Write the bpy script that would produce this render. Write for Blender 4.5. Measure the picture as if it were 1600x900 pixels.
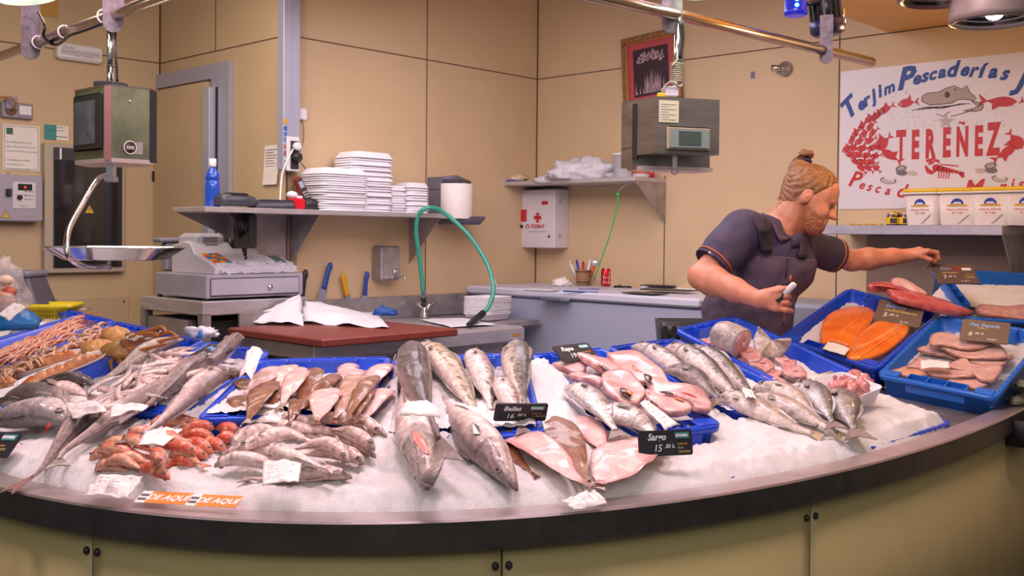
import bpy, math, random
import numpy as np
from mathutils import Vector, Matrix, noise
random.seed(7)
PI = math.pi
for o in list(bpy.data.objects): bpy.data.objects.remove(o)
C = bpy.context.scene.collection
# ---------------------------------------------------------------- camera
FX, RO, PT, SY, TH = 1594.2, -.0097, -.0183, 52.78, .7564
EYE = 1.45
def ray(x, y):
    u = (x-800)/FX; v = -(y-450+SY)/FX
    c, s = math.cos(RO), math.sin(RO)
    a = c*u+s*v; b = -s*u+c*v
    cp, sp = math.cos(PT), math.sin(PT)
    return Vector((a, cp-b*sp, sp+b*cp))
cd = bpy.data.cameras.new('camera'); cam = bpy.data.objects.new('camera', cd); C.objects.link(cam)
_f = Vector((0, math.cos(PT), math.sin(PT)))
_c, _s = math.cos(RO), math.sin(RO)
_x = Vector((_c, _s*math.sin(PT), -_s*math.cos(PT)))
_y = Vector((_s, -_c*math.sin(PT), _c*math.cos(PT)))
M = Matrix((( _x.x, _y.x, -_f.x, 0), (_x.y, _y.y, -_f.y, 0), (_x.z, _y.z, -_f.z, EYE), (0, 0, 0, 1)))
cam.matrix_world = M
cd.sensor_width = 36; cd.lens = 36*FX/1600; cd.shift_y = -SY/1600; cd.clip_start = .05
bpy.context.scene.camera = cam
# ---------------------------------------------------------------- view, world, lights
sc = bpy.context.scene
sc.view_settings.view_transform = 'Standard'; sc.view_settings.look = 'None'
sc.view_settings.gamma = 1; sc.view_settings.use_curve_mapping = False
sc.view_settings.exposure = -0.14
w = bpy.data.worlds.new('world'); sc.world = w; w.use_nodes = True
w.node_tree.nodes['Background'].inputs[0].default_value = (.80, .80, .86, 1)
w.node_tree.nodes['Background'].inputs[1].default_value = .30
U2 = Vector((math.sin(TH), math.cos(TH), 0)); U3 = Vector((math.cos(TH), -math.sin(TH), 0))
def light(name, loc, target, size, power, col, kind='AREA', spot=1.2, size_y=None):
    d = bpy.data.lights.new(name, kind); o = bpy.data.objects.new(name, d); C.objects.link(o)
    d.energy = power; d.color = col
    if kind == 'AREA':
        d.shape = 'RECTANGLE'; d.size = size; d.size_y = size_y or size
    elif kind == 'SPOT':
        d.spot_size = spot; d.spot_blend = .7; d.shadow_soft_size = size
    else: d.shadow_soft_size = size
    o.location = loc
    o.rotation_euler = (Vector(target)-Vector(loc)).to_track_quat('-Z', 'Y').to_euler()
    return o
def PD0(x, y, D): d = ray(x, y); return Vector((0, 0, EYE))+d*(D/d.y)
light('stall_lamp', (-1.35, 2.55, 2.75), (-1.2, 3.1, .9), .45, 25, (1, .71, .76))
light('stall_lamp', (-.25, 2.2, 2.75), (-.2, 2.65, .9), .45, 25, (1, .71, .78))
light('stall_lamp', (.65, 2.5, 2.75), (.55, 2.9, .9), .45, 24, (1, .73, .76))
light('stall_lamp', (1.75, 3.35, 2.75), (1.5, 3.6, 1.0), .35, 40, (1, .58, .38))
light('back_room_lamp', (.1, 4.5, 2.62), (.3, 4.9, .5), 1.5, 38, (.95, .83, .92))
light('back_room_lamp', (-1.7, 4.4, 2.7), (-1.7, 4.9, .9), 1.1, 22, (1.0, .84, .70))
light('right_bay_lamp', (2.6, 3.9, 2.7), (2.7, 4.4, 1.4), .8, 32, (1.0, .84, .74))
light('spotlight_glow', tuple(PD0(1480, 72, 3.6)), (3.1, 4.0, 2.4), .06, 15, (1, .60, .22), 'POINT')
light('market_hall_lamp', (0, -1.2, 3.1), (0, 2.4, .9), 3.0, 40, (.97, .93, .82), size_y=2.0)

# ---------------------------------------------------------------- placing helpers
def Pz(x, y, z):
    d = ray(x, y); return Vector((0, 0, EYE))+d*((z-EYE)/d.z)
def PD(x, y, D):
    d = ray(x, y); return Vector((0, 0, EYE))+d*(D/d.y)
WD = {0: (U3, -5.973), 2: (U3, -4.598), 1: (U2, 3.124), 3: (U2, 5.107)}
def W(k, x, y, off=0):      # point on a wall (or off it, into the room)
    n, d = WD[k]; r = ray(x, y)
    if k in (1, 3): off = -off
    return Vector((0, 0, EYE))+r*((d+off)/r.dot(n))
def UU(a, b, z): return U2*a+U3*b+Vector((0, 0, z))
RIMC = (-0.03179111, 0.35974244, 0.27127165, 2.05468905)
def rimy(x): return ((RIMC[0]*x+RIMC[1])*x+RIMC[2])*x+RIMC[3]
RZ = .88; SL = .2
RX = np.linspace(-2.6, 2.3, 220); RP = np.c_[RX, rimy(RX)]
def rdist(x, y):
    d = np.hypot(RP[:, 0]-x, RP[:, 1]-y).min()
    return d if y > rimy(x) else -d
def bedz(x, y): return RZ+SL*rdist(x, y)
def S(px, py, h=0):
    r = ray(px, py); lo, hi = 1.2, 8.
    for _ in range(22):
        m = (lo+hi)/2
        if EYE+r.z*m > bedz(r.x*m, m)+h: lo = m
        else: hi = m
    return Vector((r.x*lo, lo, EYE+r.z*lo))
class Plane:                 # plane through a crate's rim; (px,py,h) -> point h above it
    def __init__(s, a, b, c):
        s.o = a; n = (b-a).cross(c-a).normalized(); s.n = n if n.z > 0 else -n
    def __call__(s, px, py, h=0):
        r = ray(px, py); o = Vector((0, 0, EYE))
        t = ((s.o+s.n*h)-o).dot(s.n)/r.dot(s.n)
        return o+r*t
def nrm_of(surf):
    if isinstance(surf, Plane): return surf.n
    return Vector((-.05, -.19, 1)).normalized()

# ---------------------------------------------------------------- mesh builder
class MB:
    def __init__(s): s.v = []; s.f = []; s.mi = []; s.sm = []; s.col = None
    def add(s, vs, fs, mi=0, smooth=False):
        n = len(s.v); s.v += [Vector(v) for v in vs]
        for f in fs: s.f.append([i+n for i in f]); s.mi.append(mi); s.sm.append(smooth)
    def box(s, lo, hi, T=None, mi=0, bev=0):
        x0, y0, z0 = lo; x1, y1, z1 = hi
        if bev > 0:
            b = min(bev, abs(x1-x0)*.49, abs(y1-y0)*.49, abs(z1-z0)*.49)
            s.loft([rrect(x0+b, y0+b, x1-b, y1-b, z0, b*.9, 3), rrect(x0, y0, x1, y1, z0+b, b, 3),
                    rrect(x0, y0, x1, y1, z1-b, b, 3), rrect(x0+b, y0+b, x1-b, y1-b, z1, b*.9, 3)], T=T, mi=mi, cap=True, smooth=False)
            return
        vs = [Vector(p) for p in ((x0,y0,z0),(x1,y0,z0),(x1,y1,z0),(x0,y1,z0),(x0,y0,z1),(x1,y0,z1),(x1,y1,z1),(x0,y1,z1))]
        if T is not None: vs = [T @ p for p in vs]
        s.add(vs, [(0,3,2,1),(4,5,6,7),(0,1,5,4),(1,2,6,5),(2,3,7,6),(3,0,4,7)], mi)
    def loft(s, rings, T=None, mi=0, cap=True, smooth=True, closed=True, capA=None, capB=None):
        m = len(rings[0]); vs = [Vector(p) for r in rings for p in r]
        if T is not None: vs = [T @ p for p in vs]
        fs = []
        for i in range(len(rings)-1):
            for j in range(m if closed else m-1):
                k = (j+1) % m
                fs.append((i*m+j, i*m+k, (i+1)*m+k, (i+1)*m+j))
        s.add(vs, fs, mi, smooth)
        n = len(s.v)-len(vs)
        a = cap if capA is None else capA; b = cap if capB is None else capB
        if a: s.f.append([n+j for j in range(m)][::-1]); s.mi.append(mi); s.sm.append(False)
        if b: s.f.append([n+(len(rings)-1)*m+j for j in range(m)]); s.mi.append(mi); s.sm.append(False)
    def tube(s, pts, r, n=8, mi=0, cap=True, flat=None):
        pts = [Vector(p) for p in pts]; rs = r if isinstance(r, (list, tuple)) else [r]*len(pts)
        rings = []; up = None
        for i, p in enumerate(pts):
            t = (pts[min(i+1, len(pts)-1)]-pts[max(i-1, 0)]).normalized()
            if up is None:
                up = Vector((0, 0, 1)) if abs(t.z) < .9 else Vector((1, 0, 0))
            a = t.cross(up).normalized(); up = a.cross(t).normalized()
            fl = flat or 1
            rings.append([p+a*math.cos(q)*rs[i]+up*math.sin(q)*rs[i]*fl for q in [2*PI*k/n for k in range(n)]])
        s.loft(rings, mi=mi, cap=cap)
    def lathe(s, prof, T=None, n=24, mi=0, cap=True):
        s.loft([[(r*math.cos(2*PI*k/n), r*math.sin(2*PI*k/n), z) for k in range(n)] for r, z in prof], T=T, mi=mi, cap=cap)
    def prism(s, poly, d, mi=0):   # poly: world points, d: Vector
        n = len(poly); poly = [Vector(p) for p in poly]; d = Vector(d)
        s.add(poly+[p+d for p in poly], [list(range(n))[::-1], list(range(n, 2*n))]+[(i, (i+1) % n, n+(i+1) % n, n+i) for i in range(n)], mi)
    def sphere(s, c, r, n=12, mi=0, T=None):
        r = r if isinstance(r, (tuple, list)) else (r, r, r)
        rings = [[(c[0]+r[0]*math.sin(a)*math.cos(2*PI*k/n), c[1]+r[1]*math.sin(a)*math.sin(2*PI*k/n), c[2]-r[2]*math.cos(a)) for k in range(n)]
                 for a in [max(.02, min(PI-.02, PI*i/(n//2))) for i in range(n//2+1)]]
        s.loft(rings, T=T, mi=mi)
def rrect(x0, y0, x1, y1, z, r, n=4):
    out = []
    for cx, cy, a0 in ((x1-r, y1-r, 0), (x0+r, y1-r, PI/2), (x0+r, y0+r, PI), (x1-r, y0+r, 1.5*PI)):
        for i in range(n+1):
            a = a0+PI/2*i/n; out.append((cx+r*math.cos(a), cy+r*math.sin(a), z))
    return out
def mk(name, mb, mat, parent=None, root_inv=None):
    me = bpy.data.meshes.new(name)
    vs = mb.v
    if root_inv is not None: vs = [root_inv @ v for v in vs]
    me.from_pydata([tuple(v) for v in vs], [], mb.f)
    mats = mat if isinstance(mat, (list, tuple)) else [mat]
    for m in mats: me.materials.append(m)
    me.polygons.foreach_set('material_index', mb.mi)
    me.polygons.foreach_set('use_smooth', mb.sm)
    if mb.col is not None:
        ca = me.color_attributes.new('Col', 'FLOAT_COLOR', 'POINT')
        ca.data.foreach_set('color', [x for c in mb.col for x in (c[0], c[1], c[2], 1)])
    me.validate(); me.update()
    o = bpy.data.objects.new(name, me); C.objects.link(o)
    if parent: o.parent = parent
    return o
def props(o, label, cat, group=None, kind=None):
    if label: o['label'] = label
    if cat: o['category'] = cat
    if group: o['group'] = group
    if kind: o['kind'] = kind
class Thing:                 # empty at the thing's base, parts given in world coordinates
    def __init__(s, name, label, cat, loc, group=None, rotz=0, Mx=None):
        s.o = bpy.data.objects.new(name, None); C.objects.link(s.o); s.o.empty_display_size = .05
        m = Mx if Mx is not None else Matrix.Translation(Vector(loc)) @ Matrix.Rotation(rotz, 4, 'Z')
        s.o.matrix_world = m; s.inv = m.inverted(); props(s.o, label, cat, group)
    def part(s, name, mb, mat, parent=None, label=None):
        o = mk(name, mb, mat, parent or s.o, s.inv)
        if label: o['label'] = label
        return o
def single(name, mb, mat, label, cat, group=None, kind=None):
    c = sum((v for v in mb.v), Vector())/max(1, len(mb.v)); c.z = min(v.z for v in mb.v)
    o = mk(name, mb, mat, None, Matrix.Translation(-c)); o.location = c
    props(o, label, cat, group, kind); return o
def struct(name, mb, mat, parent=None):
    o = mk(name, mb, mat, parent)
    if not parent: o['kind'] = 'structure'
    return o
def dup(root, loc=None, Mx=None, label=None, group=None):
    r = root.copy(); C.objects.link(r)
    if Mx is not None: r.matrix_world = Mx
    elif loc is not None: r.location = loc
    if label: r['label'] = label
    if group: r['group'] = group
    for ch in list(root.children):
        c = ch.copy(); C.objects.link(c); c.parent = r
        for g in ch.children:
            d = g.copy(); C.objects.link(d); d.parent = c
    return r
def frame(o, x, n):           # matrix at o with x axis x, z axis n
    x = Vector(x).normalized(); n = Vector(n); y = n.cross(x).normalized(); z = x.cross(y)
    return Matrix(((x.x, y.x, z.x, o.x), (x.y, y.y, z.y, o.y), (x.z, y.z, z.z, o.z), (0, 0, 0, 1)))
FA = frame(Vector((0, 0, 0)), U2, (0, 0, 1))      # local x=U2, y=-U3 (away), z
FB = frame(Vector((0, 0, 0)), U3, (0, 0, 1))      # local x=U3, y=U2 (away), z
def la(p, F): return F.inverted() @ p
ORD = ['first','second','third','fourth','fifth','sixth','seventh','eighth','ninth','tenth','eleventh','twelfth','thirteenth','fourteenth','fifteenth','sixteenth','seventeenth','eighteenth','nineteenth','twentieth','twenty-first','twenty-second','twenty-third','twenty-fourth','twenty-fifth','twenty-sixth','twenty-seventh','twenty-eighth','twenty-ninth','thirtieth']

# ---------------------------------------------------------------- materials
def mat(name, col, rough=.5, metal=0, bump=0, bscale=50, var=0, vscale=6, spec=.5, coat=0, sss=0, trans=0, emis=None, estr=0, alpha=1, aniso=None, ior=None, col2=None, stretch=None, attr=False, bdist=.004):
    m = bpy.data.materials.new(name); m.use_nodes = True; nt = m.node_tree; L = nt.links; b = nt.nodes['Principled BSDF']
    c4 = (*col, 1)
    b.inputs['Base Color'].default_value = c4; b.inputs['Roughness'].default_value = rough; b.inputs['Metallic'].default_value = metal
    b.inputs['Specular IOR Level'].default_value = spec; b.inputs['Coat Weight'].default_value = coat; b.inputs['Coat Roughness'].default_value = .08
    b.inputs['Subsurface Weight'].default_value = sss; b.inputs['Subsurface Radius'].default_value = (.02, .008, .005)
    b.inputs['Transmission Weight'].default_value = trans; b.inputs['Alpha'].default_value = alpha
    if ior: b.inputs['IOR'].default_value = ior
    if emis: b.inputs['Emission Color'].default_value = (*emis, 1); b.inputs['Emission Strength'].default_value = estr
    tc = nt.nodes.new('ShaderNodeTexCoord'); mp = nt.nodes.new('ShaderNodeMapping'); L.new(tc.outputs['Object'], mp.inputs[0])
    if stretch: mp.inputs['Scale'].default_value = stretch
    src = None
    if attr:
        at = nt.nodes.new('ShaderNodeAttribute'); at.attribute_name = 'Col'; src = at.outputs['Color']
    if var or col2:
        nz = nt.nodes.new('ShaderNodeTexNoise'); nz.inputs['Scale'].default_value = vscale; nz.inputs['Detail'].default_value = 6; nz.inputs['Roughness'].default_value = .65
        L.new(mp.outputs[0], nz.inputs['Vector'])
        cr = nt.nodes.new('ShaderNodeValToRGB'); L.new(nz.outputs[0], cr.inputs[0])
        cr.color_ramp.elements[0].position = .32; cr.color_ramp.elements[1].position = .7
        if col2: cr.color_ramp.elements[0].color = c4; cr.color_ramp.elements[1].color = (*col2, 1)
        else:
            cr.color_ramp.elements[0].color = (1-var, 1-var, 1-var, 1); cr.color_ramp.elements[1].color = (1+var*.5,)*3+(1,)
        if col2: L.new(cr.outputs[0], b.inputs['Base Color'])
        else:
            mx = nt.nodes.new('ShaderNodeMix'); mx.data_type = 'RGBA'; mx.blend_type = 'MULTIPLY'; mx.inputs[0].default_value = 1
            if src: L.new(src, mx.inputs[6])
            else: mx.inputs[6].default_value = c4
            L.new(cr.outputs[0], mx.inputs[7]); L.new(mx.outputs[2], b.inputs['Base Color'])
    elif src: L.new(src, b.inputs['Base Color'])
    if bump:
        nb = nt.nodes.new('ShaderNodeTexNoise'); nb.inputs['Scale'].default_value = bscale; nb.inputs['Detail'].default_value = 5
        L.new(mp.outputs[0], nb.inputs['Vector']); bp = nt.nodes.new('ShaderNodeBump'); bp.inputs['Strength'].default_value = bump; bp.inputs['Distance'].default_value = bdist
        L.new(nb.outputs[0], bp.inputs['Height']); L.new(bp.outputs[0], b.inputs['Normal'])
    return m
M_ = {}
M_['wall'] = mat('tan wall panel', (.62, .46, .28), .55, var=.08, vscale=1.6, bump=.1, bscale=300, bdist=.001)
M_['joint'] = mat('dark joint', (.10, .06, .04), .8)
M_['grey'] = mat('grey aluminium', (.42, .43, .56), .42, .25)
M_['steel'] = mat('brushed steel', (.62, .60, .64), .38, .65, var=.18, vscale=9, bump=.12, bscale=60, stretch=(1, 1, 8))
M_['steel_d'] = mat('worn steel', (.44, .41, .42), .42, .65, var=.35, vscale=7)
M_['rim'] = mat('wet steel rim', (.66, .57, .58), .30, .8, var=.22, vscale=5, bump=.12, bscale=40)
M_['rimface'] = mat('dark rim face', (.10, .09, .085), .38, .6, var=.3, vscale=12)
M_['chrome'] = mat('polished steel', (.72, .70, .70), .13, 1)
M_['panel'] = mat('cream counter panel', (.50, .40, .18), .42, var=.10, vscale=2.2)
M_['floor'] = mat('grey floor', (.10, .09, .085), .6, var=.3, vscale=5)
M_['ceil'] = mat('cream ceiling', (.60, .47, .33), .7)
M_['soffit'] = mat('ochre soffit', (.88, .52, .17), .55, var=.06)
M_['white'] = mat('white plastic', (.78, .77, .80), .4)
M_['foam'] = mat('white foam', (.84, .82, .88), .55, bump=.1, bscale=200)
M_['paper'] = mat('white paper', (.86, .81, .78), .7, var=.06, vscale=30)
M_['wetpaper'] = mat('wet paper', (.90, .80, .76), .45, var=.08, vscale=20, coat=.15)
M_['ink'] = mat('ink', (.12, .10, .12), .7)
M_['greyink'] = mat('grey print', (.40, .36, .40), .7)
M_['black'] = mat('black plastic', (.02, .02, .022), .35)
M_['blackm'] = mat('black matt', (.012, .012, .014), .7)
M_['blue'] = mat('blue crate plastic', (.012, .075, .66), .33, var=.12, vscale=8, coat=.15)
M_['blue2'] = mat('bright blue crate plastic', (.018, .16, .66), .33, var=.12, vscale=8, coat=.15)
M_['bluedark'] = mat('shaded crate blue', (.006, .03, .30), .5)  # darker crate blue, paints the shade into pockets and rim dimples
M_['slate'] = mat('black slate tag', (.028, .026, .032), .45, var=.2, vscale=20)
M_['brownslate'] = mat('brown slate tag', (.13, .088, .075), .5, var=.12, vscale=12)
M_['txtw'] = mat('white chalk', (.85, .84, .82), .7)
M_['txty'] = mat('yellow chalk', (.75, .62, .18), .7)
M_['txto'] = mat('orange print', (.85, .38, .05), .6)
M_['txtb'] = mat('light blue paint', (.25, .42, .80), .6)
M_['blueink'] = mat('blue paint', (.008, .055, .30), .5)
M_['red'] = mat('red paint', (.50, .014, .02), .45)
M_['teal'] = mat('teal print', (.05, .28, .27), .6)
M_['fish'] = mat('wet fish skin', (1, 1, 1), .38, attr=True, var=.42, vscale=60, bump=.70, bscale=75, coat=.30, sss=.05, bdist=.005)
M_['flesh'] = mat('wet flesh', (1, 1, 1), .26, attr=True, var=.20, vscale=40, bump=.40, bscale=90, coat=.5, sss=.08)
M_['slime'] = mat('glossy flatfish skin', (1, 1, 1), .30, attr=True, var=.20, vscale=35, bump=.55, bscale=130, coat=.5)
M_['scale'] = mat('silver scales', (1, 1, 1), .25, .35, attr=True, var=.45, vscale=130, bump=.6, bscale=200, coat=.4)
M_['eye'] = mat('fish eye', (.015, .012, .015), .08, coat=1)
M_['eyering'] = mat('fish eye ring', (.30, .22, .18), .2)
M_['ice'] = mat('crushed ice', (.88, .86, .86), .42, bump=.9, bscale=420, var=.12, vscale=240, bdist=.004)
M_['redboard'] = mat('red cutting board', (.23, .045, .035), .45, var=.15, vscale=14)
M_['yellow'] = mat('yellow plastic', (.80, .62, .02), .4)
M_['knifeblue'] = mat('blue handle', (.015, .06, .32), .4)
M_['hose'] = mat('green hose', (.03, .33, .24), .25, coat=.4)
M_['skin'] = mat('skin', (1, 1, 1), .45, attr=True, var=.14, vscale=26, sss=.12, bump=.12, bscale=120)
M_['shirt'] = mat('dark polo cloth', (.062, .048, .095), .8, bump=.35, bscale=14, var=.15, vscale=8, bdist=.02)
M_['bib'] = mat('plum work cloth', (.095, .062, .100), .78, bump=.35, bscale=11, var=.15, vscale=7, bdist=.02)
M_['hair'] = mat('sandy hair', (.13, .045, .018), .40, col2=(.40, .19, .08), vscale=9, stretch=(4, 14, 14), bump=.6, bscale=30)
M_['beard'] = mat('reddish beard', (.30, .10, .04), .7, col2=(.50, .20, .09), vscale=60, bump=.8, bscale=160)
M_['orange'] = mat('orange piping', (.85, .18, .03), .5)
M_['glass'] = mat('dark glass', (.02, .02, .025), .08, coat=1)
M_['bag'] = mat('thin white bag', (.80, .79, .84), .35, bump=.6, bscale=18, bdist=.02, trans=.25)
M_['wood'] = mat('pale wood', (.42, .24, .12), .6, var=.25, vscale=18, stretch=(1, 1, 6))
M_['gold'] = mat('dark gilt frame', (.14, .055, .02), .45, .3, col2=(.42, .22, .09), vscale=60, bump=.9, bscale=70)
M_['lamp'] = mat('lit lamp', (1, 1, 1), .5, emis=(.82, 1, .72), estr=14)
M_['lampw'] = mat('lit bulb', (1, 1, 1), .5, emis=(1, .97, .95), estr=25)
M_['led'] = mat('blue led', (.0, .05, 1), .5, emis=(.02, .15, 1), estr=5)
M_['lcd'] = mat('grey lcd', (.06, .09, .07), .2)
M_['crab'] = mat('ochre shell', (.50, .22, .06), .4, col2=(.74, .42, .14), vscale=32, bump=.9, bscale=60, coat=.3)
M_['legs'] = mat('orange brown legs', (.42, .12, .03), .35, col2=(.62, .25, .07), vscale=20, coat=.4)
M_['prawn'] = mat('prawn shell', (1, 1, 1), .25, attr=True, var=.3, vscale=60, coat=.6, sss=.1)
M_['greenshell'] = mat('dull green shells', (.07, .08, .05), .6, col2=(.25, .26, .17), vscale=9, bump=.8, bscale=30)

def rgb(h):   # sRGB hex -> linear
    v = [int(h[i:i+2], 16)/255 for i in (0, 2, 4)]
    return tuple(x/12.92 if x <= .04045 else ((x+.055)/1.055)**2.4 for x in v)
def mixc(a, b, t):
    t = max(0, min(1, t)); return tuple(a[i]*(1-t)+b[i]*t for i in range(3))
_mc = {}
def cmat(h, rough=.5, metal=0, **k):
    key = (h, rough, metal, tuple(k.items()))
    if key not in _mc: _mc[key] = mat('painted '+h, rgb(h), rough, metal, **k)
    return _mc[key]

# ---------------------------------------------------------------- lettering (real flat geometry lying on its surface)
_tc = {}
def textmesh(body, bold=0, shear=0):
    k = (body, bold, shear)
    if k not in _tc:
        cu = bpy.data.curves.new('lettering', 'FONT'); cu.body = body; cu.size = 1; cu.offset = bold; cu.shear = shear; cu.resolution_u = 2
        o = bpy.data.objects.new('lettering', cu); C.objects.link(o); bpy.context.view_layer.update()
        me = bpy.data.meshes.new_from_object(o.evaluated_get(bpy.context.evaluated_depsgraph_get()))
        vs = [v.co.copy() for v in me.vertices]; fs = [list(p.vertices) for p in me.polygons]
        bpy.data.objects.remove(o); _tc[k] = (vs, fs)
    return _tc[k]
def txt(mb, body, T, x, y, size, z=.0006, sx=1, bold=0, shear=0, mi=0, align='L', rot=0):
    vs, fs = textmesh(body, bold, shear)
    if not vs: return
    wid = max(v.x for v in vs)
    ox = {'L': 0, 'C': -wid/2, 'R': -wid}[align]
    c, s = math.cos(rot), math.sin(rot)
    out = []
    for v in vs:
        a = (v.x+ox)*size*sx; b = v.y*size
        out.append(T @ Vector((x+a*c-b*s, y+a*s+b*c, z)))
    mb.add(out, fs, mi)
def catmull(pts, n):
    pts = [Vector(p) for p in pts]
    if len(pts) == 2: return [pts[0].lerp(pts[1], i/(n-1)) for i in range(n)]
    P = [pts[0]*2-pts[1]]+pts+[pts[-1]*2-pts[-2]]
    L = [0]
    for i in range(1, len(pts)): L.append(L[-1]+(pts[i]-pts[i-1]).length)
    out = []
    for i in range(n):
        s = L[-1]*i/(n-1); k = 0
        while k < len(pts)-2 and s > L[k+1]: k += 1
        t = (s-L[k])/max(1e-9, L[k+1]-L[k]); t = min(1, t)
        a, b, c, d = P[k], P[k+1], P[k+2], P[k+3]
        out.append(.5*((2*b)+(c-a)*t+(2*a-5*b+4*c-d)*t*t+(3*b-a-3*c+d)*t**3))
    return out
def smoothloop(pts, n):
    pts = [Vector(p) for p in pts]; m = len(pts); out = []
    per = max(2, n//m)
    for k in range(m):
        a, b, c, d = pts[k-1], pts[k], pts[(k+1) % m], pts[(k+2) % m]
        for i in range(per):
            t = i/per
            out.append(.5*((2*b)+(c-a)*t+(2*a-5*b+4*c-d)*t*t+(3*b-a-3*c+d)*t**3))
    return out
# ================================================================ SETTING
C1 = UU(3.124, -5.973, 0); C2 = UU(3.124, -4.598, 0); C3 = UU(5.107, -4.598, 0)
HC = 3.3
def wallslab(name, a, b, F, x0, x1, yb):
    mb = MB(); mb.box((x0, yb, -.02), (x1, yb+.1, HC), F); return struct(name, mb, M_['wall'])
wallslab('wall_left', 0, 0, FA, -2.2, 3.124, 5.973)          # W0
mb = MB(); mb.box((-5.973, 3.124, -.02), (-4.598, 3.19, HC), FB); struct('wall_alcove', mb, M_['wall'])   # W1
mb = MB(); mb.box((3.19, 4.598, -.02), (5.107, 4.70, HC), FA); mb.box((3.124, 4.598, -.02), (3.19, 4.61, HC), FA); struct('wall_middle', mb, M_['wall'])   # W2
mb = MB(); mb.box((-4.70, 5.107, -.02), (1.5, 5.21, HC), FB); struct('wall_right', mb, M_['wall'])         # W3
mb = MB(); mb.box((-7, -4, -.05), (9, 9, -.0)); struct('floor', mb, M_['floor'])
mb = MB(); mb.box((-7, 1.2, HC), (9, 9, HC+.1)); struct('ceiling', mb, M_['ceil'])
# joints between panels (thin dark strips set in the wall)
def joint(k, p, q, w=.006, name='trim_joint'):
    a = W(k, *p, off=.001); b = W(k, *q, off=.001); n = WD[k][0]*(1 if k in (0, 2) else -1)
    t = (b-a).normalized(); s = t.cross(n).normalized()*w/2
    mb = MB(); mb.prism([a-s, b-s, b+s, a+s], n*.0015); struct(name, mb, M_['joint'])
zj = 1.45+1.05
def hjoint(n, k, a0, a1):
    mb = MB()
    if k in (0, 2): y = -WD[k][1]; mb.box((a0, y-.002, zj-.003), (a1, y, zj+.003), FA)
    else: y = WD[k][1]; mb.box((a0, y-.002, zj-.003), (a1, y, zj+.003), FB)
    struct('trim_%d' % n, mb, M_['joint'])
hjoint(1, 0, -1, 3.124); hjoint(2, 1, -5.973, -4.598); hjoint(3, 2, 3.124, 5.107); hjoint(4, 3, -4.598, 1.0)
def vjoint(n, k, px, py, z0=.1, z1=HC, w=.006):
    p = W(k, px, py); mb = MB()
    if k in (0, 2): a = p.dot(U2); y = -WD[k][1]; mb.box((a-w/2, y-.002, z0), (a+w/2, y, z1), FA)
    else: a = p.dot(U3); y = WD[k][1]; mb.box((a-w/2, y-.002, z0), (a+w/2, y, z1), FB)
    struct('trim_%d' % n, mb, M_['joint'])
vjoint(5, 2, 667, 100); vjoint(6, 1, 337, 60, z0=zj); vjoint(7, 3, 1038, 380, z1=W(3, 1038, 275).z); vjoint(8, 3, 1312, 80)
mb = MB()
for F, x, y in ((FA, 3.119, 5.973), (FA, 5.102, 4.598)): mb.box((x-.004, y-.004, 0), (x+.004, y, HC), F)
mb.box((3.118, 4.590, .3), (3.124, 4.598, HC), FA); struct('trim_9', mb, M_['joint'])
# soffit at right
a = W(3, 1390, 40)
mb = MB(); mb.box((a.dot(U3), 3.2, zj+.002), (1.5, 5.105, HC), FB); struct('soffit', mb, M_['soffit'])
# raised platform behind the counter
mb = MB(); mb.box((-3, 4.45, 0), (4.5, 8, .15)); struct('platform_floor', mb, M_['floor'])
# door in the alcove wall: frame, leaf, handle rail
def W1x(px, py): p = W(1, px, py); return p.dot(U3), p.z
y1 = 3.124
xr, zt = W1x(365, 94); _, zd = W1x(325, 127)
mb = MB(); zt -= .0
zt = W1x(365, 95)[1]
mb.box((-5.97, y1-.03, zt-.085), (xr, y1-.002, zt), FB); mb.box((xr-.19, y1-.03, .1), (xr, y1-.002, zt-.085), FB)
df = struct('door_1', mb, M_['grey'])
xl, _ = W1x(331, 130)
mb = MB(); mb.box((-5.965, y1-.045, .12), (xl, y1-.01, zt-.10), FB); struct('door_leaf', mb, M_['wall'], df)
x0, _ = W1x(334, 130); x1, _ = W1x(345, 130)
mb = MB(); mb.box((x0, y1-.075, .3), (x1, y1-.03, zt-.14), FB, bev=.004); struct('door_edge_rail', mb, cmat('b9bccb', .35, .3), df)
mb = MB(); mb.box((x1, y1-.034, .3), (x1+.02, y1-.029, zt-.14), FB); struct('door_seal', mb, M_['blackm'], df)
mb = MB()
for py in (182, 207, 250, 276):
    p = W(1, 251, py); mb.box((-5.97, y1-.055, p.z-.03), (-5.955, y1-.04, p.z+.03), FB)
struct('door_hinge', mb, M_['black'], df)
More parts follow.
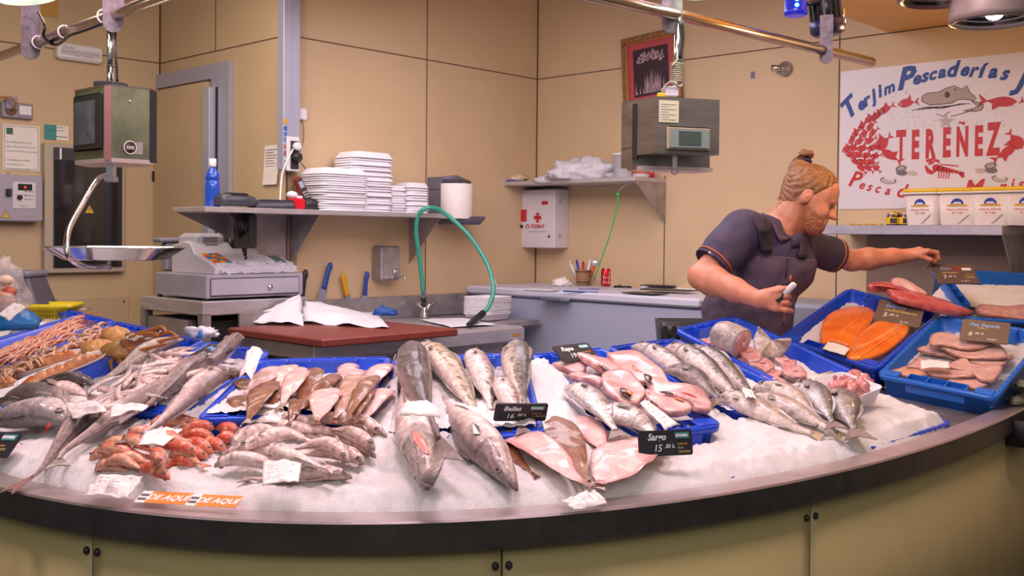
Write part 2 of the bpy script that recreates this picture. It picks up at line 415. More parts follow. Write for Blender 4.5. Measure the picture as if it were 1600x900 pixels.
# vertical trunking next to the convex corner
p0 = W(2, 443.5, 60, .06).dot(U2)+.01; p1 = W(2, 470, 60, .06).dot(U2)
mb = MB(); zt0 = W(2, 458, 268).z
mb.box((p0-.01, 4.538, zt0), (p1, 4.597, HC), FA, bev=.006); mb.box((p0+.03, 4.536, zt0), (p0+.033, 4.54, HC), FA)
tr = struct('trim_10', mb, M_['grey'])
t = tr
def sticker(x0, y0, x1, y1, col, off):
    a = W(2, x0, y0, off); b = W(2, x1, y1, off); m = MB()
    m.box((a.dot(U2), 4.598-off-.001, b.z), (b.dot(U2), 4.598-off, a.z), FA); return m
for q, c in (((443.5, 185, 448.5, 194), 'd8a21c'), ((443.5, 197, 448.5, 204), '3f63b4'), ((443.5, 206, 448.5, 212), '4a74c4'), ((443.5, 214, 448.5, 221), '5a7cd0'), ((443.5, 226, 448.5, 232), 'c0562c'), ((443.5, 236, 448.5, 243), '9a4a60'), ((443.5, 246, 448.5, 250), 'd5d5e5')):
    single('sticker', sticker(*q, c, .061), cmat(c), 'small %s sticker on the grey wall trunking beside the sockets' % {'d8a21c': 'yellow warning', '3f63b4': 'dark blue', '4a74c4': 'mid blue', '5a7cd0': 'pale blue', 'c0562c': 'orange', '9a4a60': 'maroon', 'd5d5e5': 'white'}[c], 'sticker')
# ================================================================ WALL THINGS
def wallbox(k, x0, y0, x1, y1, depth, off=0):
    """returns frame with origin at lower-left on wall, local x right, y away, z up; and w,h"""
    F = FA if k in (0, 2) else FB
    a = W(k, x0, y0, off+depth); b = W(k, x1, y1, off+depth)
    la_, lb = F.inverted() @ a, F.inverted() @ b
    wy = abs(WD[k][1])
    o = F @ Vector((la_.x, wy-off, lb.z))
    Mx = F.copy(); Mx.translation = o
    return Mx, lb.x-la_.x, la_.z-lb.z
def face(Mx, y):     # matrix of the front plane (x right, y up, z toward viewer) at local depth y
    return Mx @ Matrix(((1, 0, 0, 0), (0, 0, -1, y), (0, 1, 0, 0), (0, 0, 0, 1)))
# -- left wall electrical things
def simplebox(name, label, cat, k, x0, y0, x1, y1, depth, m, bev=.004, group=None):
    Mx, w_, h_ = wallbox(k, x0, y0, x1, y1, depth)
    t = Thing(name, label, cat, None, group, Mx=Mx); b = MB(); b.box((0, -depth, 0), (w_, 0, h_), Mx, bev=bev); t.part('body', b, m)
    return t, Mx, w_, h_
t, Mx, w_, h_ = simplebox('emergency_light', 'white emergency light box mounted high on the left wall', 'light', 0, 90, 64, 161, 100, .05, M_['white'], .012)
f = face(Mx, -.0505); b = MB(); b.box((.02*1, .03, 0), (w_-.02, h_*.62, .004), f, bev=.002); t.part('lens', b, cmat('cfc6d2', .3))
b = MB(); b.box((.02, h_*.45, .004), (w_-.02, h_*.48, .006), f); txt(b, 'Daisalux', f, .03, h_*.66, .02, z=.005); txt(b, 'ON     AC / DC', f, .1, h_*.2, .016, z=.006); t.part('marking', b, M_['greyink'])
t, Mx, w_, h_ = simplebox('wall_socket', 'grey double wall plate with round socket and white rocker switch', 'socket', 0, 3, 158, 52, 187, .03, cmat('8f8a9b', .4), .006)
f = face(Mx, -.031); b = MB(); b.box((w_*.53, .02, 0), (w_*.93, h_-.015, .008), f, bev=.003); t.part('rocker_switch', b, M_['white'])
b = MB(); b.lathe([(.001, .0), (.028, 0), (.030, .003), (.026, .004)], f @ Matrix.Translation((w_*.28, h_*.5, 0))); t.part('socket_ring', b, cmat('6b4a3c', .5))
b = MB(); b.box((w_*.1, h_*.55, 0), (w_*.48, h_*1.35, .012), f, bev=.003); t.part('socket_lid', b, cmat('9a93a6', .4))
pts = [f @ Vector(q) for q in ((w_*.3, h_*.5, .02), (w_*.34, h_*.9, .05), (w_*.1, h_*1.2, .05), (-.04, h_*1.1, .03), (-.15, h_*.4, .03))]
b = MB(); b.tube(catmull(pts, 16), .006); single('power_cable', b, cmat('b07a4c', .5), 'tan cable plugged into the grey socket on the left wall', 'cable')
# notices
def notice(k, x0, y0, x1, y1, label, draw, m=None, off=.002):
    Mx, w_, h_ = wallbox(k, x0, y0, x1, y1, .003, off)
    t = Thing('wall_notice', label, 'notice', None, Mx=Mx); b = MB(); b.box((0, -.003, 0), (w_, 0, h_), Mx); t.part('sheet', b, m or M_['paper'])
    draw(t, face(Mx, -.0032), w_, h_); return t
def d1(t, f, w_, h_):
    b = MB(); e = .008
    for q in ((e, e, w_-e, e+.002), (e, h_-e-.002, w_-e, h_-e), (e, e, e+.002, h_-e), (w_-e-.002, e, w_-e, h_-e)): b.box((q[0], q[1], 0), (q[2], q[3], .0006), f)
    y = h_*.60
    for ln in ('Este establecimiento tiene hojas de', 'quejas y reclamaciones a disposición de', 'las personas consumidoras que las soliciten', '', 'This establishment has complaint', 'forms available for users', 'or consumers who may request', 'them'):
        txt(b, ln, f, .02, y, .013, sx=.75); y -= .025
    t.part('print', b, M_['ink'])
    b = MB(); b.box((.02, h_*.78, 0), (.055, h_*.92, .0006), f); t.part('emblem', b, cmat('2c6b5c'))
notice(0, 4, 193, 62, 268, 'white complaints notice with thin border and small green emblem', d1)
def d2(t, f, w_, h_):
    b = MB(); b.box((0, 0, 0), (w_*.5, h_, .0006), f); t.part('green_block', b, M_['teal'])
    b = MB(); txt(b, 'CAJON 5', f, w_*.45, h_*.8, .014, z=.001); b.box((w_*.4, h_*.2, .0007), (w_*.95, h_*.25, .001), f); b.box((w_*.1, h_*.62, .0007), (w_*.8, h_*.65, .001), f); t.part('print', b, M_['ink'])
notice(0, 69, 194, 107, 220, 'small white and teal card stuck above the dark panel', d2)
# control box
t, Mx, w_, h_ = simplebox('control_box', 'grey control box with black knob and red indicator', 'control box', 0, -14, 271, 67, 347, .09, cmat('a9a4b4', .45), .008)
f = face(Mx, -.0905); sx = w_/81
b = MB(); b.box((33*sx, .075, 0), (69*sx, h_-.04, .003), f); t.part('control_plate', b, cmat('d9d3dc', .4))
b = MB(); b.box((41*sx, h_-.085, .003), (63*sx, h_-.05, .006), f); t.part('display', b, M_['blackm'])
b = MB(); b.sphere((52*sx, h_-.068, .006), .007, T=f); t.part('red_indicator', b, cmat('e01810', .3, emis=(1, .05, .02), estr=1.5))
b = MB(); b.lathe([(.013, 0), (.012, .018), (.0, .019)], f @ Matrix.Translation((43*sx, .135, .003))); t.part('knob', b, M_['black'])
b = MB(); b.box((22*sx, .14, 0), (30*sx, .18, .02), f, bev=.003); t.part('switch', b, M_['black'])
b = MB(); txt(b, 'Central alarma', f, 38*sx, h_-.115, .011, z=.0035); txt(b, 'Baltecom', f, 44*sx, .085, .011, z=.0035)
for i in range(3): b.lathe([(.004, 0), (.0, .002)], f @ Matrix.Translation((53*sx, .125+.022*i, .003)), n=10); b.box((56*sx, .123+.022*i, .003), (66*sx, .126+.022*i, .0035), f)
t.part('print', b, M_['ink'])
def warn(t, f, x, y, s, name='warning_sign'):
    b = MB(); P = lambda q, z: f @ Vector((x+q[0]*s, y+q[1]*s, z))
    tri = [(-.5, 0), (.5, 0), (0, .87)]; b.add([P(q, .0008) for q in tri], [(0, 1, 2)], 1)
    tri2 = [(-.40, .055), (.40, .055), (0, .755)]; b.add([P(q, .0016) for q in tri2], [(0, 1, 2)], 0)
    bolt = [(.02, .62), (-.10, .36), (-.01, .38), (-.04, .14), (.10, .42), (.01, .40)]; b.add([P(q, .0024) for q in bolt], [(0, 1, 2, 3, 4, 5)], 1)
    t.part(name, b, [cmat('e8bc28'), M_['ink']])
warn(t, f, 22*sx, .02, .05)
b = MB(); txt(b, 'PULSE AQUI', f, 52*sx, .025, .013, z=.001); t.part('worn_label', b, cmat('c49a8c'))
# electrical panel
t, Mx, w_, h_ = simplebox('electrical_panel', 'tall wall cabinet with dark glass door in a cream frame', 'cabinet', 0, 70, 222, 195, 425, .05, cmat('b9ab9c', .5), .006)
f = face(Mx, -.051); b = MB(); b.box((w_*.10, h_*.045, 0), (w_*.955, h_*.965, .012), f, bev=.004); t.part('glass_door', b, M_['glass'])
b = MB(); b.box((w_*.10, h_*.87, .012), (w_*.955, h_*.965, .016), f); b.box((w_*.16, h_*.875, .016), (w_*.185, h_*.96, .018), f, mi=1); t.part('door_top_strip', b, [cmat('3a3440', .4), M_['white']])
warn(t, face(Mx, -.0635), w_*.53, h_*.465, .062)
b = MB(); p = W(0, 20, 478, .02); q = W(0, 201, 540, .02)
Mx, w_, h_ = wallbox(0, 90, 466, 201, 520, .015); b.box((0, -.015, 0), (w_, 0, h_), Mx, bev=.003)
t = Thing('access_cover', 'flush tan access cover low on the left wall', 'wall cover', None, Mx=Mx); t.part('plate', b, M_['wall']); b = MB(); b.sphere((w_-.03, -.016, h_-.035), .006, T=Mx); t.part('screw', b, M_['black'])
b = MB(); p = wallbox(0, 62, -10, 91, 28, .01); b.box((0, -.01, 0), (p[1], 0, p[2]), p[0]); single('wall_cover', b, cmat('c79a4c'), 'ochre cover plate at the very top of the left wall behind the green lamp', 'wall cover')
# -- receipts on trunking wall, sockets
Mx, w_, h_ = wallbox(1, 414, 228, 437, 288, .004)
def receipt(Mx, w_, h_, label, curl=.01, lines=7, name='receipt', tilt=.12):
    t = Thing(name, label, 'receipt', None, Mx=Mx); b = MB(); n = 8
    g = []
    for i in range(n+1):
        z = h_*i/n; g.append([(tilt*(h_-z)*-.3, -.004-curl*(1-i/n)**2, z), (w_+tilt*(h_-z)*-.3, -.004-curl*(1-i/n)**2*1.4, z)])
    vs = [Mx @ Vector(p) for r in g for p in r]+[Mx @ (Vector(p)+Vector((0, -.0012, 0))) for r in g for p in r]; fs = []
    N = (n+1)*2
    for i in range(n): fs += [(2*i, 2*i+1, 2*i+3, 2*i+2), (N+2*i, N+2*i+2, N+2*i+3, N+2*i+1)]
    b.add(vs, fs); t.part('sheet', b, M_['paper'])
    b = MB(); f = face(Mx, -.006)
    for i in range(lines): b.box((w_*.12, h_*(.9-.07*i)-.003, .0006+curl*.0), (w_*(.8-.15*(i % 3 == 1)), h_*(.9-.07*i), .001+curl*.3), f)
    t.part('print', b, M_['greyink']); return t
receipt(Mx, w_, h_, 'pale receipt taped to the wall left of the grey trunking')
Mx, w_, h_ = wallbox(1, 397, 350, 409, 387, .004); receipt(Mx, w_, h_, 'small receipt hanging below the steel shelf beside the cables', lines=4)
Mx, w_, h_ = wallbox(2, 449, 213, 468, 268, .012, .061); t = Thing('socket_panel', 'white framed black socket strip on the grey trunking', 'socket', None, Mx=Mx); b = MB(); b.box((0, -.012, 0), (w_, 0, h_), Mx, bev=.003); t.part('frame', b, M_['white'])
f = face(Mx, -.0125); b = MB(); b.box((w_*.25, h_*.06, 0), (w_*.9, h_*.88, .006), f, bev=.002); t.part('socket_insert', b, M_['black'])
b = MB(); b.lathe([(.022, 0), (.022, .025), (.012, .03)], f @ Matrix.Translation((w_*.62, h_*.72, .006)), n=16)
pl = Thing('white_plug', 'round white plug with white cable in the black socket strip', 'plug', W(2, 459, 232, .11)); pl.part('head', b, M_['white'])
b = MB(); b.tube(catmull([W(2, 458, 233, .14), W(2, 450, 248, .16), W(2, 441, 272, .16), W(2, 438, 305, .2), W(2, 437, 322, .22)], 18), .0045); pl.part('cable', b, M_['white'])
b = MB(); b.lathe([(.026, 0), (.024, .03), (.012, .035)], f @ Matrix.Translation((w_*.62, h_*.40, .006)), n=16)
pl = Thing('black_plug', 'black plug with thin cable below the white plug', 'plug', W(2, 459, 248, .11)); pl.part('head', b, M_['black'])
b = MB(); b.tube(catmull([W(2, 466, 250, .12), W(2, 476, 262, .08), W(2, 480, 275, .06), W(2, 470, 284, .06), W(2, 458, 290, .1), W(2, 459, 306, .2)], 20), .0025); pl.part('cable', b, M_['black'])
t, Mx, w_, h_ = simplebox('telephone_socket', 'small white telephone wall socket right of the trunking', 'socket', 2, 469, 169, 480, 188, .03, M_['white'], .004)
b = MB(); b.tube(catmull([W(2, 471, 185, .03), W(2, 474, 200, .02), W(2, 474, 218, .02), W(2, 468, 240, .05)], 14), .002); single('thin_cable', b, cmat('4a3428'), 'thin brown cable hanging from the telephone socket', 'cable')
# -- paper roll dispenser
t, Mx, w_, h_ = simplebox('paper_roll_holder', 'grey plastic wall holder with a big white paper roll', 'paper holder', 2, 673, 277, 725, 350, .03, cmat('5d5b6b', .4), .02)
b = MB(); b.loft([rrect(.06, -.22, w_*.95, 0, h_*-.02, .06, 5), rrect(.03, -.25, w_*1.05, 0, .035, .07, 5), rrect(.04, -.24, w_*1.04, 0, .045, .07, 5)], Mx); t.part('tray', b, cmat('5d5b6b', .4))
b = MB(); b.box((0, -.12, h_*.72), (.012, 0, h_), Mx); b.box((0, -.16, .03), (.012, 0, h_*.75), Mx); b.tube([Mx @ Vector((w_*.1, -.09, h_*.97)), Mx @ Vector((w_*.5, -.11, h_*1.02)), Mx @ Vector((w_*.95, -.09, h_*.92))], .012); t.part('bracket', b, cmat('6a6878', .4))
pc = W(2, 712, 342, .15)
b = MB(); b.lathe([(.02, 0), (.098, 0), (.100, .004), (.100, .205), (.098, .209), (.022, .209), (.022, .19)], Matrix.Translation(pc), n=36)
o = Thing('paper_roll', 'thick white paper roll standing in the grey holder', 'paper roll', pc); o.part('roll', b, M_['paper'])
# -- soap dispenser
t, Mx, w_, h_ = simplebox('soap_dispenser', 'steel soap dispenser on the wall above the splashback', 'soap dispenser', 2, 596, 384, 626, 438, .09, M_['steel_d'], .012)
f = face(Mx, -.091); b = MB(); b.lathe([(.016, 0), (.015, .012), (.006, .016)], f @ Matrix.Translation((w_*.66, h_*.26, 0)), n=16); b.sphere((w_*.66, h_*.26, .014), .008, T=f); t.part('push_button', b, M_['chrome'])
b = MB(); b.box((w_*.4, h_*.08, 0), (w_*.95, h_*.12, .03), f, bev=.004); b.tube([f @ Vector((w_*.85, h_*.12, .02)), f @ Vector((w_*.9, h_*.10, .05)), f @ Vector((w_*.9, h_*.02, .055))], .006); t.part('spout', b, M_['chrome'])
# -- knives
def knife(p, tip, col, name, label, blade=True, w1=.019, hooked=True):
    a = W(2, *p, off=.03); c = W(2, *tip, off=.03); d = (c-a); L = d.length; d.normalize(); n = U3; s = d.cross(n).normalized()
    Mx = Matrix(((s.x, n.x, d.x, a.x), (s.y, n.y, d.y, a.y), (s.z, n.z, d.z, a.z), (0, 0, 0, 1)))
    t = Thing(name, label, 'knife', None, Mx=Mx)
    hl = L if not blade else L*.72; hl = L
    pr = [(0, .008), (.01, .014), (.03, w1*.95), (.06, w1*.72), (hl*.6, w1*.8), (hl*.9, w1*.85), (hl, w1*.9)]
    b = MB(); b.loft([[(r*math.cos(q)+(.004 if z < .035 else 0)*(-1), .011*math.sin(q)*(1 if z > 0 else .5), z) for q in [2*PI*k/12 for k in range(12)]] for z, r in pr], Mx)
    t.part('handle', b, col)
    b = MB(); wb = .026 if blade else .016; b.add([Mx @ Vector(v) for v in ((-wb, 0, hl), (wb, 0, hl), (wb*.9, 0, hl+.13), (-wb*.1, 0, hl+.17), (-wb, .002, hl), (wb, .002, hl), (wb*.9, .002, hl+.13), (-wb*.1, .002, hl+.17))], [(0, 1, 2, 3), (7, 6, 5, 4), (0, 4, 5, 1), (1, 5, 6, 2), (2, 6, 7, 3), (3, 7, 4, 0)])
    t.part('blade', b, M_['chrome']); return t
knife((477, 421), (472, 462), M_['black'], 'black_handled_knife', 'knife with black handle hanging on the tan wall', False)
knife((516, 410), (506, 452), M_['knifeblue'], 'blue_handled_knife', 'wide-bladed knife with blue handle hanging between black and yellow knives')
knife((534, 428), (543, 462), cmat('d9a010', .4), 'yellow_handled_knife', 'knife with yellow handle hanging on the tan wall', False)
knife((573, 424), (570, 462), M_['knifeblue'], 'blue_handled_knife', 'small knife with blue handle, rightmost on the tan wall', False, .016)
# -- splashback + table
t = Thing('work_table', 'steel fish cleaning table with high splashback', 'table', UU(3.3, -4.1, .15), rotz=0)
zt = .96; a0, a1, yf, yb = 2.68, 4.075, 3.74, 4.595
b = MB(); b.box((a0, yf, zt-.085), (a1, 4.385, zt), FA, bev=.012); b.box((3.13, 4.37, zt-.085), (a1, yb, zt), FA, bev=.004); t.part('table_top', b, M_['steel'])
b = MB(); b.box((3.13, yb-.03, zt), (4.44, yb, 1.09), FA, bev=.004); t.part('splashback', b, M_['steel_d'])
b = MB(); b.box((a1, yf+.22, zt-.03), (4.44, yb, zt-.002), FA, bev=.004); t.part('side_shelf', b, M_['steel_d'])
b = MB(); b.box((a0+.05, yf+.07, zt-.45), (a1-.06, yf+.085, zt-.085), FA); b.box((a1-.07, yf+.05, zt-.5), (a1-.06, yb, zt-.085), FA); b.box((a0+.9, yf+.064, zt-.45), (a0+.905, yf+.07, zt-.085), FA, mi=1); t.part('apron_panel', b, [M_['steel_d'], M_['blackm']])
for x in (a0+.04, a1-.05):
    for y in (yf+.05, 4.32):
        b = MB(); b.box((x, y, .15), (x+.045, y+.045, zt-.08), FA, bev=.006); t.part('leg', b, M_['steel_d'])
b = MB(); p = Pz(805, 519, .93); q = la(p, FA); b.box((q.x-.03, yf-.001, zt-.055), (q.x+.03, yf+.002, zt-.035), FA); t.part('maker_plate', b, cmat('b88a54', .4), label='small gold maker plate')
# small steel box at left of board on table's back-left
b = MB(); b.box((2.70, 4.365, .96), (3.12, 4.38, 1.06), FA); t.part('side_splash', b, M_['steel_d'])
# cutting board
def quadframe(a, b_, c):    # a origin, b along x, c other corner along y
    x = (b_-a).normalized(); n = Vector((0, 0, 1)); y = n.cross(x); return frame(a, x, n)
FAz = FA.copy(); q0 = la(Pz(503, 530, 1.0), FA); q1 = la(Pz(700, 511, 1.0), FA); q2 = la(Pz(402, 508, 1.0), FA)
b = MB(); b.box((q0.x, q0.y, .962), (q1.x, min(4.38, q2.y), .998), FA, bev=.006); single('cutting_board', b, M_['redboard'], 'large dark red cutting board on the steel table', 'cutting board')
# papers on board
def sheet(name, label, pts3, rise, nu=14, nv=10, m=None, cat='paper', th=.001, seed=0, amp=.006, part=False, freq=9):
    """curved sheet: pts3 = 4 corners (world), rise(u,v) extra height"""
    A, B, Cc, D = [Vector(p) for p in pts3]; vs = []; fs = []
    nrm = (B-A).cross(D-A).normalized()
    if nrm.z < 0: nrm = -nrm
    for s_ in (0, 1):
        for i in range(nu+1):
            for j in range(nv+1):
                u, v = i/nu, j/nv; p = A.lerp(B, u).lerp(D.lerp(Cc, u), v)
                p = p+Vector((0, 0, rise(u, v)))+nrm*(amp*noise.noise(Vector((u*freq*.5+seed, v*freq*.5, seed)))+(th if s_ else 0)); vs.append(p)
    N = (nu+1)*(nv+1); W_ = nv+1
    for i in range(nu):
        for j in range(nv):
            a = i*W_+j; fs.append((a, a+1, a+W_+1, a+W_)); fs.append((N+a, N+a+W_, N+a+W_+1, N+a+1))
    for i in range(nu): fs.append((i*W_, (i+1)*W_, N+(i+1)*W_, N+i*W_)); fs.append((i*W_+nv, N+i*W_+nv, N+(i+1)*W_+nv, (i+1)*W_+nv))
    for j in range(nv): fs.append((j, N+j, N+j+1, j+1)); a = nu*W_+j; fs.append((a, a+1, N+a+1, N+a))
    b = MB(); b.add(vs, fs, 0, True)
    if part: return b
    return single(name, b, m or M_['paper'], label, cat)
z0 = 1.002
A_ = Pz(378, 506, z0); B_ = Pz(474, 508, z0)
sheet('wrapping_paper', 'folded white paper cone with pink stains on the red board', [A_, B_, W(2, 474, 487, .25), W(2, 468, 458, .25)], lambda u, v: .012*math.sin(PI*u), m=M_['foam'], amp=.02)
sheet('wrapping_paper', 'crumpled white paper lying across the middle of the red board', [Pz(471, 505, z0), Pz(608, 513, z0), Pz(590, 493, z0), W(2, 477, 469, .25)], lambda u, v: .03*math.sin(PI*u)*math.sin(PI*v)*(1-u)+.004, m=M_['foam'], amp=.03, seed=4)
b = MB(); b.box((q0.x+.35, 4.30, 1.0), (q1.x-.1, 4.37, 1.022), FA, bev=.006); single('steel_tray', b, M_['steel'], 'narrow steel tray lying at the back edge of the red board', 'tray')
b = MB(); p = Pz(602, 493, 1.035)

# tap and hose
tp = Pz(663, 496, .962)
t = Thing('tap', 'chrome wall tap with lever behind the cutting board', 'tap', tp)
b = MB(); b.lathe([(.03, 0), (.026, .02), (.02, .045), (.018, .075), (.0, .08)], Matrix.Translation(tp), n=18); t.part('base', b, M_['chrome'])
b = MB(); b.tube([tp+Vector((.01, 0, .05)), tp+U2*.07+Vector((0, 0, .09))], [.012, .02]); t.part('lever', b, M_['chrome']); b = MB(); b.tube([tp+Vector((0, 0, .05)), tp-U2*.05+Vector((0, 0, .085))], [.009, .014]); t.part('lever', b, M_['chrome'])
b = MB(); top = W(2, 655, 335, .28)
pts = [tp+Vector((0, 0, .08)), W(2, 661, 455, .25), W(2, 655, 400, .27), W(2, 650, 360, .28), W(2, 654, 335, .30), W(2, 668, 325, .34), W(2, 690, 330, .36), W(2, 730, 365, .46), W(2, 760, 410, .56), W(2, 771, 450, .64), W(2, 764, 478, .66), W(2, 754, 490, .64)]
h = Thing('water_hose', 'green rubber hose looped over the shelf down to the sink', 'hose', tp+Vector((0, 0, .08))); b.tube(catmull(pts, 70), .0125, n=10); h.part('tube', b, M_['hose'])
b = MB(); e = Pz(732, 507, .985); b.tube([W(2, 756, 488, .645), W(2, 746, 497, .64), e], [.018, .02, .013]); h.part('spray_gun', b, M_['black'])
b = MB(); b.tube([tp+Vector((0, 0, .075)), W(2, 661, 462, .25)], [.016, .016]); h.part('hose_clamp', b, cmat('3a4038', .4, .5))
# white sheet under the gun
sheet('plastic_sheet', 'thin white plastic sheet beside the cutting board under the hose nozzle', [Pz(655, 500, .966), Pz(705, 512, .966), Pz(775, 508, .966), Pz(722, 497, .966)], lambda u, v: .004, m=M_['foam'], amp=.004)
# stack of trays builder -------------------------------------------------
def tray_mesh(w_, d_, h_, T):
    b = MB(); r = .03
    R = lambda sx, z, rr: rrect(-w_/2*sx, -d_/2*sx, w_/2*sx, d_/2*sx, z, rr, 4)
    b.loft([R(.80, 0, r), R(.84, .002, r), R(.97, h_-.006, r*1.2), R(1.0, h_-.005, r*1.2), R(1.0, h_, r*1.2), R(.95, h_, r*1.2), R(.81, .005, r)], T, cap=True)
    return b
def traystack(base, F, w_, d_, h_, step, n, group, lab, flip=False, jit=.004):
    proto = None
    for i in range(n):
        z = i*step; dx, dy = random.uniform(-jit, jit), random.uniform(-jit, jit)
        m = F.copy(); m.translation = base+Vector((0, 0, z+(h_ if flip else 0))); m = m @ Matrix.Translation((dx, dy, 0)) @ Matrix.Rotation(random.uniform(-.02, .02), 4, 'Z')
        if flip: m = m @ Matrix.Rotation(PI, 4, 'X')
        l = 'white foam tray, %s from the bottom of %s' % (ORD[i], lab)
        if i == 0: l = 'white foam tray at the bottom of '+lab
        if i == n-1: l = 'white foam tray on top of '+lab
        if proto is None:
            b = tray_mesh(w_, d_, h_, m); proto = mk('foam_tray', b, M_['foam'], None, m.inverted()); proto.matrix_world = m; props(proto, l, 'tray', group)
        else:
            o = proto.copy(); C.objects.link(o); o.matrix_world = m; o['label'] = l
# -- shelf middle
zs = 1.572
def shelf(name, label, F, x0, x1, y0, y1, z, th, brs, m=None):
    o = F @ Vector(((x0+x1)/2, y1, z-th)); t = Thing(name, label, 'shelf', o)
    b = MB(); b.box((x0, y0, z-th), (x1, y1, z), F, bev=.003); t.part('board', b, m or M_['steel'])
    for bx, dz, dy in brs:
        b = MB(); b.add([F @ Vector(q) for q in ((bx, y1, z-th), (bx, y1-dy, z-th), (bx, y1, z-th-dz), (bx+.004, y1, z-th), (bx+.004, y1-dy, z-th), (bx+.004, y1, z-th-dz))], [(0, 1, 2), (5, 4, 3), (0, 3, 4, 1), (1, 4, 5, 2), (2, 5, 3, 0)])
        t.part('bracket', b, m or M_['steel_d'])
    return t
x0 = la(W(2, 320, 326, .30), FA).x; x1 = la(W(2, 705, 333, .30), FA).x
t = shelf('steel_shelf', 'long steel wall shelf holding the foam tray stacks', FA, x0, x1, 4.298, 4.597, zs, .025, [(x1-.06, .27, .27), (3.14, .27, .27)])
b = MB(); b.add([FA @ Vector(q) for q in ((x0+.02, 4.597, zs-.025), (3.12, 4.597, zs-.025), (3.12, 4.597, zs-.29), (x0+.02, 4.592, zs-.025), (3.12, 4.592, zs-.025), (3.12, 4.592, zs-.29))], [(0, 1, 2), (5, 4, 3), (0, 3, 4, 1), (1, 4, 5, 2), (2, 5, 3, 0)]); t.part('bracket', b, M_['steel_d'])
def onshelf(px, off, dz=0): p = W(2, px, 325, off); q = la(p, FA); return FA @ Vector((q.x, 4.598-off, zs+dz))
def fat(p): m = FA.copy(); m.translation = p; return m
g = 'foam trays on the middle shelf'
def wpx(x0, x1, off): return abs(la(W(2, x0, 320, off), FA).x-la(W(2, x1, 320, off), FA).x)
H = lambda y0, y1, x, off: abs(W(2, x, y0, off).z-W(2, x, y1, off).z)
hh = H(256, 322, 520, .18); traystack(onshelf(521, .16), FA, wpx(485, 557, .16), .24, .035, (hh-.035)/16, 17, g, 'the wide left stack on the shelf', True)
hh = H(230, 322, 570, .12); traystack(onshelf(567, .13), FA, wpx(535, 600, .13), .20, .035, (hh-.035)/21, 22, g, 'the tallest stack on the shelf', True, .007)
hh = H(283, 325, 610, .12); traystack(onshelf(611, .13), FA, wpx(597, 627, .13), .14, .03, (hh-.03)/9, 10, g, 'the small third stack on the shelf', True)
hh = H(278, 325, 640, .12); traystack(onshelf(642, .14), FA, wpx(625, 659, .13), .16, .03, (hh-.03)/10, 11, g, 'the small right stack on the shelf', True)
# black items on shelf
p = onshelf(332, .15); b = MB()
T = fat(p); b.lathe([(.033, 0), (.036, .006), (.036, .10), (.034, .125), (.030, .13), (.034, .135), (.034, .15), (.028, .17), (.015, .19), (.012, .20)], T, n=24)
t = Thing('spray_bottle', 'blue cleaning bottle with white cap at the shelf end', 'bottle', p); t.part('bottle', b, cmat('1d4fc0', .2, coat=.5)); b = MB(); b.lathe([(.016, .195), (.018, .2), (.018, .235), (.0, .237)], T, n=16); t.part('cap', b, M_['white'])
p = onshelf(366, .20); T = fat(p) @ Matrix.Rotation(.1, 4, 'Z'); b = MB()
b.loft([[(x, y*s, z*s+.01) for y, z in ((-.05, 0), (-.055, .03), (-.04, .055), (.03, .06), (.05, .03), (.05, 0))] for x, s in ((-.10, .6), (-.08, 1), (.05, 1), (.10, .8), (.13, .35))], T)
t = Thing('card_reader', 'dark grey curved card terminal beside the blue bottle', 'card terminal', p); t.part('body', b, cmat('44444f', .35)); b = MB(); b.box((-.05, -.045, .058), (.05, .02, .072), T, bev=.004); t.part('screen', b, M_['black'])
p = onshelf(425, .20); T = fat(p) @ Matrix.Rotation(-.2, 4, 'Z'); b = MB()
b.loft([rrect(-.11, -.05, .11, .06, 0, .015), rrect(-.11, -.05, .11, .06, .012, .015), rrect(-.07, -.04, .10, .055, .045, .012)], T); t = Thing('card_reader', 'flat grey card terminal lying in front of the phone', 'card terminal', p); t.part('body', b, cmat('30303a', .35))
b = MB(); b.box((-.05, -.03, .044), (.03, .03, .049), T, bev=.002); t.part('screen', b, cmat('7c8694', .2))
p = onshelf(462, .21); T = fat(p); b = MB(); b.box((-.035, -.03, 0), (.04, .03, .055), T, bev=.006); single('red_box', b, cmat('d01428', .35), 'small bright red box in front of the cordless phone', 'box')
b = MB(); b.sphere(p+Vector((-.02, 0, .075)), (.03, .025, .02)); b.box((.0, -.02, .055), (.03, .02, .07), T, bev=.004); single('paper_scrap', b, M_['foam'], 'crumpled white scrap on top of the small red box', 'paper')
p = onshelf(484, .20); T = fat(p); b = MB(); b.loft([rrect(-.055, -.04, .055, .05, 0, .012), rrect(-.04, -.03, .035, .05, .05, .012), rrect(-.03, .0, .01, .05, .065, .01)], T)
t = Thing('cordless_phone', 'black and red cordless phone standing in its cradle', 'telephone', p); t.part('cradle', b, M_['black'])
Tp = T @ Matrix.Translation((0, .01, .03)) @ Matrix.Rotation(-.38, 4, 'Y') @ Matrix.Rotation(-.2, 4, 'X'); b = MB(); b.box((-.024, -.012, 0), (.024, .012, .15), Tp, bev=.006); t.part('handset', b, cmat('8c1c20', .35))
b = MB(); b.box((-.019, -.014, .01), (.019, -.010, .14), Tp, bev=.001); t.part('keypad_face', b, M_['black']); b = MB()
for i in range(4):
    for j in range(3): b.box((-.014+j*.011, -.016, .02+i*.014), (-.006+j*.011, -.013, .028+i*.014), Tp)
b.box((-.013, -.016, .09), (.013, -.013, .125), Tp); t.part('keys', b, cmat('9aa0aa', .4))
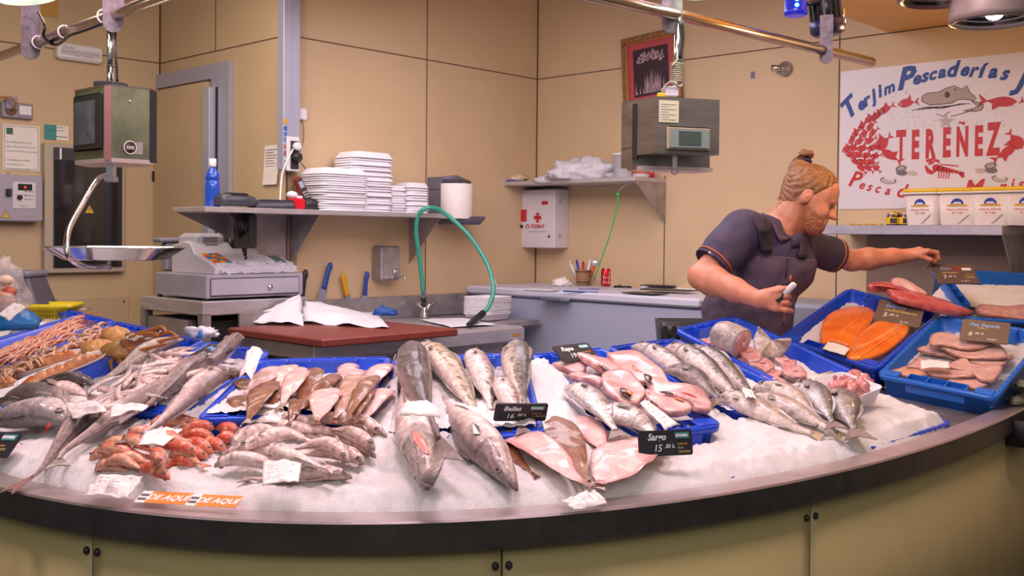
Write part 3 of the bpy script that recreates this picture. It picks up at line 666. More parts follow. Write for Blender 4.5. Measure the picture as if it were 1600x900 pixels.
# cables under shelf
b = MB()
for i in range(4):
    a = W(2, 360+i*6, 330, .2-.03*i); pts = [a, W(2, 368+i*5, 345+4*i, .2), W(2, 372+i*4, 365, .12), W(2, 378+i*2, 387+6*i, .08)]; b.tube(catmull(pts, 12), .006)
b.box((la(W(2, 373, 338, .1), FA).x, 4.40, W(2, 373, 388, .15).z), (la(W(2, 386, 338, .1), FA).x, 4.55, zs-.026), FA, bev=.01)
single('cable_bundle', b, M_['black'], 'tangled black cables hanging below the left end of the shelf', 'cable')
# ================================================================ register and stand
t = Thing('register_stand', 'steel stand with drawer carrying the cash register', 'stand', UU(2.8, -4.7, .15))
sx0, sx1, sy0, sy1, sz = 2.52, 3.115, 4.40, 5.02, 1.12
b = MB(); b.box((sx0, sy0, sz-.07), (sx1, sy1, sz), FA, bev=.005); t.part('top', b, M_['steel'])
for x in (sx0, sx1-.045):
    for y in (sy0, sy1-.045):
        b = MB(); b.box((x, y, .15), (x+.045, y+.045, sz-.06), FA); t.part('leg', b, M_['steel_d'])
b = MB(); b.box((sx0+.06, sy0+.06, sz-.5), (sx1-.02, sy1-.05, sz-.10), FA); t.part('cabinet', b, M_['blackm'])
b = MB(); b.box((sx0+.01, sy0+.16, sz-.34), (sx0+.06, sy1-.06, sz-.10), FA, bev=.004); dr = t.part('drawer', b, M_['steel_d'])
b = MB(); T = FA @ Matrix.Translation((sx0-.01, sy0+.34, sz-.235)); b.sphere((0, 0, 0), (.03, .05, .026), T=T); b.tube([T @ Vector((-.02, 0, .03)), T @ Vector((-.03, 0, .07)), T @ Vector((0, 0, .09))], .006); t.part('drawer_pull', b, M_['chrome'], dr)
# cash drawer
t = Thing('cash_box', 'worn white metal cash drawer under the register', 'cash box', UU(2.8, -4.7, sz))
b = MB(); b.box((sx0+.03, sy0+.02, sz+.012), (sx1-.01, sy1-.10, sz+.125), FA, bev=.004); t.part('body', b, cmat('a5a2ae', .5, var=.12))
b = MB(); b.box((sx0+.055, sy0+.013, sz+.025), (sx1-.04, sy0+.02, sz+.105), FA, bev=.003); t.part('drawer_front', b, cmat('b2afbe', .45, var=.1)); b = MB(); b.box((sx0+.05, sy0+.017, sz+.02), (sx1-.035, sy0+.0195, sz+.11), FA); t.part('gap', b, M_['ink'])
b = MB(); b.lathe([(.013, 0), (.012, .01), (0, .011)], face(FA @ Matrix.Translation((sx0+.38, sy0+.013, sz+.06)), 0), n=14); t.part('lock', b, M_['chrome'])
b = MB()
for x in (sx0+.04, sx1-.03):
    for y in (sy0+.04, sy1-.13): b.box((x-.01, y-.01, sz), (x+.01, y+.01, sz+.013), FA)
t.part('foot', b, M_['black'])
rz = sz+.127
t = Thing('cash_register', 'cream cash register with coloured keys and dark paper hood', 'cash register', UU(2.85, -4.7, rz))
rx0, rx1, ry0, ry1 = sx0+.10, sx1-.02, sy0+.06, sy1-.14
b = MB(); prof = [(ry0, 0), (ry0, .03), (ry0+.03, .045), (ry0+.20, .10), (ry0+.24, .15), (ry0+.30, .16), (ry1, .14), (ry1, 0)]
b.loft([[(x, y, rz+z*s) for y, z in prof] for x, s in ((rx0, .96), (rx0+.01, 1), (rx1-.01, 1), (rx1, .96))], FA, smooth=False); t.part('body', b, cmat('c9c6d2', .45))
kf = FA @ Matrix.Translation((rx0, ry0+.03, rz+.045)) @ Matrix.Rotation(math.atan2(.055, .17), 4, 'X')
cols = ['d8502c', 'e8a030', '3a8ab0']; b = MB(); mats_ = [cmat('d9d6e0', .4), cmat('d8502c'), cmat('e0a030'), cmat('3a8ab0'), cmat('5d7a70')]
kw = (rx1-rx0-.06)/13
for i in range(13):
    for j in range(5):
        mi = (1+(i+j) % 3) if i < 3 else (4 if i > 10 else 0)
        b.box((.03+i*kw, .02+j*.028, 0), (.03+i*kw+kw*.8, .042+j*.028, .008), kf, mi=mi)
t.part('keyboard', b, mats_)
b = MB(); b.box((rx0+.06, ry0+.235, rz+.125), (rx0+.17, ry0+.245, rz+.185), FA, bev=.003); b.box((rx0+.03, ry0+.24, rz+.10), (rx0+.20, ry1, rz+.20), FA, bev=.02); t.part('display_housing', b, cmat('c4c1ce', .45))
b = MB(); b.box((rx0+.07, ry0+.232, rz+.155), (rx0+.15, ry0+.2405, rz+.18), FA); t.part('display_screen', b, cmat('8c8a9c', .2)); b = MB(); b.box((rx0+.08, ry0+.230, rz+.13), (rx0+.15, ry0+.24, rz+.142), FA); t.part('paper_slot', b, M_['black'])
b = MB(); b.loft([rrect(rx0+.21, ry0+.21, rx1-.03, ry1-.02, rz+.10, .02), rrect(rx0+.22, ry0+.24, rx1-.05, ry1-.02, rz+.19, .02)], FA); t.part('printer_hood', b, M_['black'])
sheet('clear_film', 'crumpled clear film along the front of the cash register', [FA @ Vector((rx0+.02, ry0-.025, rz)), FA @ Vector((rx1, ry0-.025, rz)), FA @ Vector((rx1, ry0+.04, rz+.05)), FA @ Vector((rx0+.02, ry0+.04, rz+.05))], lambda u, v: .004, m=mat('clear film', (.8, .8, .85), .15, bump=1, bscale=30, alpha=.45, bdist=.02), amp=.02, cat='film', nu=30, freq=30)
b = MB(); T = FA @ Matrix.Translation((rx0+.06, ry1+.06, rz)); b.box((-.06, 0, 0), (.12, .06, .15), T, bev=.01); b.box((-.10, -.01, .15), (.16, .08, .175), T, bev=.008)
single('customer_display', b, cmat('8d8a98', .45), 'grey box behind the cash register beside the door', 'display')
# ================================================================ freezer + things
zf = 1.135; fy0, fy1 = 4.45, 5.10; fx0, fx1 = -4.595, -2.88
t = Thing('chest_freezer', 'long white chest freezer along the back wall', 'freezer', UU(4.8, -3.7, .15))
b = MB(); b.box((fx0, fy0+.02, .17), (fx1, fy1, zf-.055), FB, bev=.015); t.part('body', b, cmat('a6abc4', .4))
b = MB(); b.box((fx0, fy0, zf-.05), (fx1, fy1, zf), FB, bev=.012); t.part('lid', b, cmat('c9cbdc', .4))
b = MB(); q = la(W(3, 870, 470, .66), FB); b.box((q.x-.10, fy0-.035, zf-.06), (q.x+.10, fy0, zf-.035), FB, bev=.006); t.part('lid_handle', b, cmat('8c90a8', .4))
b = MB(); b.box((fx1-.10, fy0+.012, .85), (fx1-.085, fy0+.02, .93), FB); t.part('name_plate', b, cmat('30303a'))
b = MB(); b.box((fx0+.02, fy0+.03, .15), (fx1-.02, fy1, .17), FB); t.part('plinth', b, M_['blackm'])
Fpl = lambda px, py, z=zf: Pz(px, py, z)
def onfz(px, py): return Pz(px, py, zf+.001)
m = FB.copy(); m.translation = onfz(765, 497)
# tray stack beside freezer stands on table side shelf
p = Pz(756, 499, .962); traystack(p+U2*.03, FA @ Matrix.Rotation(.15, 4, 'Z'), .245, .20, .04, .0085, 12, 'foam trays beside the sink', 'the stack beside the sink')
# crumpled papers on freezer
def crumple(name, label, c, r, m, cat, seed, n=22, amp=.35, f=2.3, group=None):
    b = MB(); rings = []
    for i in range(n//2+1):
        a = max(.03, min(PI-.03, PI*i/(n//2))); ring = []
        for k in range(n):
            d = Vector((math.sin(a)*math.cos(2*PI*k/n), math.sin(a)*math.sin(2*PI*k/n), -math.cos(a)))
            q = 1+amp*(noise.noise(d*f+Vector((seed, 0, 0)))+.5*noise.noise(d*f*2.7+Vector((seed, 3, 0))))
            z = d.z*r[2]*q; z = max(z, -r[2]*.45)
            ring.append(c+Vector((d.x*r[0]*q, d.y*r[1]*q, z+r[2]*.45)))
        rings.append(ring)
    b.loft(rings); return single(name, b, m, label, cat, group)
crumple('blue_cloth', 'small blue crumpled cloth behind the red board', Pz(602, 493, 1.025), (.06, .025, .03), cmat('1c4f9c', .6), 'cloth', 44, amp=.6)
sheet('paper_towel', 'folded white paper towel at the left end of the freezer', [onfz(738, 441), onfz(775, 445), W(3, 770, 420, .3), W(3, 740, 412, .3)], lambda u, v: .0, m=M_['foam'], amp=.03)
crumple('paper_towel', 'crumpled white paper towel right of the folded one', onfz(790, 440), (.10, .05, .05), M_['foam'], 'paper towel', 3)
crumple('paper_towel', 'crumpled white paper beside the wooden pen pot', onfz(878, 447), (.055, .04, .035), M_['paper'], 'paper towel', 8, amp=.6)
p = onfz(911, 446); T = Matrix.Translation(p); b = MB(); b.lathe([(.036, 0), (.040, .003), (.050, .095), (.052, .10), (.045, .10), (.036, .006)], T, n=24)
t = Thing('pen_pot', 'small wooden bucket full of markers on the freezer', 'pot', p); t.part('bucket', b, M_['wood']); b = MB(); b.lathe([(.0505, .086), (.052, .087), (.052, .092), (.0505, .093)], T, n=24, cap=False); t.part('hoop', b, cmat('4a2c1c')); b = MB(); b.lathe([(.041, .018), (.043, .019), (.043, .025), (.041, .026)], T, n=24, cap=False); t.part('hoop', b, cmat('4a2c1c'))
for i, (c, ds) in enumerate((('dfe0ea', 'white cap'), ('2c3c9c', 'navy barrel'), ('c81c24', 'red barrel'), ('e8e4ee', 'white and grey barrel'), ('e05030', 'orange barrel'))):
    a = -.8+i*.4; q = p+Vector((-.03+.015*i, .01*(-1)**i, .03)); b = MB(); b.tube([q, q+Vector((.05*(i-2)*.5, .0, .105+.01*(i % 2)))], .008); b.tube([q+Vector((.05*(i-2)*.5, .0, .105+.01*(i % 2))), q+Vector((.05*(i-2)*.58, 0, .125+.01*(i % 2)))], [.008, .005]); single('marker_pen', b, cmat(c, .35), 'marker pen with %s in the wooden bucket' % ds, 'pen', 'pens in the wooden bucket')
p = onfz(947, 447); T = Matrix.Translation(p); b = MB(); b.lathe([(.022, 0), (.029, .004), (.032, .012), (.032, .100), (.027, .112), (.026, .1145), (.024, .112), (.0, .111)], T, n=28)
t = Thing('soda_can', 'red drinks can with white lettering on the freezer', 'can', p); t.part('can', b, cmat('c81826', .25, .4)); b = MB(); b.lathe([(.026, .110), (.0275, .1125), (.026, .116), (.024, .1125), (.001, .112)], T, n=28); t.part('lid', b, M_['chrome'])
b = MB()
for r_, y_ in ((0, .02), (1, .05)):
    for i, ch in enumerate('Cola' if r_ else 'Zero'):
        a = -PI/2-.6+i*.40; cc = Matrix.Translation(p+Vector((.0325*math.cos(a), .0325*math.sin(a), y_))) @ Matrix.Rotation(a+PI/2, 4, 'Z') @ Matrix.Rotation(PI/2, 4, 'X'); txt(b, ch, cc, 0, 0, .02, align='C')
b2 = b
for a_ in (-2.2, -1.2): b.tube([p+Vector((.0325*math.cos(a_+k*.03), .0325*math.sin(a_+k*.03), .01+.012*k)) for k in range(8)], .0012)
t.part('lettering', b, M_['txtw'])
# big roll lying
a = onfz(898, 441); e = onfz(982, 448); ax = (e-a).normalized(); b = MB(); up = Vector((0, 0, .045)); b.tube([a+up, e+up], .045, n=20); t = Thing('film_roll', 'grey roll of film lying along the freezer behind the can', 'roll', a); t.part('roll', b, cmat('9d9ba4', .4)); b = MB(); b.tube([e+up-ax*.004, e+up+ax*.003], .046, n=20); b.tube([e+up, e+up+ax*.005], .03, n=18); t.part('core', b, cmat('3a2c24'))
b = MB(); p = onfz(825, 440); b.tube([onfz(812, 439), onfz(872, 441)], .008); b.tube([onfz(812, 439), onfz(808, 438)], [.008, .002]); single('sharpening_steel', b, M_['black'], 'thin black rod lying at the back of the freezer', 'rod')
crumple('blue_cloth', 'crumpled dark blue cloth on the freezer right of the can', onfz(1002, 447), (.06, .045, .04), cmat('14204c', .7), 'cloth', 12, amp=.6)
b = MB(); b.tube([onfz(960, 449), onfz(986, 450)], .012); b.sphere(onfz(968, 449)+Vector((0, 0, .006)), .012, n=8); single('black_torch', b, M_['black'], 'short black torch lying beside the red can', 'torch')
for i, (x, y, w_, l_) in enumerate(((1008, 460, .22, 'lower black tag holder sheet near freezer front'), (1045, 457, .30, 'wide black tray leaning at the right of the freezer top'), (1030, 452, .2, 'upper black slate sheet on the freezer behind the other'))):
    m = FB.copy(); m.translation = onfz(x, y)+Vector((0, 0, .004+i*.008)); m = m @ Matrix.Rotation(.2*i-.1, 4, 'Z'); b = MB(); b.box((-w_/2, -.07, 0), (w_/2, .07, .006), m, bev=.002); single('black_sheet', b, M_['black'], l_, 'sheet')
b = MB(); m = FB.copy(); m.translation = onfz(1055, 452); b.box((-.22, -.05, 0), (.2, .09, .012), m, bev=.003); single('white_tray', b, M_['white'], 'flat white tray at the right end of the freezer against the wall', 'tray')
b = MB(); b.loft([rrect(-.04, -.1, .04, .1, 0, .02), rrect(-.05, -.12, .05, .12, .012, .02)], FB.to_3x3().to_4x4() if 0 else (lambda m: m)(Matrix.Translation(onfz(845, 455)) @ Matrix.Rotation(.9, 4, 'Z'))); single('white_tray', b, cmat('d5d4e0', .4), 'small flat white tray near the left front of the freezer lid', 'tray')
b = MB(); p = onfz(905, 452); b.tube([p, p+Vector((.12, .02, 0))], .004); b.tube([onfz(880, 455), onfz(935, 457)], .004); single('blue_marker', b, cmat('2a4cb0'), 'thin blue marker lying in front of the pen bucket', 'pen')
# ---- first-aid cabinet
t, Mx, w_, h_ = simplebox('first_aid_cabinet', 'white first aid wall cabinet with a red cross', 'cabinet', 3, 815, 297, 866, 388, .14, cmat('d2ccd6', .4), .006)
f = face(Mx, -.1405)
b = MB(); c = (w_*.50, h_*.52); k = .021
for a in range(4):
    q = Matrix.Rotation(a*PI/2, 4, 'Z'); P = lambda x, y: f @ (Matrix.Translation((c[0], c[1], .0008)) @ q @ Vector((x, y, 0)))
    b.add([P(-.006, 0), P(.006, 0), P(.016, .034), P(0, .030), P(-.016, .034)], [(0, 1, 2, 3, 4)])
t.part('red_cross', b, M_['red'])
b = MB(); txt(b, 'FREMAP', f, w_*.30, h_*.335, .040, z=.001, bold=.012, sx=.85); b.tube([f @ Vector((w_*.20+.012*math.cos(a), h_*.365+.014*math.sin(a), .001)) for a in [i*PI/6-.9 for i in range(11)]], .003); b.box((w_*.62, h_*.74, 0), (w_*.8, h_*.80, .001), f); t.part('lettering', b, M_['red'])
b = MB(); b.box((w_*.0, h_*.46, -.002), (w_*.17, h_*.66, .012), f, bev=.004); t.part('handle', b, M_['red'])
b = MB(); b.sphere((.01, h_*.37, .01), .012, T=f); b.sphere((w_*.85, h_*.2, .004), .008, T=f); t.part('lock', b, M_['black']); b = MB(); b.box((w_*.18, h_*.285, .0005), (w_*.8, h_*.292, .001), f); b.box((w_*.25, h_*.27, .0005), (w_*.75, h_*.276, .001), f); t.part('small_print', b, M_['greyink'])
b = MB()
for z in (h_*.2, h_*.8): b.box((w_-.002, -.10, z-.015), (w_+.004, -.08, z+.015), Mx)
t.part('hinge', b, cmat('a9a4b4'))
b = MB(); b.box((w_*.015, -.1415, h_*.015), (w_*.985, -.1405, h_*.985), Mx)
# ---- shelf on right wall near the corner
x0 = la(W(3, 780, 284, .32), FB).x; x1 = la(W(3, 1038, 280, .02), FB).x
zs2 = 1.80; x0 = max(x0, -4.67)
mb_ = shelf('steel_shelf', 'steel wall shelf above the first aid cabinet', FB, x0, x1, 4.79, 5.106, zs2, .026, [(x1-.005, .245, .31), (x0+.01, .16, .25)])
def onsh(px, off, y=280): q = la(W(3, px, y, off), FB); return FB @ Vector((q.x, 5.107-off, zs2))
crumple('plastic_bag', 'crumpled white plastic bag on the shelf above the cabinet', onsh(915, .2), (.22, .10, .085), M_['bag'], 'bag', 5, n=34, amp=.45)
crumple('plastic_bag', 'small twisted end of white plastic drooping over the shelf edge', onsh(858, .30)+Vector((0, 0, -.02)), (.09, .05, .03), M_['bag'], 'bag', 15, n=20, amp=.6)
p = onsh(975, .16); b = MB(); T = Matrix.Translation(p); b.lathe([(.06, 0), (.072, .14), (.075, .14), (.075, .15), (.07, .15), (.058, .005)], T); single('white_tub', b, M_['white'], 'tall white tub on the shelf beside the plastic bag', 'tub')
p = onsh(1003, .13); b = MB(); T = Matrix.Translation(p); b.lathe([(.055, 0), (.058, .06), (.05, .075), (.0, .076)], T); t = Thing('jar', 'wide jar with white base and red label at shelf end', 'jar', p); t.part('jar', b, cmat('e0d2d4', .3)); b = MB(); b.lathe([(.0585, .025), (.0595, .055)], T, cap=False); t.part('label', b, cmat('b04a3c'))
p = onsh(1018, .12); b = MB(); T = Matrix.Translation(p); b.lathe([(.016, 0), (.016, .035), (.012, .045), (.012, .07), (.0, .071)], T, n=14); single('small_bottle', b, cmat('b0202a', .3), 'tiny red bottle with dark cap at the shelf end', 'bottle')
m = FB.copy(); m.translation = onsh(800, .2); b = MB(); b.box((-.10, -.1, 0), (.10, .08, .012), m, bev=.004); single('blue_packet', b, cmat('3a4cb0', .4), 'flat blue packet at the left end of the right shelf', 'packet')
crumple('plastic_wrap', 'crinkled clear wrap with yellow print on the blue packet', onsh(803, .2)+Vector((0, 0, .012)), (.09, .05, .03), cmat('c9b98a', .3), 'wrap', 22, amp=.5)
# green string with hook
hk = la(W(3, 980, 288, .3), FB); p0 = FB @ Vector((hk.x, 4.83, zs2-.026)); b = MB(); p1 = W(3, 966, 300, .28)
b.tube([p0, p0+Vector((0, 0, -.01)), W(3, 972, 293, .28), p1, p1+Vector((0, 0, -.015))], .003); t = Thing('string', 'bright green string hanging from a metal hook under the shelf', 'string', p0); t.part('hook', b, M_['chrome'])
b = MB(); b.tube(catmull([p1+Vector((0, 0, -.01)), W(3, 964, 325, .28), W(3, 955, 360, .29), W(3, 945, 390, .30), W(3, 937, 412, .30), W(3, 931, 430, .30), onfz(926, 440)], 30), .0042, n=6); b.sphere(p1+Vector((0, 0, -.015)), .012, n=8); t.part('cord', b, cmat('2fb84c', .5))
b = MB(); b.sphere(W(3, 931, 411, .30), (.03, .012, .02), n=12); single('metal_spoon_head', b, M_['steel'], 'oval steel scoop hanging behind the pen bucket on the string', 'scoop')
# ---- wall details
p = W(3, 1176, 117, .003); b = MB(); T = face(FB, 0); q = la(p, FB); b.box((q.x-.012, 5.103, q.z-.02), (q.x+.012, 5.106, q.z+.018), FB, bev=.001); single('blue_dab', b, cmat('6f6f90'), 'small blue-grey sticker dab on the right wall', 'sticker')
p = W(3, 1228, 108, .0); T = frame(p, U3, -U2); b = MB(); b.lathe([(.038, 0), (.042, .012), (.034, .03), (.015, .035), (.014, .05), (.0, .05)], T, n=20); t = Thing('wall_valve', 'round dark metal valve on the right wall below the rail', 'valve', p); t.part('flange', b, M_['steel_d']); b = MB(); b.tube([p-U2*.04, p-U2*.055-U3*.055+Vector((0, 0, .005))], [.016, .02]); t.part('nozzle', b, M_['chrome'])
# ---- tilted picture
A, B = W(3, 970, 62, .04), W(3, 1052, 43, .04); Cc = W(3, 983, 142, .01)
x = (B-A).normalized(); up = (A-Cc); n = -U2; n = (n-x*n.dot(x)).normalized(); y = n.cross(x)
Mx = Matrix(((x.x, y.x, n.x, 0), (x.y, y.y, n.y, 0), (x.z, y.z, n.z, 0), (0, 0, 0, 1))); h_ = .46; w_ = (W(3, 1060, 41, .04)-A).length; Mx.translation = A-y*h_
t = Thing('picture_frame', 'tilted picture in an ornate dark gilt frame behind the scale', 'picture', None, Mx=Mx)
b = MB(); e = .04
for q in ((0, 0, w_, e), (0, h_-e, w_, h_), (0, e, e, h_-e), (w_-e, e, w_, h_-e)):
    b.box((q[0], q[1], -.02), (q[2], q[3], .008), Mx, bev=.006)
t.part('frame', b, M_['gold']); b = MB()
for q in ((e, e, w_-e, e+.008), (e, h_-e-.008, w_-e, h_-e), (e, e, e+.008, h_-e), (w_-e-.008, e, w_-e, h_-e)): b.box((q[0], q[1], -.01), (q[2], q[3], .004), Mx)
t.part('inner_trim', b, cmat('b06a34', .4))
b = MB(); b.box((e, e, -.012), (w_-e, h_-e, -.006), Mx); t.part('mat_board', b, cmat('b04850'))
b = MB(); b.box((.085, .085, -.006), (w_-.085, h_-.085, -.004), Mx); t.part('print', b, cmat('35222e', .4))
b = MB(); random.seed(5)
for i in range(60):
    x_ = random.gauss(w_*.5, w_*.10); x_ = max(.10, min(w_-.11, x_)); hh = random.uniform(.03, .17)*(1-abs(x_-w_*.5)/w_*2); b.add([Mx @ Vector(v) for v in ((x_-.004, .10, -.003), (x_+.004, .10, -.003), (x_+random.uniform(-.01, .01), .10+hh, -.003))], [(0, 1, 2)])
for i in range(50):
    x_ = random.uniform(.12, w_-.12); z_ = h_-.13-.09*abs(x_/w_-.5)+random.uniform(-.03, .01); b.add([Mx @ Vector(v) for v in ((x_-.012, z_, -.003), (x_+.012, z_, -.003), (x_+.004, z_+.03, -.003))], [(0, 1, 2)])
t.part('white_figures', b, cmat('b59aa6', .6))
# ---- poster
Mx, w_, h_ = wallbox(3, 1314, 112, 1700, 327, .006)
zt_ = W(3, 1314, 112, .006).z; zb_ = W(3, 1312, 327, .006).z; Mx.translation = Vector((Mx.translation.x, Mx.translation.y, zb_)); h_ = zt_-zb_; w_ = 1.62
t = Thing('fish_shop_sign', 'white painted fish shop sign with blue and red lettering', 'sign', None, Mx=Mx)
b = MB(); b.box((0, -.006, 0), (w_, 0, h_), Mx); t.part('board', b, cmat('d9d5dc', .35))
PF = face(Mx, -.0062); iPF = PF.inverted()
def pp(px, py):
    v = iPF @ W(3, px, py, .006); return v.x, v.y
ps = abs(pp(1400, 200)[1]-pp(1400, 201)[1])
def letters(lst, mi_mat, name, bold, shear, sx=1):
    b = MB()
    for ch, px, py, hpx, rot in lst:
        x_, y_ = pp(px, py); txt(b, ch, PF, x_, y_, hpx*ps/.70, z=.001, sx=sx, bold=bold, shear=shear, rot=rot, align='C')
    t.part(name, b, mi_mat)
letters([('T', 1336, 176, 28, .75), ('e', 1349, 170, 19, .6), ('r', 1358, 163, 19, .5), ('j', 1369, 157, 20, .45), ('i', 1378, 150, 19, .4), ('m', 1391, 145, 17, .35),
         ('P', 1418, 137, 32, .12), ('e', 1433, 131, 19, .12), ('s', 1446, 127, 19, .1), ('c', 1458, 124, 18, .1), ('a', 1472, 121, 18, .1), ('d', 1490, 119, 22, .05), ('e', 1507, 118, 19, 0), ('r', 1522, 119, 19, 0), ('í', 1537, 120, 20, 0), ('a', 1551, 121, 19, 0), ('s', 1570, 124, 19, -.05), ('J', 1598, 137, 30, -.1)], M_['blueink'], 'blue_lettering', .042, .35)
letters([('P', 1335, 291, 24, -.15), ('e', 1346, 295, 14, -.12), ('s', 1358, 298, 14, -.12), ('c', 1371, 301, 14, -.1), ('a', 1386, 304, 14, -.1), ('d', 1409, 308, 20, -.05), ('o', 1424, 311, 14, -.05), ('s', 1439, 312, 14, 0), ('y', 1468, 311, 14, 0),
         ('M', 1522, 306, 24, .05), ('a', 1549, 304, 17, .1), ('r', 1567, 300, 17, .1), ('i', 1583, 297, 17, .15), ('s', 1596, 295, 15, .15)], M_['red'], 'lower_red_lettering', .025, .35)
letters([('T', 1408, 246, 41, .0), ('E', 1430, 246, 41, 0), ('R', 1454, 245, 41, 0), ('E', 1479, 243, 41, 0), ('N', 1503, 242, 41, 0), ('E', 1529, 241, 41, 0), ('Z', 1553, 240, 44, 0)], M_['red'], 'large_red_lettering', .05, 0, .40)
b = MB(); x_, y_ = pp(1503, 194); b.add([PF @ Vector((x_+a*ps, y_+c_*ps, .001)) for a, c_ in ((-5, -2), (-3, 2), (0, 0), (3, -2), (5, 2), (3, 4), (0, 3), (-4, 5))], [(0, 1, 2, 7), (2, 3, 4, 5), (2, 5, 6, 7)]); t.part('tilde', b, M_['red'])
def decal(poly, z=.0012): return [PF @ Vector((*pp(*q), z)) for q in poly]
def efish(b, cx, cy, L, ang, fat=.20, mi=0, tail=True, z=.0012):
    x_, y_ = pp(cx, cy); L *= ps; out = []
    n = 9
    for i in range(n): q = i/(n-1); out.append((-.5+q*.78, fat*math.sin(PI*(q**.75))*.9))
    for i in range(n-2, 0, -1): q = i/(n-1); out.append((-.5+q*.78, -fat*math.sin(PI*(q**.8))*.75))
    c_, s_ = math.cos(ang), math.sin(ang)
    P = lambda u, v: PF @ Vector((x_+(u*c_-v*s_)*L, y_+(u*s_+v*c_)*L, z))
    vs = [P(*q) for q in out]; b.add(vs, [list(range(len(vs)))], mi)
    if tail: b.add([P(.24, 0), P(.5, .20), P(.40, 0), P(.5, -.20)], [(0, 2, 1), (0, 3, 2)], mi)
    b.add([P(-.12, fat*.7), P(.10, fat*1.5), P(.12, fat*.5)], [(0, 2, 1)], mi)
b = MB(); random.seed(3)
# swarm: (x,y,length,angle) tail pointing along angle
SW = [(1420, 161, 34, .08), (1386, 170, 30, .45), (1374, 178, 26, .6), (1360, 184, 24, .75), (1349, 195, 24, .85), (1362, 196, 22, .7), (1339, 206, 24, .9), (1352, 208, 24, .6), (1366, 206, 22, .7), (1333, 217, 22, .9), (1345, 220, 24, .4), (1361, 219, 24, .4), (1325, 231, 24, .6), (1336, 232, 24, .1), (1350, 232, 26, .1), (1366, 231, 24, .2), (1330, 243, 24, -.5), (1343, 243, 24, -.3), (1357, 243, 24, 0), (1370, 244, 22, .2), (1337, 254, 22, -.8), (1349, 254, 24, -.3), (1363, 254, 24, -.2), (1347, 264, 24, -.8), (1358, 264, 22, -.6), (1370, 264, 20, -.7), (1368, 184, 20, .6)]
for x_, y_, L, a in SW: efish(b, x_, y_, L, a, .24)
efish(b, 1382, 222, 34, .75, .34); efish(b, 1394, 245, 40, -.55, .2)
for x_, y_, L, a in SW[1:]: efish(b, 1570+(1434-x_)*.8, y_-8, L, PI-a, .24)
efish(b, 1558, 158, 56, PI-.1, .16); efish(b, 1586, 218, 34, PI-.9, .34); efish(b, 1568, 240, 40, PI+.6, .2)
t.part('red_fish_shoal', b, M_['red'])
b = MB()
for x_, y_, L, a in SW[::1]:
    u, v = pp(x_, y_); L *= ps; c_, s_ = math.cos(a), math.sin(a); u -= .34*L*c_; v -= .34*L*s_
    b.add([PF @ Vector((u+.035*L*math.cos(q), v+.035*L*math.sin(q), .002)) for q in [k*PI/3 for k in range(6)]], [range(6)])
t.part('fish_eyes', b, M_['white'])
# lobster
b = MB(); z = .0012
for q in range(7):
    u = q/6; cx, cy = 1463+u*38, 262+u*8; r = 7.5*(1-u*.55); b.add(decal([(cx+r*.9*math.cos(k), cy+r*.75*math.sin(k)) for k in [i*PI/4 for i in range(8)]]), [range(8)[::-1]])
for poly in ([(1468, 256), (1458, 250), (1449, 254), (1446, 250), (1456, 247), (1468, 250)], [(1463, 268), (1456, 273), (1448, 270), (1445, 261), (1447, 257), (1451, 263), (1457, 267), (1464, 262)], [(1450, 258), (1452, 252), (1462, 251), (1458, 256)], [(1499, 268), (1507, 269), (1507, 277), (1503, 278), (1497, 271)]):
    b.add(decal(poly), [range(len(poly))[::-1]])
for i in range(5): b.add(decal([(1466+i*4, 267), (1468+i*4, 267), (1467+i*4, 279), (1465.5+i*4, 279)]), [(3, 2, 1, 0)])
for dy in (0, 2): b.add(decal([(1468, 256), (1498, 258+dy), (1498, 259+dy), (1468, 257.2)]), [(3, 2, 1, 0)])
t.part('red_lobster', b, M_['red'])
b = MB()
def ell(cx, cy, rx, ry, a=0, mi=0, z=.0012, n=16): b.add(decal([(cx+rx*math.cos(k)*math.cos(a)-ry*math.sin(k)*math.sin(a), cy+rx*math.cos(k)*math.sin(a)+ry*math.sin(k)*math.cos(a)) for k in [i*2*PI/n for i in range(n)]], z), [list(range(n))[::-1]], mi)
for cx, cy, s in ((1409, 265, 1), (1549, 261, 1.1)):
    ell(cx-1, cy-2, 9*s, 4.6*s, -.2); ell(cx, cy+5, 9*s, 4.5*s, .05, z=.0015); ell(cx+17*(1 if cx < 1500 else -1), cy+6, 8*s, 4*s, .05, mi=1)
    for k in range(3): ell(cx-1, cy-2+k*.01, (7-2.4*k)*s, (3.4-1.2*k)*s, -.2, mi=2-(k % 2), z=.0018+.0003*k)
for cx, cy in ((1388, 282), (1562, 279)):
    ell(cx, cy, 13, 5.5, .1, mi=0); ell(cx+2, cy-3, 8, 2.6, .2, mi=3, z=.0016); ell(cx, cy+.5, 11, 4, .1, mi=1, z=.0014)
t.part('shell_drawings', b, [cmat('6e6468'), cmat('bfb0a8'), cmat('8a7d7e'), cmat('d9d5dc', .35)])
b = MB(); cal = [(1440, 158), (1441, 150), (1450, 145), (1466, 144), (1480, 137), (1492, 134), (1502, 139), (1511, 134), (1515, 144), (1522, 150), (1526, 154), (1520, 157), (1506, 155), (1496, 156), (1488, 161), (1470, 163), (1452, 164)]
cal2 = [(1518, 158), (1530, 160), (1537, 164), (1534, 172), (1524, 174), (1505, 173), (1520, 170), (1528, 166)]
b.add(decal(cal), [range(len(cal))[::-1]]); b.add(decal(cal2), [range(len(cal2))[::-1]]); t.part('grey_creature', b, cmat('a89890', .5))
b = MB()
def line(pts, wd=.9):
    q = decal(pts, .002); b.tube(q, ps*wd*.5, n=4)
line(cal+[cal[0]]); line(cal2+[cal2[0]])
for k in range(5): line([(1425+8*k, 173-k), (1445+8*k, 167), (1470+8*k, 170-2*k), (1500+4*k, 162)], .8)
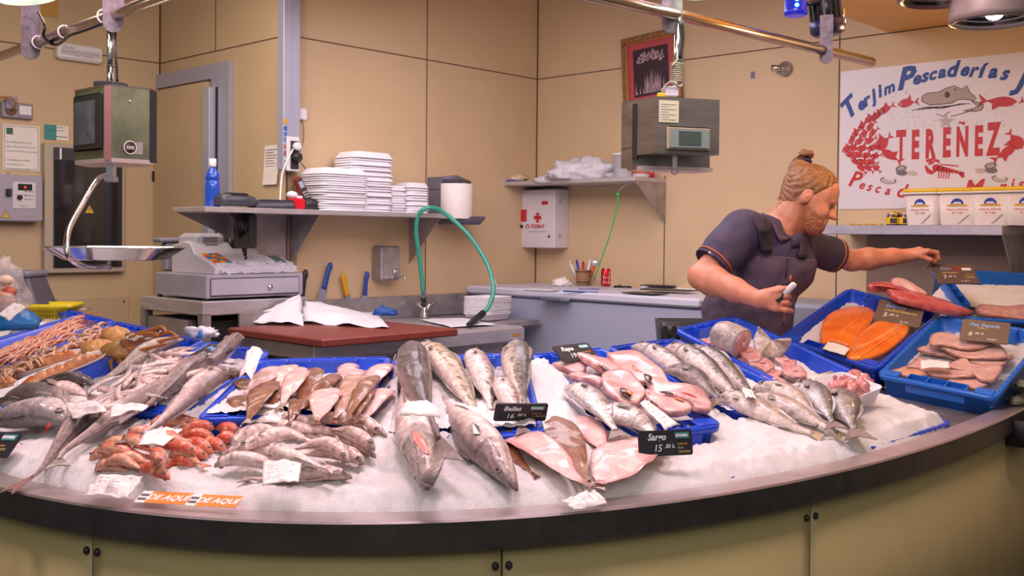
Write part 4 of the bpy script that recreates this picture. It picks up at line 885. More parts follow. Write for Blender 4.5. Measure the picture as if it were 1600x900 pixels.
line([(1463, 178), (1474, 182), (1484, 174)]); line([(1486, 182), (1505, 177), (1520, 172)]); ell(1480, 148, 4.5, 5, .2); ell(1493, 140, 2, 1.2)
t.part('creature_outline', b, cmat('3c3034'))
b = MB(); n_ = 0; random.seed(11)
while n_ < 150:
    x_, y_ = random.uniform(1375, 1590), random.uniform(127, 205)
    if (x_-1482)**2/105**2+(y_-172)**2/42**2 < 1 and not (1438 < x_ < 1540 and 132 < y_ < 185): ell(x_, y_, .55, .55, n=6); n_ += 1
t.part('blue_dots', b, cmat('4a5a90'))
b = MB(); st = [(1478+(14 if i % 2 == 0 else 5)*math.cos(i*PI/5-PI/2), 190+(13 if i % 2 == 0 else 5)*math.sin(i*PI/5-PI/2)) for i in range(10)]; b.add(decal(st), [range(10)[::-1]]); t.part('pale_star', b, cmat('b3aaa8', .5))
# ---- right shelf
xa = la(W(3, 1284, 352, .32), FB).x; xb = la(W(3, 1566, 360, .32), FB).x; zr = 1.517
t = shelf('steel_shelf', 'steel wall shelf below the fish shop sign', FB, xa, xb, 4.787, 5.106, zr, .045, [], mat('lavender reflection steel', (.62, .60, .72), .36, .6, var=.2, vscale=9))  # lavender reflection put into the shelf's own lighter steel colour
b = MB(); b.add([FB @ Vector(q) for q in ((xb-.004, 5.106, zr-.04), (xb-.004, 4.79, zr-.04), (xb-.004, 5.106, zr-.42), (xb, 5.106, zr-.04), (xb, 4.79, zr-.04), (xb, 5.106, zr-.42))], [(0, 1, 2), (5, 4, 3), (0, 3, 4, 1), (1, 4, 5, 2), (2, 5, 3, 0)]); t.part('bracket', b, M_['steel_d'])
# steel splash panel under it
b = MB(); b.box((xa+.1, 5.09, 1.1), (xb+.3, 5.106, zr-.05), FB); single('splash_panel', b, mat('brown steel panel', (.30, .22, .18), .4, .6, var=.15, vscale=4), 'dull brown steel panel on the wall under the right shelf', 'panel')
b = MB(); b.box((-2.75, 4.60, .15), (-1.1, 5.08, 1.13), FB, bev=.02); single('steel_cabinet', b, mat('steel cabinet', (.30, .33, .42), .5, .3, var=.15, vscale=3), 'grey steel work cabinet behind the fishmonger', 'cabinet')
def onrs(px, off, y=350): q = la(W(3, px, y, off), FB); return FB @ Vector((q.x, 5.107-off, zr))
def pail(px, label, rotz, wpx_):
    p = onrs(px, .17); s = .80
    T = FB.copy(); T.translation = p; T = T @ Matrix.Rotation(rotz, 4, 'Z'); t = Thing('white_pail', label, 'pail', None, 'white pails on the right shelf', Mx=T)
    w = .092; R = lambda k, z, r=.025: rrect(-w*k, -w*k, w*k, w*k, z, r)
    b = MB(); b.loft([R(.84, 0), R(.86, .003), R(.97, .15)], T); t.part('bucket', b, cmat('ded6d4', .35))
    b = MB(); b.loft([R(.98, .15), R(1.03, .145), R(1.04, .156), R(1.0, .158), R(.9, .158)], T); t.part('lid', b, cmat('e0d8d6', .35))
    b = MB(); b.loft([R(1.03, .156), R(1.045, .158), R(1.04, .172), R(1.0, .175), R(.9, .175)], T); t.part('lid_top', b, cmat('e0b818', .4), label='yellow lid top')
    f = T @ Matrix.Rotation(0, 4, 'X') @ Matrix(((1, 0, 0, 0), (0, .075, -1, -w*.86-.001), (0, 1, .075, 0), (0, 0, 0, 1)))
    f = T @ Matrix.Translation((0, -w*.842, 0)) @ Matrix.Rotation(PI/2+math.atan2(w*.12, .15), 4, 'X')
    b = MB(); n = 14; b.add([f @ Vector((.028*math.cos(k), .098+.028*math.sin(k), .003)) for k in [i*PI/n for i in range(n+1)]], [range(n+1)]); t.part('blue_emblem', b, cmat('2440a0'))
    b = MB(); txt(b, '•', f, 0, .10, .0001); b.add([f @ Vector((a, c_, .004)) for a, c_ in ((-.022, .1), (.022, .1), (.012, .109), (-.012, .109))], [(0, 1, 2, 3)]); t.part('emblem_white', b, M_['white'])
    b = MB(); b.add([f @ Vector((a, c_, .0035)) for a, c_ in ((-.05, .092), (-.04, .089), (.04, .089), (.05, .092), (.04, .0965), (-.04, .0965))], [range(6)]); t.part('yellow_band', b, cmat('e0a820'))
    b = MB(); txt(b, 'Huevas Aliñadas', f, 0, .070, .0145, z=.003, align='C', shear=.2); txt(b, 'de Trigo', f, 0, .055, .0145, z=.003, align='C', shear=.2); t.part('red_lettering', b, M_['red'])
    b = MB()
    for k in (0, .008): b.add([f @ Vector((a, c_, .003)) for a, c_ in ((.0+k, .006), (.003+k, .006), (.052+k*.4, .05), (.049+k*.4, .05))], [(0, 1, 2, 3)])
    t.part('stripe', b, cmat('7c8450'))
pail(1452, 'white pail with yellow lid, leftmost of the row below the sign', -.15, 60); pail(1502, 'white pail with yellow lid, second from the left in the row', .12, 60); pail(1557, 'white pail with yellow lid, third of the row at the shelf corner', .0, 60); pail(1607, 'white pail with yellow lid cut off at the right picture edge', .15, 60)
for i, px in enumerate((1396, 1416)):
    p = onrs(px, .14); T = Matrix.Translation(p); t = Thing('glass_jar', 'small dark jar with yellow label, %s of the pair on the shelf' % ('left' if i == 0 else 'right'), 'jar', p, 'small jars on the right shelf')
    b = MB(); b.lathe([(.03, 0), (.034, .004), (.034, .045), (.028, .052), (.028, .054)], T); t.part('jar', b, cmat('2c1410', .1, coat=1)); b = MB(); b.lathe([(.03, .052), (.03, .066), (.0, .067)], T); t.part('lid', b, cmat('c9b4a4', .3, .5))
    b = MB(); b.lathe([(.0345, .008), (.0345, .042)], T, cap=False); t.part('label', b, cmat('d8b41c'))
    b = MB(); d = (Vector((0, 0, p.z))-Vector((p.x, p.y, p.z))).normalized(); s = Vector((-d.y, d.x, 0)); c_ = p+d*.0355
    b.add([c_-s*.016+Vector((0, 0, .012)), c_+s*.016+Vector((0, 0, .012)), c_+s*.016+Vector((0, 0, .036)), c_-s*.016+Vector((0, 0, .036))], [(0, 1, 2, 3)]); t.part('dark_label', b, M_['slate'])
    b = MB(); b.box((-.004, -.036, .05), (.004, -.028, .072), T); b.box((-.004, -.034, .068), (.004, .03, .074), T); t.part('seal_strip', b, cmat('d8b41c'))
b = MB(); p = onrs(1345, .12)
for k in range(5): b.sphere(onrs(1330+k*11, .12)+Vector((0, 0, .004)), (.02, .02, .008), n=8)
single('yellow_crumbs', b, cmat('c9a02c'), 'low yellow crumpled film lying at the left of the right shelf', 'film')
# ================================================================ rail and hangers
zr_ = EYE+.65*1.0
zr_ = 2.10
A = Pz(-40, 103, zr_); B = Pz(178, 24, zr_); B2 = Pz(262, -8, zr_); D_ = Pz(925, -7, zr_); E_ = Pz(1055, 23, zr_); G_ = Pz(1362, 97, zr_)
mid = (B2+D_)/2+Vector((0, -.32, 0))
t = Thing('hanging_rail', 'long curved steel rail hung above the fish counter', 'rail', Vector((0, 2.6, zr_)))
b = MB(); b.tube([A, B, B2]+[B2.lerp(mid, .5)+Vector((0, -.12, 0)), mid, mid.lerp(D_, .5)+Vector((0, -.12, 0))]+[D_, E_, G_], .0175, n=14); t.part('tube', b, mat('warm steel tube', (.62, .50, .42), .22, 1))
def hanger(px, py, slot, h=.62, w=.03):
    p = Pz(px, py, zr_); d = Vector((1, 0, 0)); b = MB(); y = .004
    d = ray(px, py); dx = Vector((d.y, -d.x, 0)).normalized(); n = Vector((0, 0, 1))
    T = frame(p, dx, n); pts = [(w*math.cos(a), -.005+w*math.sin(a)-.02) for a in [PI+PI*i/10 for i in range(11)]]
    poly = pts+[(w, .05), (w, h), (-w, h), (-w, .05)]
    b.prism([T @ Vector((q[0], -.004, q[1])) for q in poly], T.to_3x3() @ Vector((0, .008, 0))); return t.part('hanger_strip', b, mat('mottled strip', (.20, .17, .20), .6, .3, var=.5, vscale=40))
hanger(48, 68, 1, HC-zr_); hanger(177, 22, 1, HC-zr_); hanger(1050, 23, 1, HC-zr_); hanger(1291, 78, 0, .12, .022)
b = MB(); b.tube(catmull([Pz(60, 20, zr_+.1), Pz(70, 40, zr_+.02), Pz(68, 56, zr_-.01), Pz(80, 68, zr_-.02), Pz(92, 69, zr_-.03), Pz(108, 56, zr_-.03), Pz(130, 48, zr_-.03), Pz(165, 35, zr_-.02)], 40), .005); single('lamp_cable', b, M_['black'], 'black cable looping from the green lamp along the rail', 'cable')
t2 = t; b = MB()
for px, py in ((60, 66), (101, 50), (163, 26)):
    p = Pz(px, py, zr_); ax = (B-A).normalized(); T = frame(p, Vector((0, 0, 1)), ax); b.tube([T @ Vector((.021*math.cos(a), .021*math.sin(a), 0)) for a in [i*PI/8 for i in range(17)]], .003, n=6)
t2.part('cable_tie', b, M_['white'])
# ================================================================ left scale
Ds = Pz(176, 24, zr_).y
t = Thing('hanging_scale', 'hanging shop scale with steel pan on a curved arm at left', 'scale', PD(180, 200, Ds))
b = MB(); b.tube([PD(172, 18, Ds), PD(172, 140, Ds)], .0095, n=14); t.part('pole', b, M_['chrome'])
b = MB(); b.tube([PD(179, 18, Ds), PD(181, 90, Ds), PD(184, 138, Ds)], .004); b.tube([PD(178, 105, Ds-.01), PD(168, 102, Ds-.01)], .003); t.part('cable', b, M_['black'])
b = MB(); b.box((-.03, -.02, 0), (.03, .02, .02), Matrix.Translation(PD(165, 138, Ds)), bev=.004); b.box((-.02, -.02, 0), (.02, .02, .015), Matrix.Translation(PD(187, 137, Ds)), bev=.004); t.part('cable_clip', b, M_['black'])
# body: prism with corner edge facing the camera
zt1, zb1 = PD(174, 140, Ds).z, PD(174, 257, Ds).z
P = lambda px, D: Vector((PD(px, 200, D).x, D, 0))
c0 = P(163, Ds-.10); c1 = P(174, Ds-.115); cL = P(117, Ds+.02); cR = P(235, Ds-.03); cR2 = P(242, Ds-.0); cB1 = P(228, Ds+.12); cB0 = P(140, Ds+.15)
foot = [cL, c0, c1, cR, cR2, cB1, cB0]
def prism2(b, ft, z0, z1, ins=0): b.prism([Vector((q.x, q.y, z0)) for q in ft], (0, 0, z1-z0))
b = MB(); prism2(b, foot, zb1+.012, zt1-.006); t.part('housing', b, mat('green reflection steel', (.27, .30, .19), .33, .75, var=.4, vscale=9))  # green reflection of the lamp put into the housing colour
b = MB(); prism2(b, [cL+(cL-cB0)*.02, c0, c1, cR, cR2, cB1, cB0], zt1-.006, zt1); t.part('top_plate', b, M_['chrome'])
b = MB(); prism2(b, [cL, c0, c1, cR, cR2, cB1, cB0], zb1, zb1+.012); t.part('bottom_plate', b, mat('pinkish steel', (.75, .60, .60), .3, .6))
b = MB(); e = (cR2-cR).normalized(); prism2(b, [cR+Vector((0, -.003, 0)), cR2+Vector((.004, -.003, 0)), cR2+Vector((.002, .012, 0)), cR+Vector((0, .012, 0))], zb1+.005, zt1-.004); t.part('side_seal', b, M_['blackm'])
b = MB(); nn = Vector((0, -.002, 0)); prism2(b, [c0+nn, c1+nn, c1, c0], zb1+.005, zt1-.004); t.part('corner_strip', b, cmat('b98484', .35, .4))
def onface(a, c_, u0, v0, u1, v1, push, th, m, name, lab=None, bev=0):
    x = (c_-a); L = x.length; x.normalize(); n = Vector((0, 0, 1)); T = frame(Vector((a.x, a.y, zb1)), x, n); H_ = zt1-zb1
    b = MB(); b.box((u0*L, -push-th, v0*H_), (u1*L, -push, v1*H_), T, bev=bev); return t.part(name, b, m, label=lab), T, L, H_
onface(cL, c0, .02, .17, .96, .90, 0, .008, M_['black'], 'display_bezel', bev=.004); onface(cL, c0, .08, .25, .78, .82, .008, .002, mat('dark screen', (.035, .045, .06), .12, coat=1, col2=(.12, .15, .19), vscale=14), 'screen')
_, T, L, H_ = onface(c1, cR, .52, .12, .80, .28, 0, .0005, M_['steel_d'], 'badge_plate')
b = MB(); fT = T @ Matrix.Translation((L*.47, -.002, H_*.20)) @ Matrix.Rotation(PI/2, 4, 'X'); b.lathe([(.0205, 0), (.0205, .0015), (.017, .0015), (.017, 0)], fT, n=28, cap=False); txt(b, 'EME', fT, 0, -.005, .014, z=.002, align='C', bold=.02); t.part('maker_badge', b, cmat('c9c2b4', .4))
b = MB(); b.lathe([(.017, 0), (.017, .001), (0, .001)], fT, n=28); t.part('badge_disc', b, M_['blackm'])
b = MB(); b.sphere((L*.47, 0, H_*.80), .005, T=T, n=8); t.part('screw', b, M_['chrome'])
b = MB(); pc_ = PD(174, 262, Ds); b.box((-.012, -.012, -.03), (.012, .012, .012), Matrix.Translation(pc_), bev=.003); b.box((-.016, -.016, -.045), (.016, .016, -.025), Matrix.Translation(pc_), bev=.003); t.part('load_hook', b, M_['chrome'])
arm = catmull([PD(174, 274, Ds), PD(162, 275, Ds-.01), PD(148, 286, Ds-.03), PD(125, 325, Ds-.09), PD(108, 358, Ds-.14), PD(104, 388, Ds-.17), PD(110, 404, Ds-.165), PD(128, 415, Ds-.12), PD(150, 418, Ds-.05), PD(172, 417, Ds)], 50)
b = MB(); b.tube(arm, .0085, n=12); a_ = t.part('curved_arm', b, M_['chrome'])
b = MB(); b.tube([PD(170, 420, Ds), PD(170, 404, Ds)], .006); t.part('pan_bolt', b, M_['chrome'])
zp = PD(175, 386, Ds).z; pcx = (PD(82, 390, Ds).x+PD(280, 390, Ds).x)/2; hw = (PD(280, 390, Ds).x-PD(82, 390, Ds).x)/2; pz = PD(175, 406, Ds).z
R = lambda k, z, r: rrect(-hw*k, -.14*k, hw*k, .14*k, z, r, 6)
b = MB(); zz = zp-pz; b.loft([R(.66, 0, .04), R(.72, .003, .05), R(.97, zz-.002, .06), R(1, zz, .06), R(.985, zz+.0015, .06), R(.71, .006, .05), R(.65, .003, .04)], Matrix.Translation((pcx, Ds, pz))); t.part('pan', b, M_['chrome'])
# ================================================================ right scale
Dr = Pz(1055, 23, zr_).y
t = Thing('hanging_scale', 'hanging shop scale with small grey display at right', 'scale', PD(1050, 200, Dr))
b = MB(); b.tube([PD(1060, 25, Dr), PD(1056, 150, Dr)], .010, n=14); t.part('pole', b, M_['chrome'])
b = MB(); b.tube(catmull([PD(1066, 32, Dr), PD(1068, 60, Dr), PD(1064, 92, Dr)], 10), .003); b.tube(catmull([PD(1062, 32, Dr-.01), PD(1065, 60, Dr-.01), PD(1062, 92, Dr-.01)], 10), .004); t.part('cable', b, M_['black'])
b = MB(); hx = []; c_a = PD(1058, 98, Dr); c_b = PD(1057, 128, Dr)
for i in range(121): q = i/120; c_ = c_a.lerp(c_b, q); hx.append(c_+Vector((.0175*math.cos(q*2*PI*9), .0175*math.sin(q*2*PI*9), 0)))
b.tube(hx, .0032, n=6); b.tube(catmull([PD(1050, 104, Dr-.02), PD(1060, 92, Dr-.01), hx[0]], 8), .0032, n=6); b.tube(catmull([hx[-1], PD(1062, 136, Dr-.02), PD(1050, 128, Dr-.03), PD(1040, 134, Dr-.02), PD(1037, 145, Dr-.02)], 14), .0035, n=6)
t.part('coiled_cable', b, cmat('8f8a74', .5))
b = MB(); b.box((-.02, -.02, 0), (.025, .02, .03), Matrix.Translation(PD(1045, 152, Dr)), bev=.003); t.part('connector', b, cmat('b9b9c4', .4)); b = MB(); b.box((-.012, -.01, 0), (.012, .01, .012), Matrix.Translation(PD(1033, 152, Dr-.03)), bev=.002); t.part('connector_yellow', b, cmat('b9a41c', .4))
# housing: rear wide block and front face block, rotated so its left end shows
zt1 = PD(1023, 152, Dr-.06).z; zb1 = PD(1023, 240, Dr-.06).z
f0 = P(1023, Dr-.08); f1 = P(1124, Dr-.02); dv = (f1-f0).normalized(); bk = Vector((-dv.y, dv.x, 0)); g0 = P(996, Dr+.0); 
sidev = (P(996, Dr-.0)-f0)
gm = mat('brushed dull steel', (.36, .32, .27), .34, .85, var=.3, vscale=6, stretch=(1, 1, 5))
b = MB(); b.prism([Vector((q.x, q.y, zb1)) for q in (f0, f1, f1+sidev*.9, f0+sidev)], (0, 0, zt1-zb1)); t.part('front_housing', b, gm)
b = MB(); q0 = P(988, Dr+.02); q1 = q0+dv*.255; q2 = q1+bk*.09; q3 = P(971, Dr+.07); b.prism([Vector((q.x, q.y, zb1+.02)) for q in (q0, q1, q2, q3)], (0, 0, zt1-zb1-.018))
hh = zt1-zb1; b2 = MB()
ringz = [(-.028, .012), (-.033, .03), (hh*.6, .0), (hh+.004, .0)]
b.prism([Vector((q.x, q.y, zb1-.035)) for q in (q0, q1, q2, q3)], (0, 0, .06)); t.part('rear_housing', b, gm)
b = MB(); lo_ = P(987, Dr+.028); b.prism([Vector((q.x, q.y, zb1-.01)) for q in (P(989, Dr+.012), P(996, Dr+.002), P(999, Dr+.03), P(990, Dr+.05))], (0, 0, hh)); t.part('gap_shade', b, M_['blackm'])  # black block standing for the shade in the gap between housings
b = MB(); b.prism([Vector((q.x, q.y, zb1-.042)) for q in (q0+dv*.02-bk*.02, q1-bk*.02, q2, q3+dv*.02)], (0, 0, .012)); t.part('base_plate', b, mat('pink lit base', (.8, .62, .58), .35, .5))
b = MB(); hp = PD(1054, 246, Dr-.02); b.box((-.008, -.008, -.035), (.008, .008, .012), Matrix.Translation(hp), bev=.002); b.tube([hp+Vector((.009*math.cos(a), 0, -.04+.009*math.sin(a))) for a in [PI*.6+i*PI/7 for i in range(11)]], .0025, n=6); t.part('load_hook', b, M_['steel_d'])
zt1_, zb1_ = zt1, zb1
fT = frame(Vector((f0.x, f0.y, zb1)), dv, (0, 0, 1)); L = (f1-f0).length
b = MB(); b.box((L*.17, -.010, hh*.06), (L*.84, 0, hh*.48), fT, bev=.006); t.part('display_bezel', b, cmat('a49478', .4))
b = MB(); b.box((L*.20, -.013, hh*.10), (L*.81, -.010, hh*.44), fT, bev=.003); t.part('display_plate', b, cmat('7d8c88', .35))
b = MB(); b.box((L*.34, -.015, hh*.16), (L*.68, -.013, hh*.40), fT); t.part('lcd', b, M_['lcd'])
fp = fT @ Matrix.Rotation(PI/2, 4, 'X')
b = MB(); b.box((L*.06, -.002, hh*.55), (L*.36, 0, hh*.94), fT); t.part('sticker', b, cmat('c4c2a4', .6)); b = MB()
for i in range(7): b.box((L*.09, -.003, hh*(.60+.045*i)), (L*(.2 if i % 2 else .32), -.002, hh*(.605+.045*i)), fT)
t.part('sticker_print', b, M_['greyink'])
# ================================================================ lamps
def bell(name, label, px, py, D, r, h, lit, m, tilt=(0, 0)):
    p = PD(px, py, D); T = Matrix.Translation(p) @ Matrix.Rotation(tilt[0], 4, 'X') @ Matrix.Rotation(tilt[1], 4, 'Y'); t = Thing(name, label, 'lamp', p)
    b = MB(); b.lathe([(r, 0), (r*1.03, .01), (r*.98, .03), (r*.7, h*.7), (r*.3, h), (.0, h)], T, n=32, cap=False); b.lathe([(r*.98, .0), (r*.66, h*.65), (r*.2, h*.9)], T, n=32, cap=False); t.part('shade', b, m)
    b = MB(); b.lathe([(.0, .012), (r*.9, .012), (r*.9, .016), (.0, .02)], T, n=28, cap=False); t.part('bulb', b, lit)
    b = MB(); b.tube([T @ Vector((0, 0, h*.95)), Vector((p.x, p.y, HC))], .012); t.part('stem', b, M_['steel_d'])
    return t
bell('pendant_lamp', 'bright greenish pendant lamp above the rail at top left', 44, -4, 2.9, .085, .16, M_['lamp'], M_['steel_d'], (0, -.18))
bell('pendant_lamp', 'greenish pendant lamp only just visible at the top edge above the right scale', 1092, -8, 2.95, .07, .14, M_['lamp'], M_['steel_d'])
# big ring fixtures
def ring(label, px, py, D, r, hgt, lit):
    p = PD(px, py, D); T = Matrix.Translation(p); t = Thing('ceiling_spotlight', label, 'lamp', p)
    b = MB(); b.lathe([(r*.86, .02), (r*.9, 0), (r, .004), (r*1.01, .02), (r*.98, hgt), (r*.9, hgt+.02), (.0, hgt+.02)], T, n=40, cap=False); t.part('housing', b, cmat('8f7f7c', .45, .2))
    b = MB(); b.lathe([(r*.88, .012), (r*.6, .05), (r*.3, .06), (.0, .06)], T, n=40, cap=False); t.part('reflector', b, mat('dark reflector', (.08, .08, .09), .15, .9))
    b = MB()
    for k in range(3): b.lathe([(r*(.75-.15*k), .025+.012*k), (r*(.78-.15*k), .022+.012*k)], T, n=40, cap=False)
    t.part('louvre_ring', b, M_['steel_d'])
    if lit: b = MB(); b.sphere(p+Vector((0, -.005, .022)), (.024, .024, .014), n=16); t.part('bulb', b, M_['lampw'])
    b = MB(); b.tube([p+Vector((0, 0, hgt)), Vector((p.x, p.y, HC))], .02); t.part('stem', b, M_['steel_d']); return t
ring('large round grey ceiling spotlight with bright bulb at top right', 1552, 36, 3.1, .125, .09, True)
ring('large round grey ceiling fixture, unlit, at the top edge', 1470, 2, 3.2, .13, .07, False)
# blue led lamp + black spot on the rail
p = PD(1243, 25, 3.55); T = Matrix.Translation(p); t = Thing('blue_led_lamp', 'small cylindrical lamp with glowing blue leds at the top edge', 'lamp', p)
b = MB(); b.lathe([(.034, 0), (.04, .006), (.04, .02), (.038, .022), (.038, .15), (.0, .15)], T, n=24); t.part('body', b, cmat('161c6c', .3, emis=(.02, .03, .8), estr=.5))
b = MB()
for k in range(4): b.sphere(p+Vector((-.006, -.038, .03+.02*k)), (.008, .004, .007), n=8)
t.part('led', b, cmat('30a0ff', .3, emis=(.1, .5, 1), estr=7)); b = MB(); b.tube([p+Vector((.03, 0, .04)), p+Vector((.08, 0, .05))], .008); t.part('joint', b, M_['black'])
p = PD(1294, 56, 3.6); T = Matrix.Translation(p) @ Matrix.Rotation(-.12, 4, 'Y'); t = Thing('black_spotlight', 'black finned spotlight clamped above the rail end', 'lamp', p)
b = MB(); b.lathe([(.045, 0), (.062, .012), (.062, .05), (.05, .055)], T, n=8); t.part('front_ring', b, mat('dark blue ring', (.05, .05, .12), .3, .6)); b = MB()
for k in range(16): a = k*PI/8; b.box((-.004, .028, .05), (.004, .056, .13), T @ Matrix.Rotation(a, 4, 'Z'))
b.lathe([(.044, .05), (.044, .14), (.0, .14)], T, n=24); t.part('finned_body', b, M_['black'])
b = MB(); b.tube([T @ Vector((.06, 0, .03)), T @ Vector((.062, 0, .09))], .006); t.part('clip', b, M_['chrome'])
# ================================================================ COUNTER
def rimframe(x):
    y = rimy(x); dy = (rimy(x+.01)-rimy(x-.01))/.02; t = Vector((1, dy, 0)).normalized(); return Vector((x, y, 0)), t, Vector((-t.y, t.x, 0))
xs = [-1.9+i*(1.95+1.9)/80 for i in range(81)]
def band(prof, x0=-1.9, x1=1.95, n=80):      # prof: list of (inward distance, z)
    rings = []
    for i in range(n+1):
        p, t, nn = rimframe(x0+(x1-x0)*i/n); rings.append([p+nn*d+Vector((0, 0, z)) for d, z in prof])
    return rings
t = Thing('fish_counter', 'long curved fish counter with steel rim and cream front panels', 'counter', Vector((0, 2.4, 0)))
b = MB(); b.loft(band([(0, RZ-.004), (.004, RZ), (.075, RZ), (.078, RZ-.004), (.078, RZ-.05), (.06, RZ-.05), (.06, RZ-.012), (.0, RZ-.012)]), smooth=False); t.part('rim_top', b, M_['rim'])
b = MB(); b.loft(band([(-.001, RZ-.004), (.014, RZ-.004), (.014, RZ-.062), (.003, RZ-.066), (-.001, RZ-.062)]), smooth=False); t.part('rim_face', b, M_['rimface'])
b = MB(); b.loft(band([(0.06, RZ-.03), (1.22, RZ-.03+1.16*SL-.12), (1.22, RZ+1.16*SL-.18), (.06, RZ-.06)])); t.part('display_deck', b, M_['steel_d'])
b = MB(); b.loft(band([(1.19, .02), (1.22, .02), (1.22, RZ+.07), (1.19, RZ+.07)])); t.part('rear_panel', b, M_['steel_d'])
def rimx(px, py):
    r = ray(px, py); lo, hi = 1., 6.
    for _ in range(40):
        m = (lo+hi)/2
        if m < rimy(r.x*m)+.03: lo = m
        else: hi = m
    return r.x*lo
js = [-1.9, rimx(133, 860), rimx(790, 885), rimx(1279, 800), 1.95]
for i in range(4):
    a, c_ = js[i]+.002, js[i+1]-.002
    b = MB(); b.loft(band([(.03, .04), (.048, .04), (.048, RZ-.064), (.03, RZ-.064)], a, c_, 24)); pn = t.part('front_panel', b, M_['panel'])
    b = MB()
    for x_, s in ((a, 1), (c_, -1)):
        for z in (.70,):
            if -1.8 < x_ < 1.9: p, tt, nn = rimframe(x_+s*.012); p = p+nn*.028; p.z = RZ-.062-.045 ; b.sphere(p, (.008, .008, .009), n=10)
    t.part('screw', b, M_['black'], pn)
b = MB(); b.loft(band([(.05, 0), (.07, 0), (.07, RZ-.07), (.05, RZ-.07)])); t.part('carcass', b, M_['blackm'])
b = MB(); b.loft(band([(.06, .0), (.08, 0), (.08, .05), (.06, .05)])); t.part('plinth', b, M_['blackm'])
# ---------------------------------------------------------------- crates
CR = {}
def ptof(q, surf=S, h=0):
    if isinstance(q, Vector): return q
    if len(q) == 3: return PD(*q)
    return surf(q[0], q[1], h)
def crate(key, label, bl, br, fl, hb=.045, hf=.045, depth=.115, m=None, l=None, w=None, skew=False, slots=False, writing=None, group='blue fish crates on the counter'):
    m = m or M_['blue']
    o = ptof(bl, S, hb); x = (ptof(br, S, hb)-o); y = (ptof(fl, S, hf)-o); W_ = w or x.length; L_ = l or y.length
    yn = y.normalized(); xn = x.normalized() if skew else (x-yn*x.dot(yn)).normalized(); z = xn.cross(yn).normalized()
    if z.z < 0: z = -z
    T = Matrix(((xn.x, yn.x, z.x, o.x), (xn.y, yn.y, z.y, o.y), (xn.z, yn.z, z.z, o.z), (0, 0, 0, 1)))
    CR[key] = (T, W_, L_); t = Thing('fish_crate', label, 'crate', None, group, Mx=T)
    R = lambda e, zz, r=.03: [Vector(v) for v in rrect(e, e, W_-e, L_-e, zz, r, 5)]
    b = MB()
    b.loft([R(.018, -depth, .03), R(.012, -.02), R(.0, -.018, .035), R(.0, -.002, .035), R(.003, 0, .035), R(.017, 0, .025), R(.019, -.003, .025), R(.026, -depth+.006, .025)], T)
    # rim dimples
    for k in range(14):
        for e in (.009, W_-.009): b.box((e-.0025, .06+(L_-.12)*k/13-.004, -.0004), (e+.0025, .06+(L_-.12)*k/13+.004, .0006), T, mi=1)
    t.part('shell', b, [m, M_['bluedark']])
    hw = min(.20, W_*.52)
    for e, s in ((0, 1), (L_, -1)):
        b = MB(); c_ = W_/2; y0 = e+s*.008; y1 = e+s*.052
        ya, yb = min(y0, y1), max(y0, y1)
        # pocket block: walls and ribs leaving three openings
        x0, x1 = c_-hw/2, c_+hw/2
        b.box((x0, ya, -.05), (x1, yb, -.044), T)
        for xx in (x0, x0+hw/3, x0+2*hw/3, x1): b.box((xx-.002, ya, -.046), (xx+.002, yb, .002), T)
        for yy in (ya, yb): b.box((x0, yy-.0022, -.048), (x1, yy+.0022, .002), T)
        h_ = t.part('handle', b, m)
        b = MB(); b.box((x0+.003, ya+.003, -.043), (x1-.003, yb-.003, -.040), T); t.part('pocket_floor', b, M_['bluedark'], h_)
        for cx in (.018, W_-.075):
            b = MB(); b.box((cx, ya+.002, -.006), (cx+.057, ya+.006 if s > 0 else yb-.0, .003), T); t.part('corner_rib', b, m)
    if writing:
        b = MB(); Tw = T @ Matrix(((0, 0, 1, W_+.0015), (-1, 0, 0, L_*.62), (0, 1, 0, -.06), (0, 0, 0, 1))); txt(b, writing, Tw, 0, 0, .022, sx=1.1); t.part('lettering', b, cmat('8fa4d8'))
    if slots:
        b = MB(); n = 16
        for k in range(n): xx = .03+(L_-.06)*k/n; b.box((W_-.004, xx, -.07), (W_+.0015, xx+.012, -.022), T)
        t.part('slot', b, M_['ice'], label='slots with ice showing behind')
    return t
def cplane(key):
    T, W_, L_ = CR[key]; return Plane(T @ Vector((0, 0, 0)), T @ Vector((W_, 0, 0)), T @ Vector((0, L_, 0)))
def incrate(x, y, m=.0):
    for k, (T, W_, L_) in CR.items():
        if k in ('G', 'H', 'I'): continue
        v = T.inverted() @ Vector((x, y, (T @ Vector((W_/2, L_/2, 0))).z))
        if m < v.x < W_-m and m < v.y < L_-m: return True
    return False
def crate3(key, label, px, D, **k): crate(key, label, *[PD(x, y, d) for (x, y), d in zip(px, D)], **k)
crate3('L1', 'blue fish crate, farthest left of the counter, silvery fish on ice', ((89, 479), (132, 489), (0, 504)), (4.98, 4.68, 4.81), l=.60)
crate3('L2', 'blue fish crate with pink prawns, second from the far left', ((136, 490), (180, 500), (0, 530)), (4.52, 4.21, 4.30), l=.62)
crate3('L3', 'blue fish crate with the long heap of brown shrimps', ((184, 501), (248, 517), (0, 573)), (3.9, 3.6, 3.62), l=.62)
crate3('M', 'blue fish crate with crabs, white fish and two white trays', ((252, 518), (320, 531), (95, 592)), (3.48, 3.19, 3.27), l=.60)
crate3('L4', 'blue fish crate under the slim silvery fish and hake heads', ((324, 532), (416, 552), (214, 634)), (3.19, 3.12, 2.61), skew=True)
crate3('S', 'blue fish crate of brown and pink soles', ((401, 561), (613, 557), (305, 654)), (2.97, 2.96, 2.42))
crate3('C', 'blue fish crate behind the hakes with spotted bass', ((613, 558), (820, 549), (592, 688)), (2.93, 2.96, 2.33))
crate3('D', 'blue fish crate of pink monkfish', ((826, 553), (941, 541), (984, 684)), (3.04, 3.15, 2.46), skew=True)
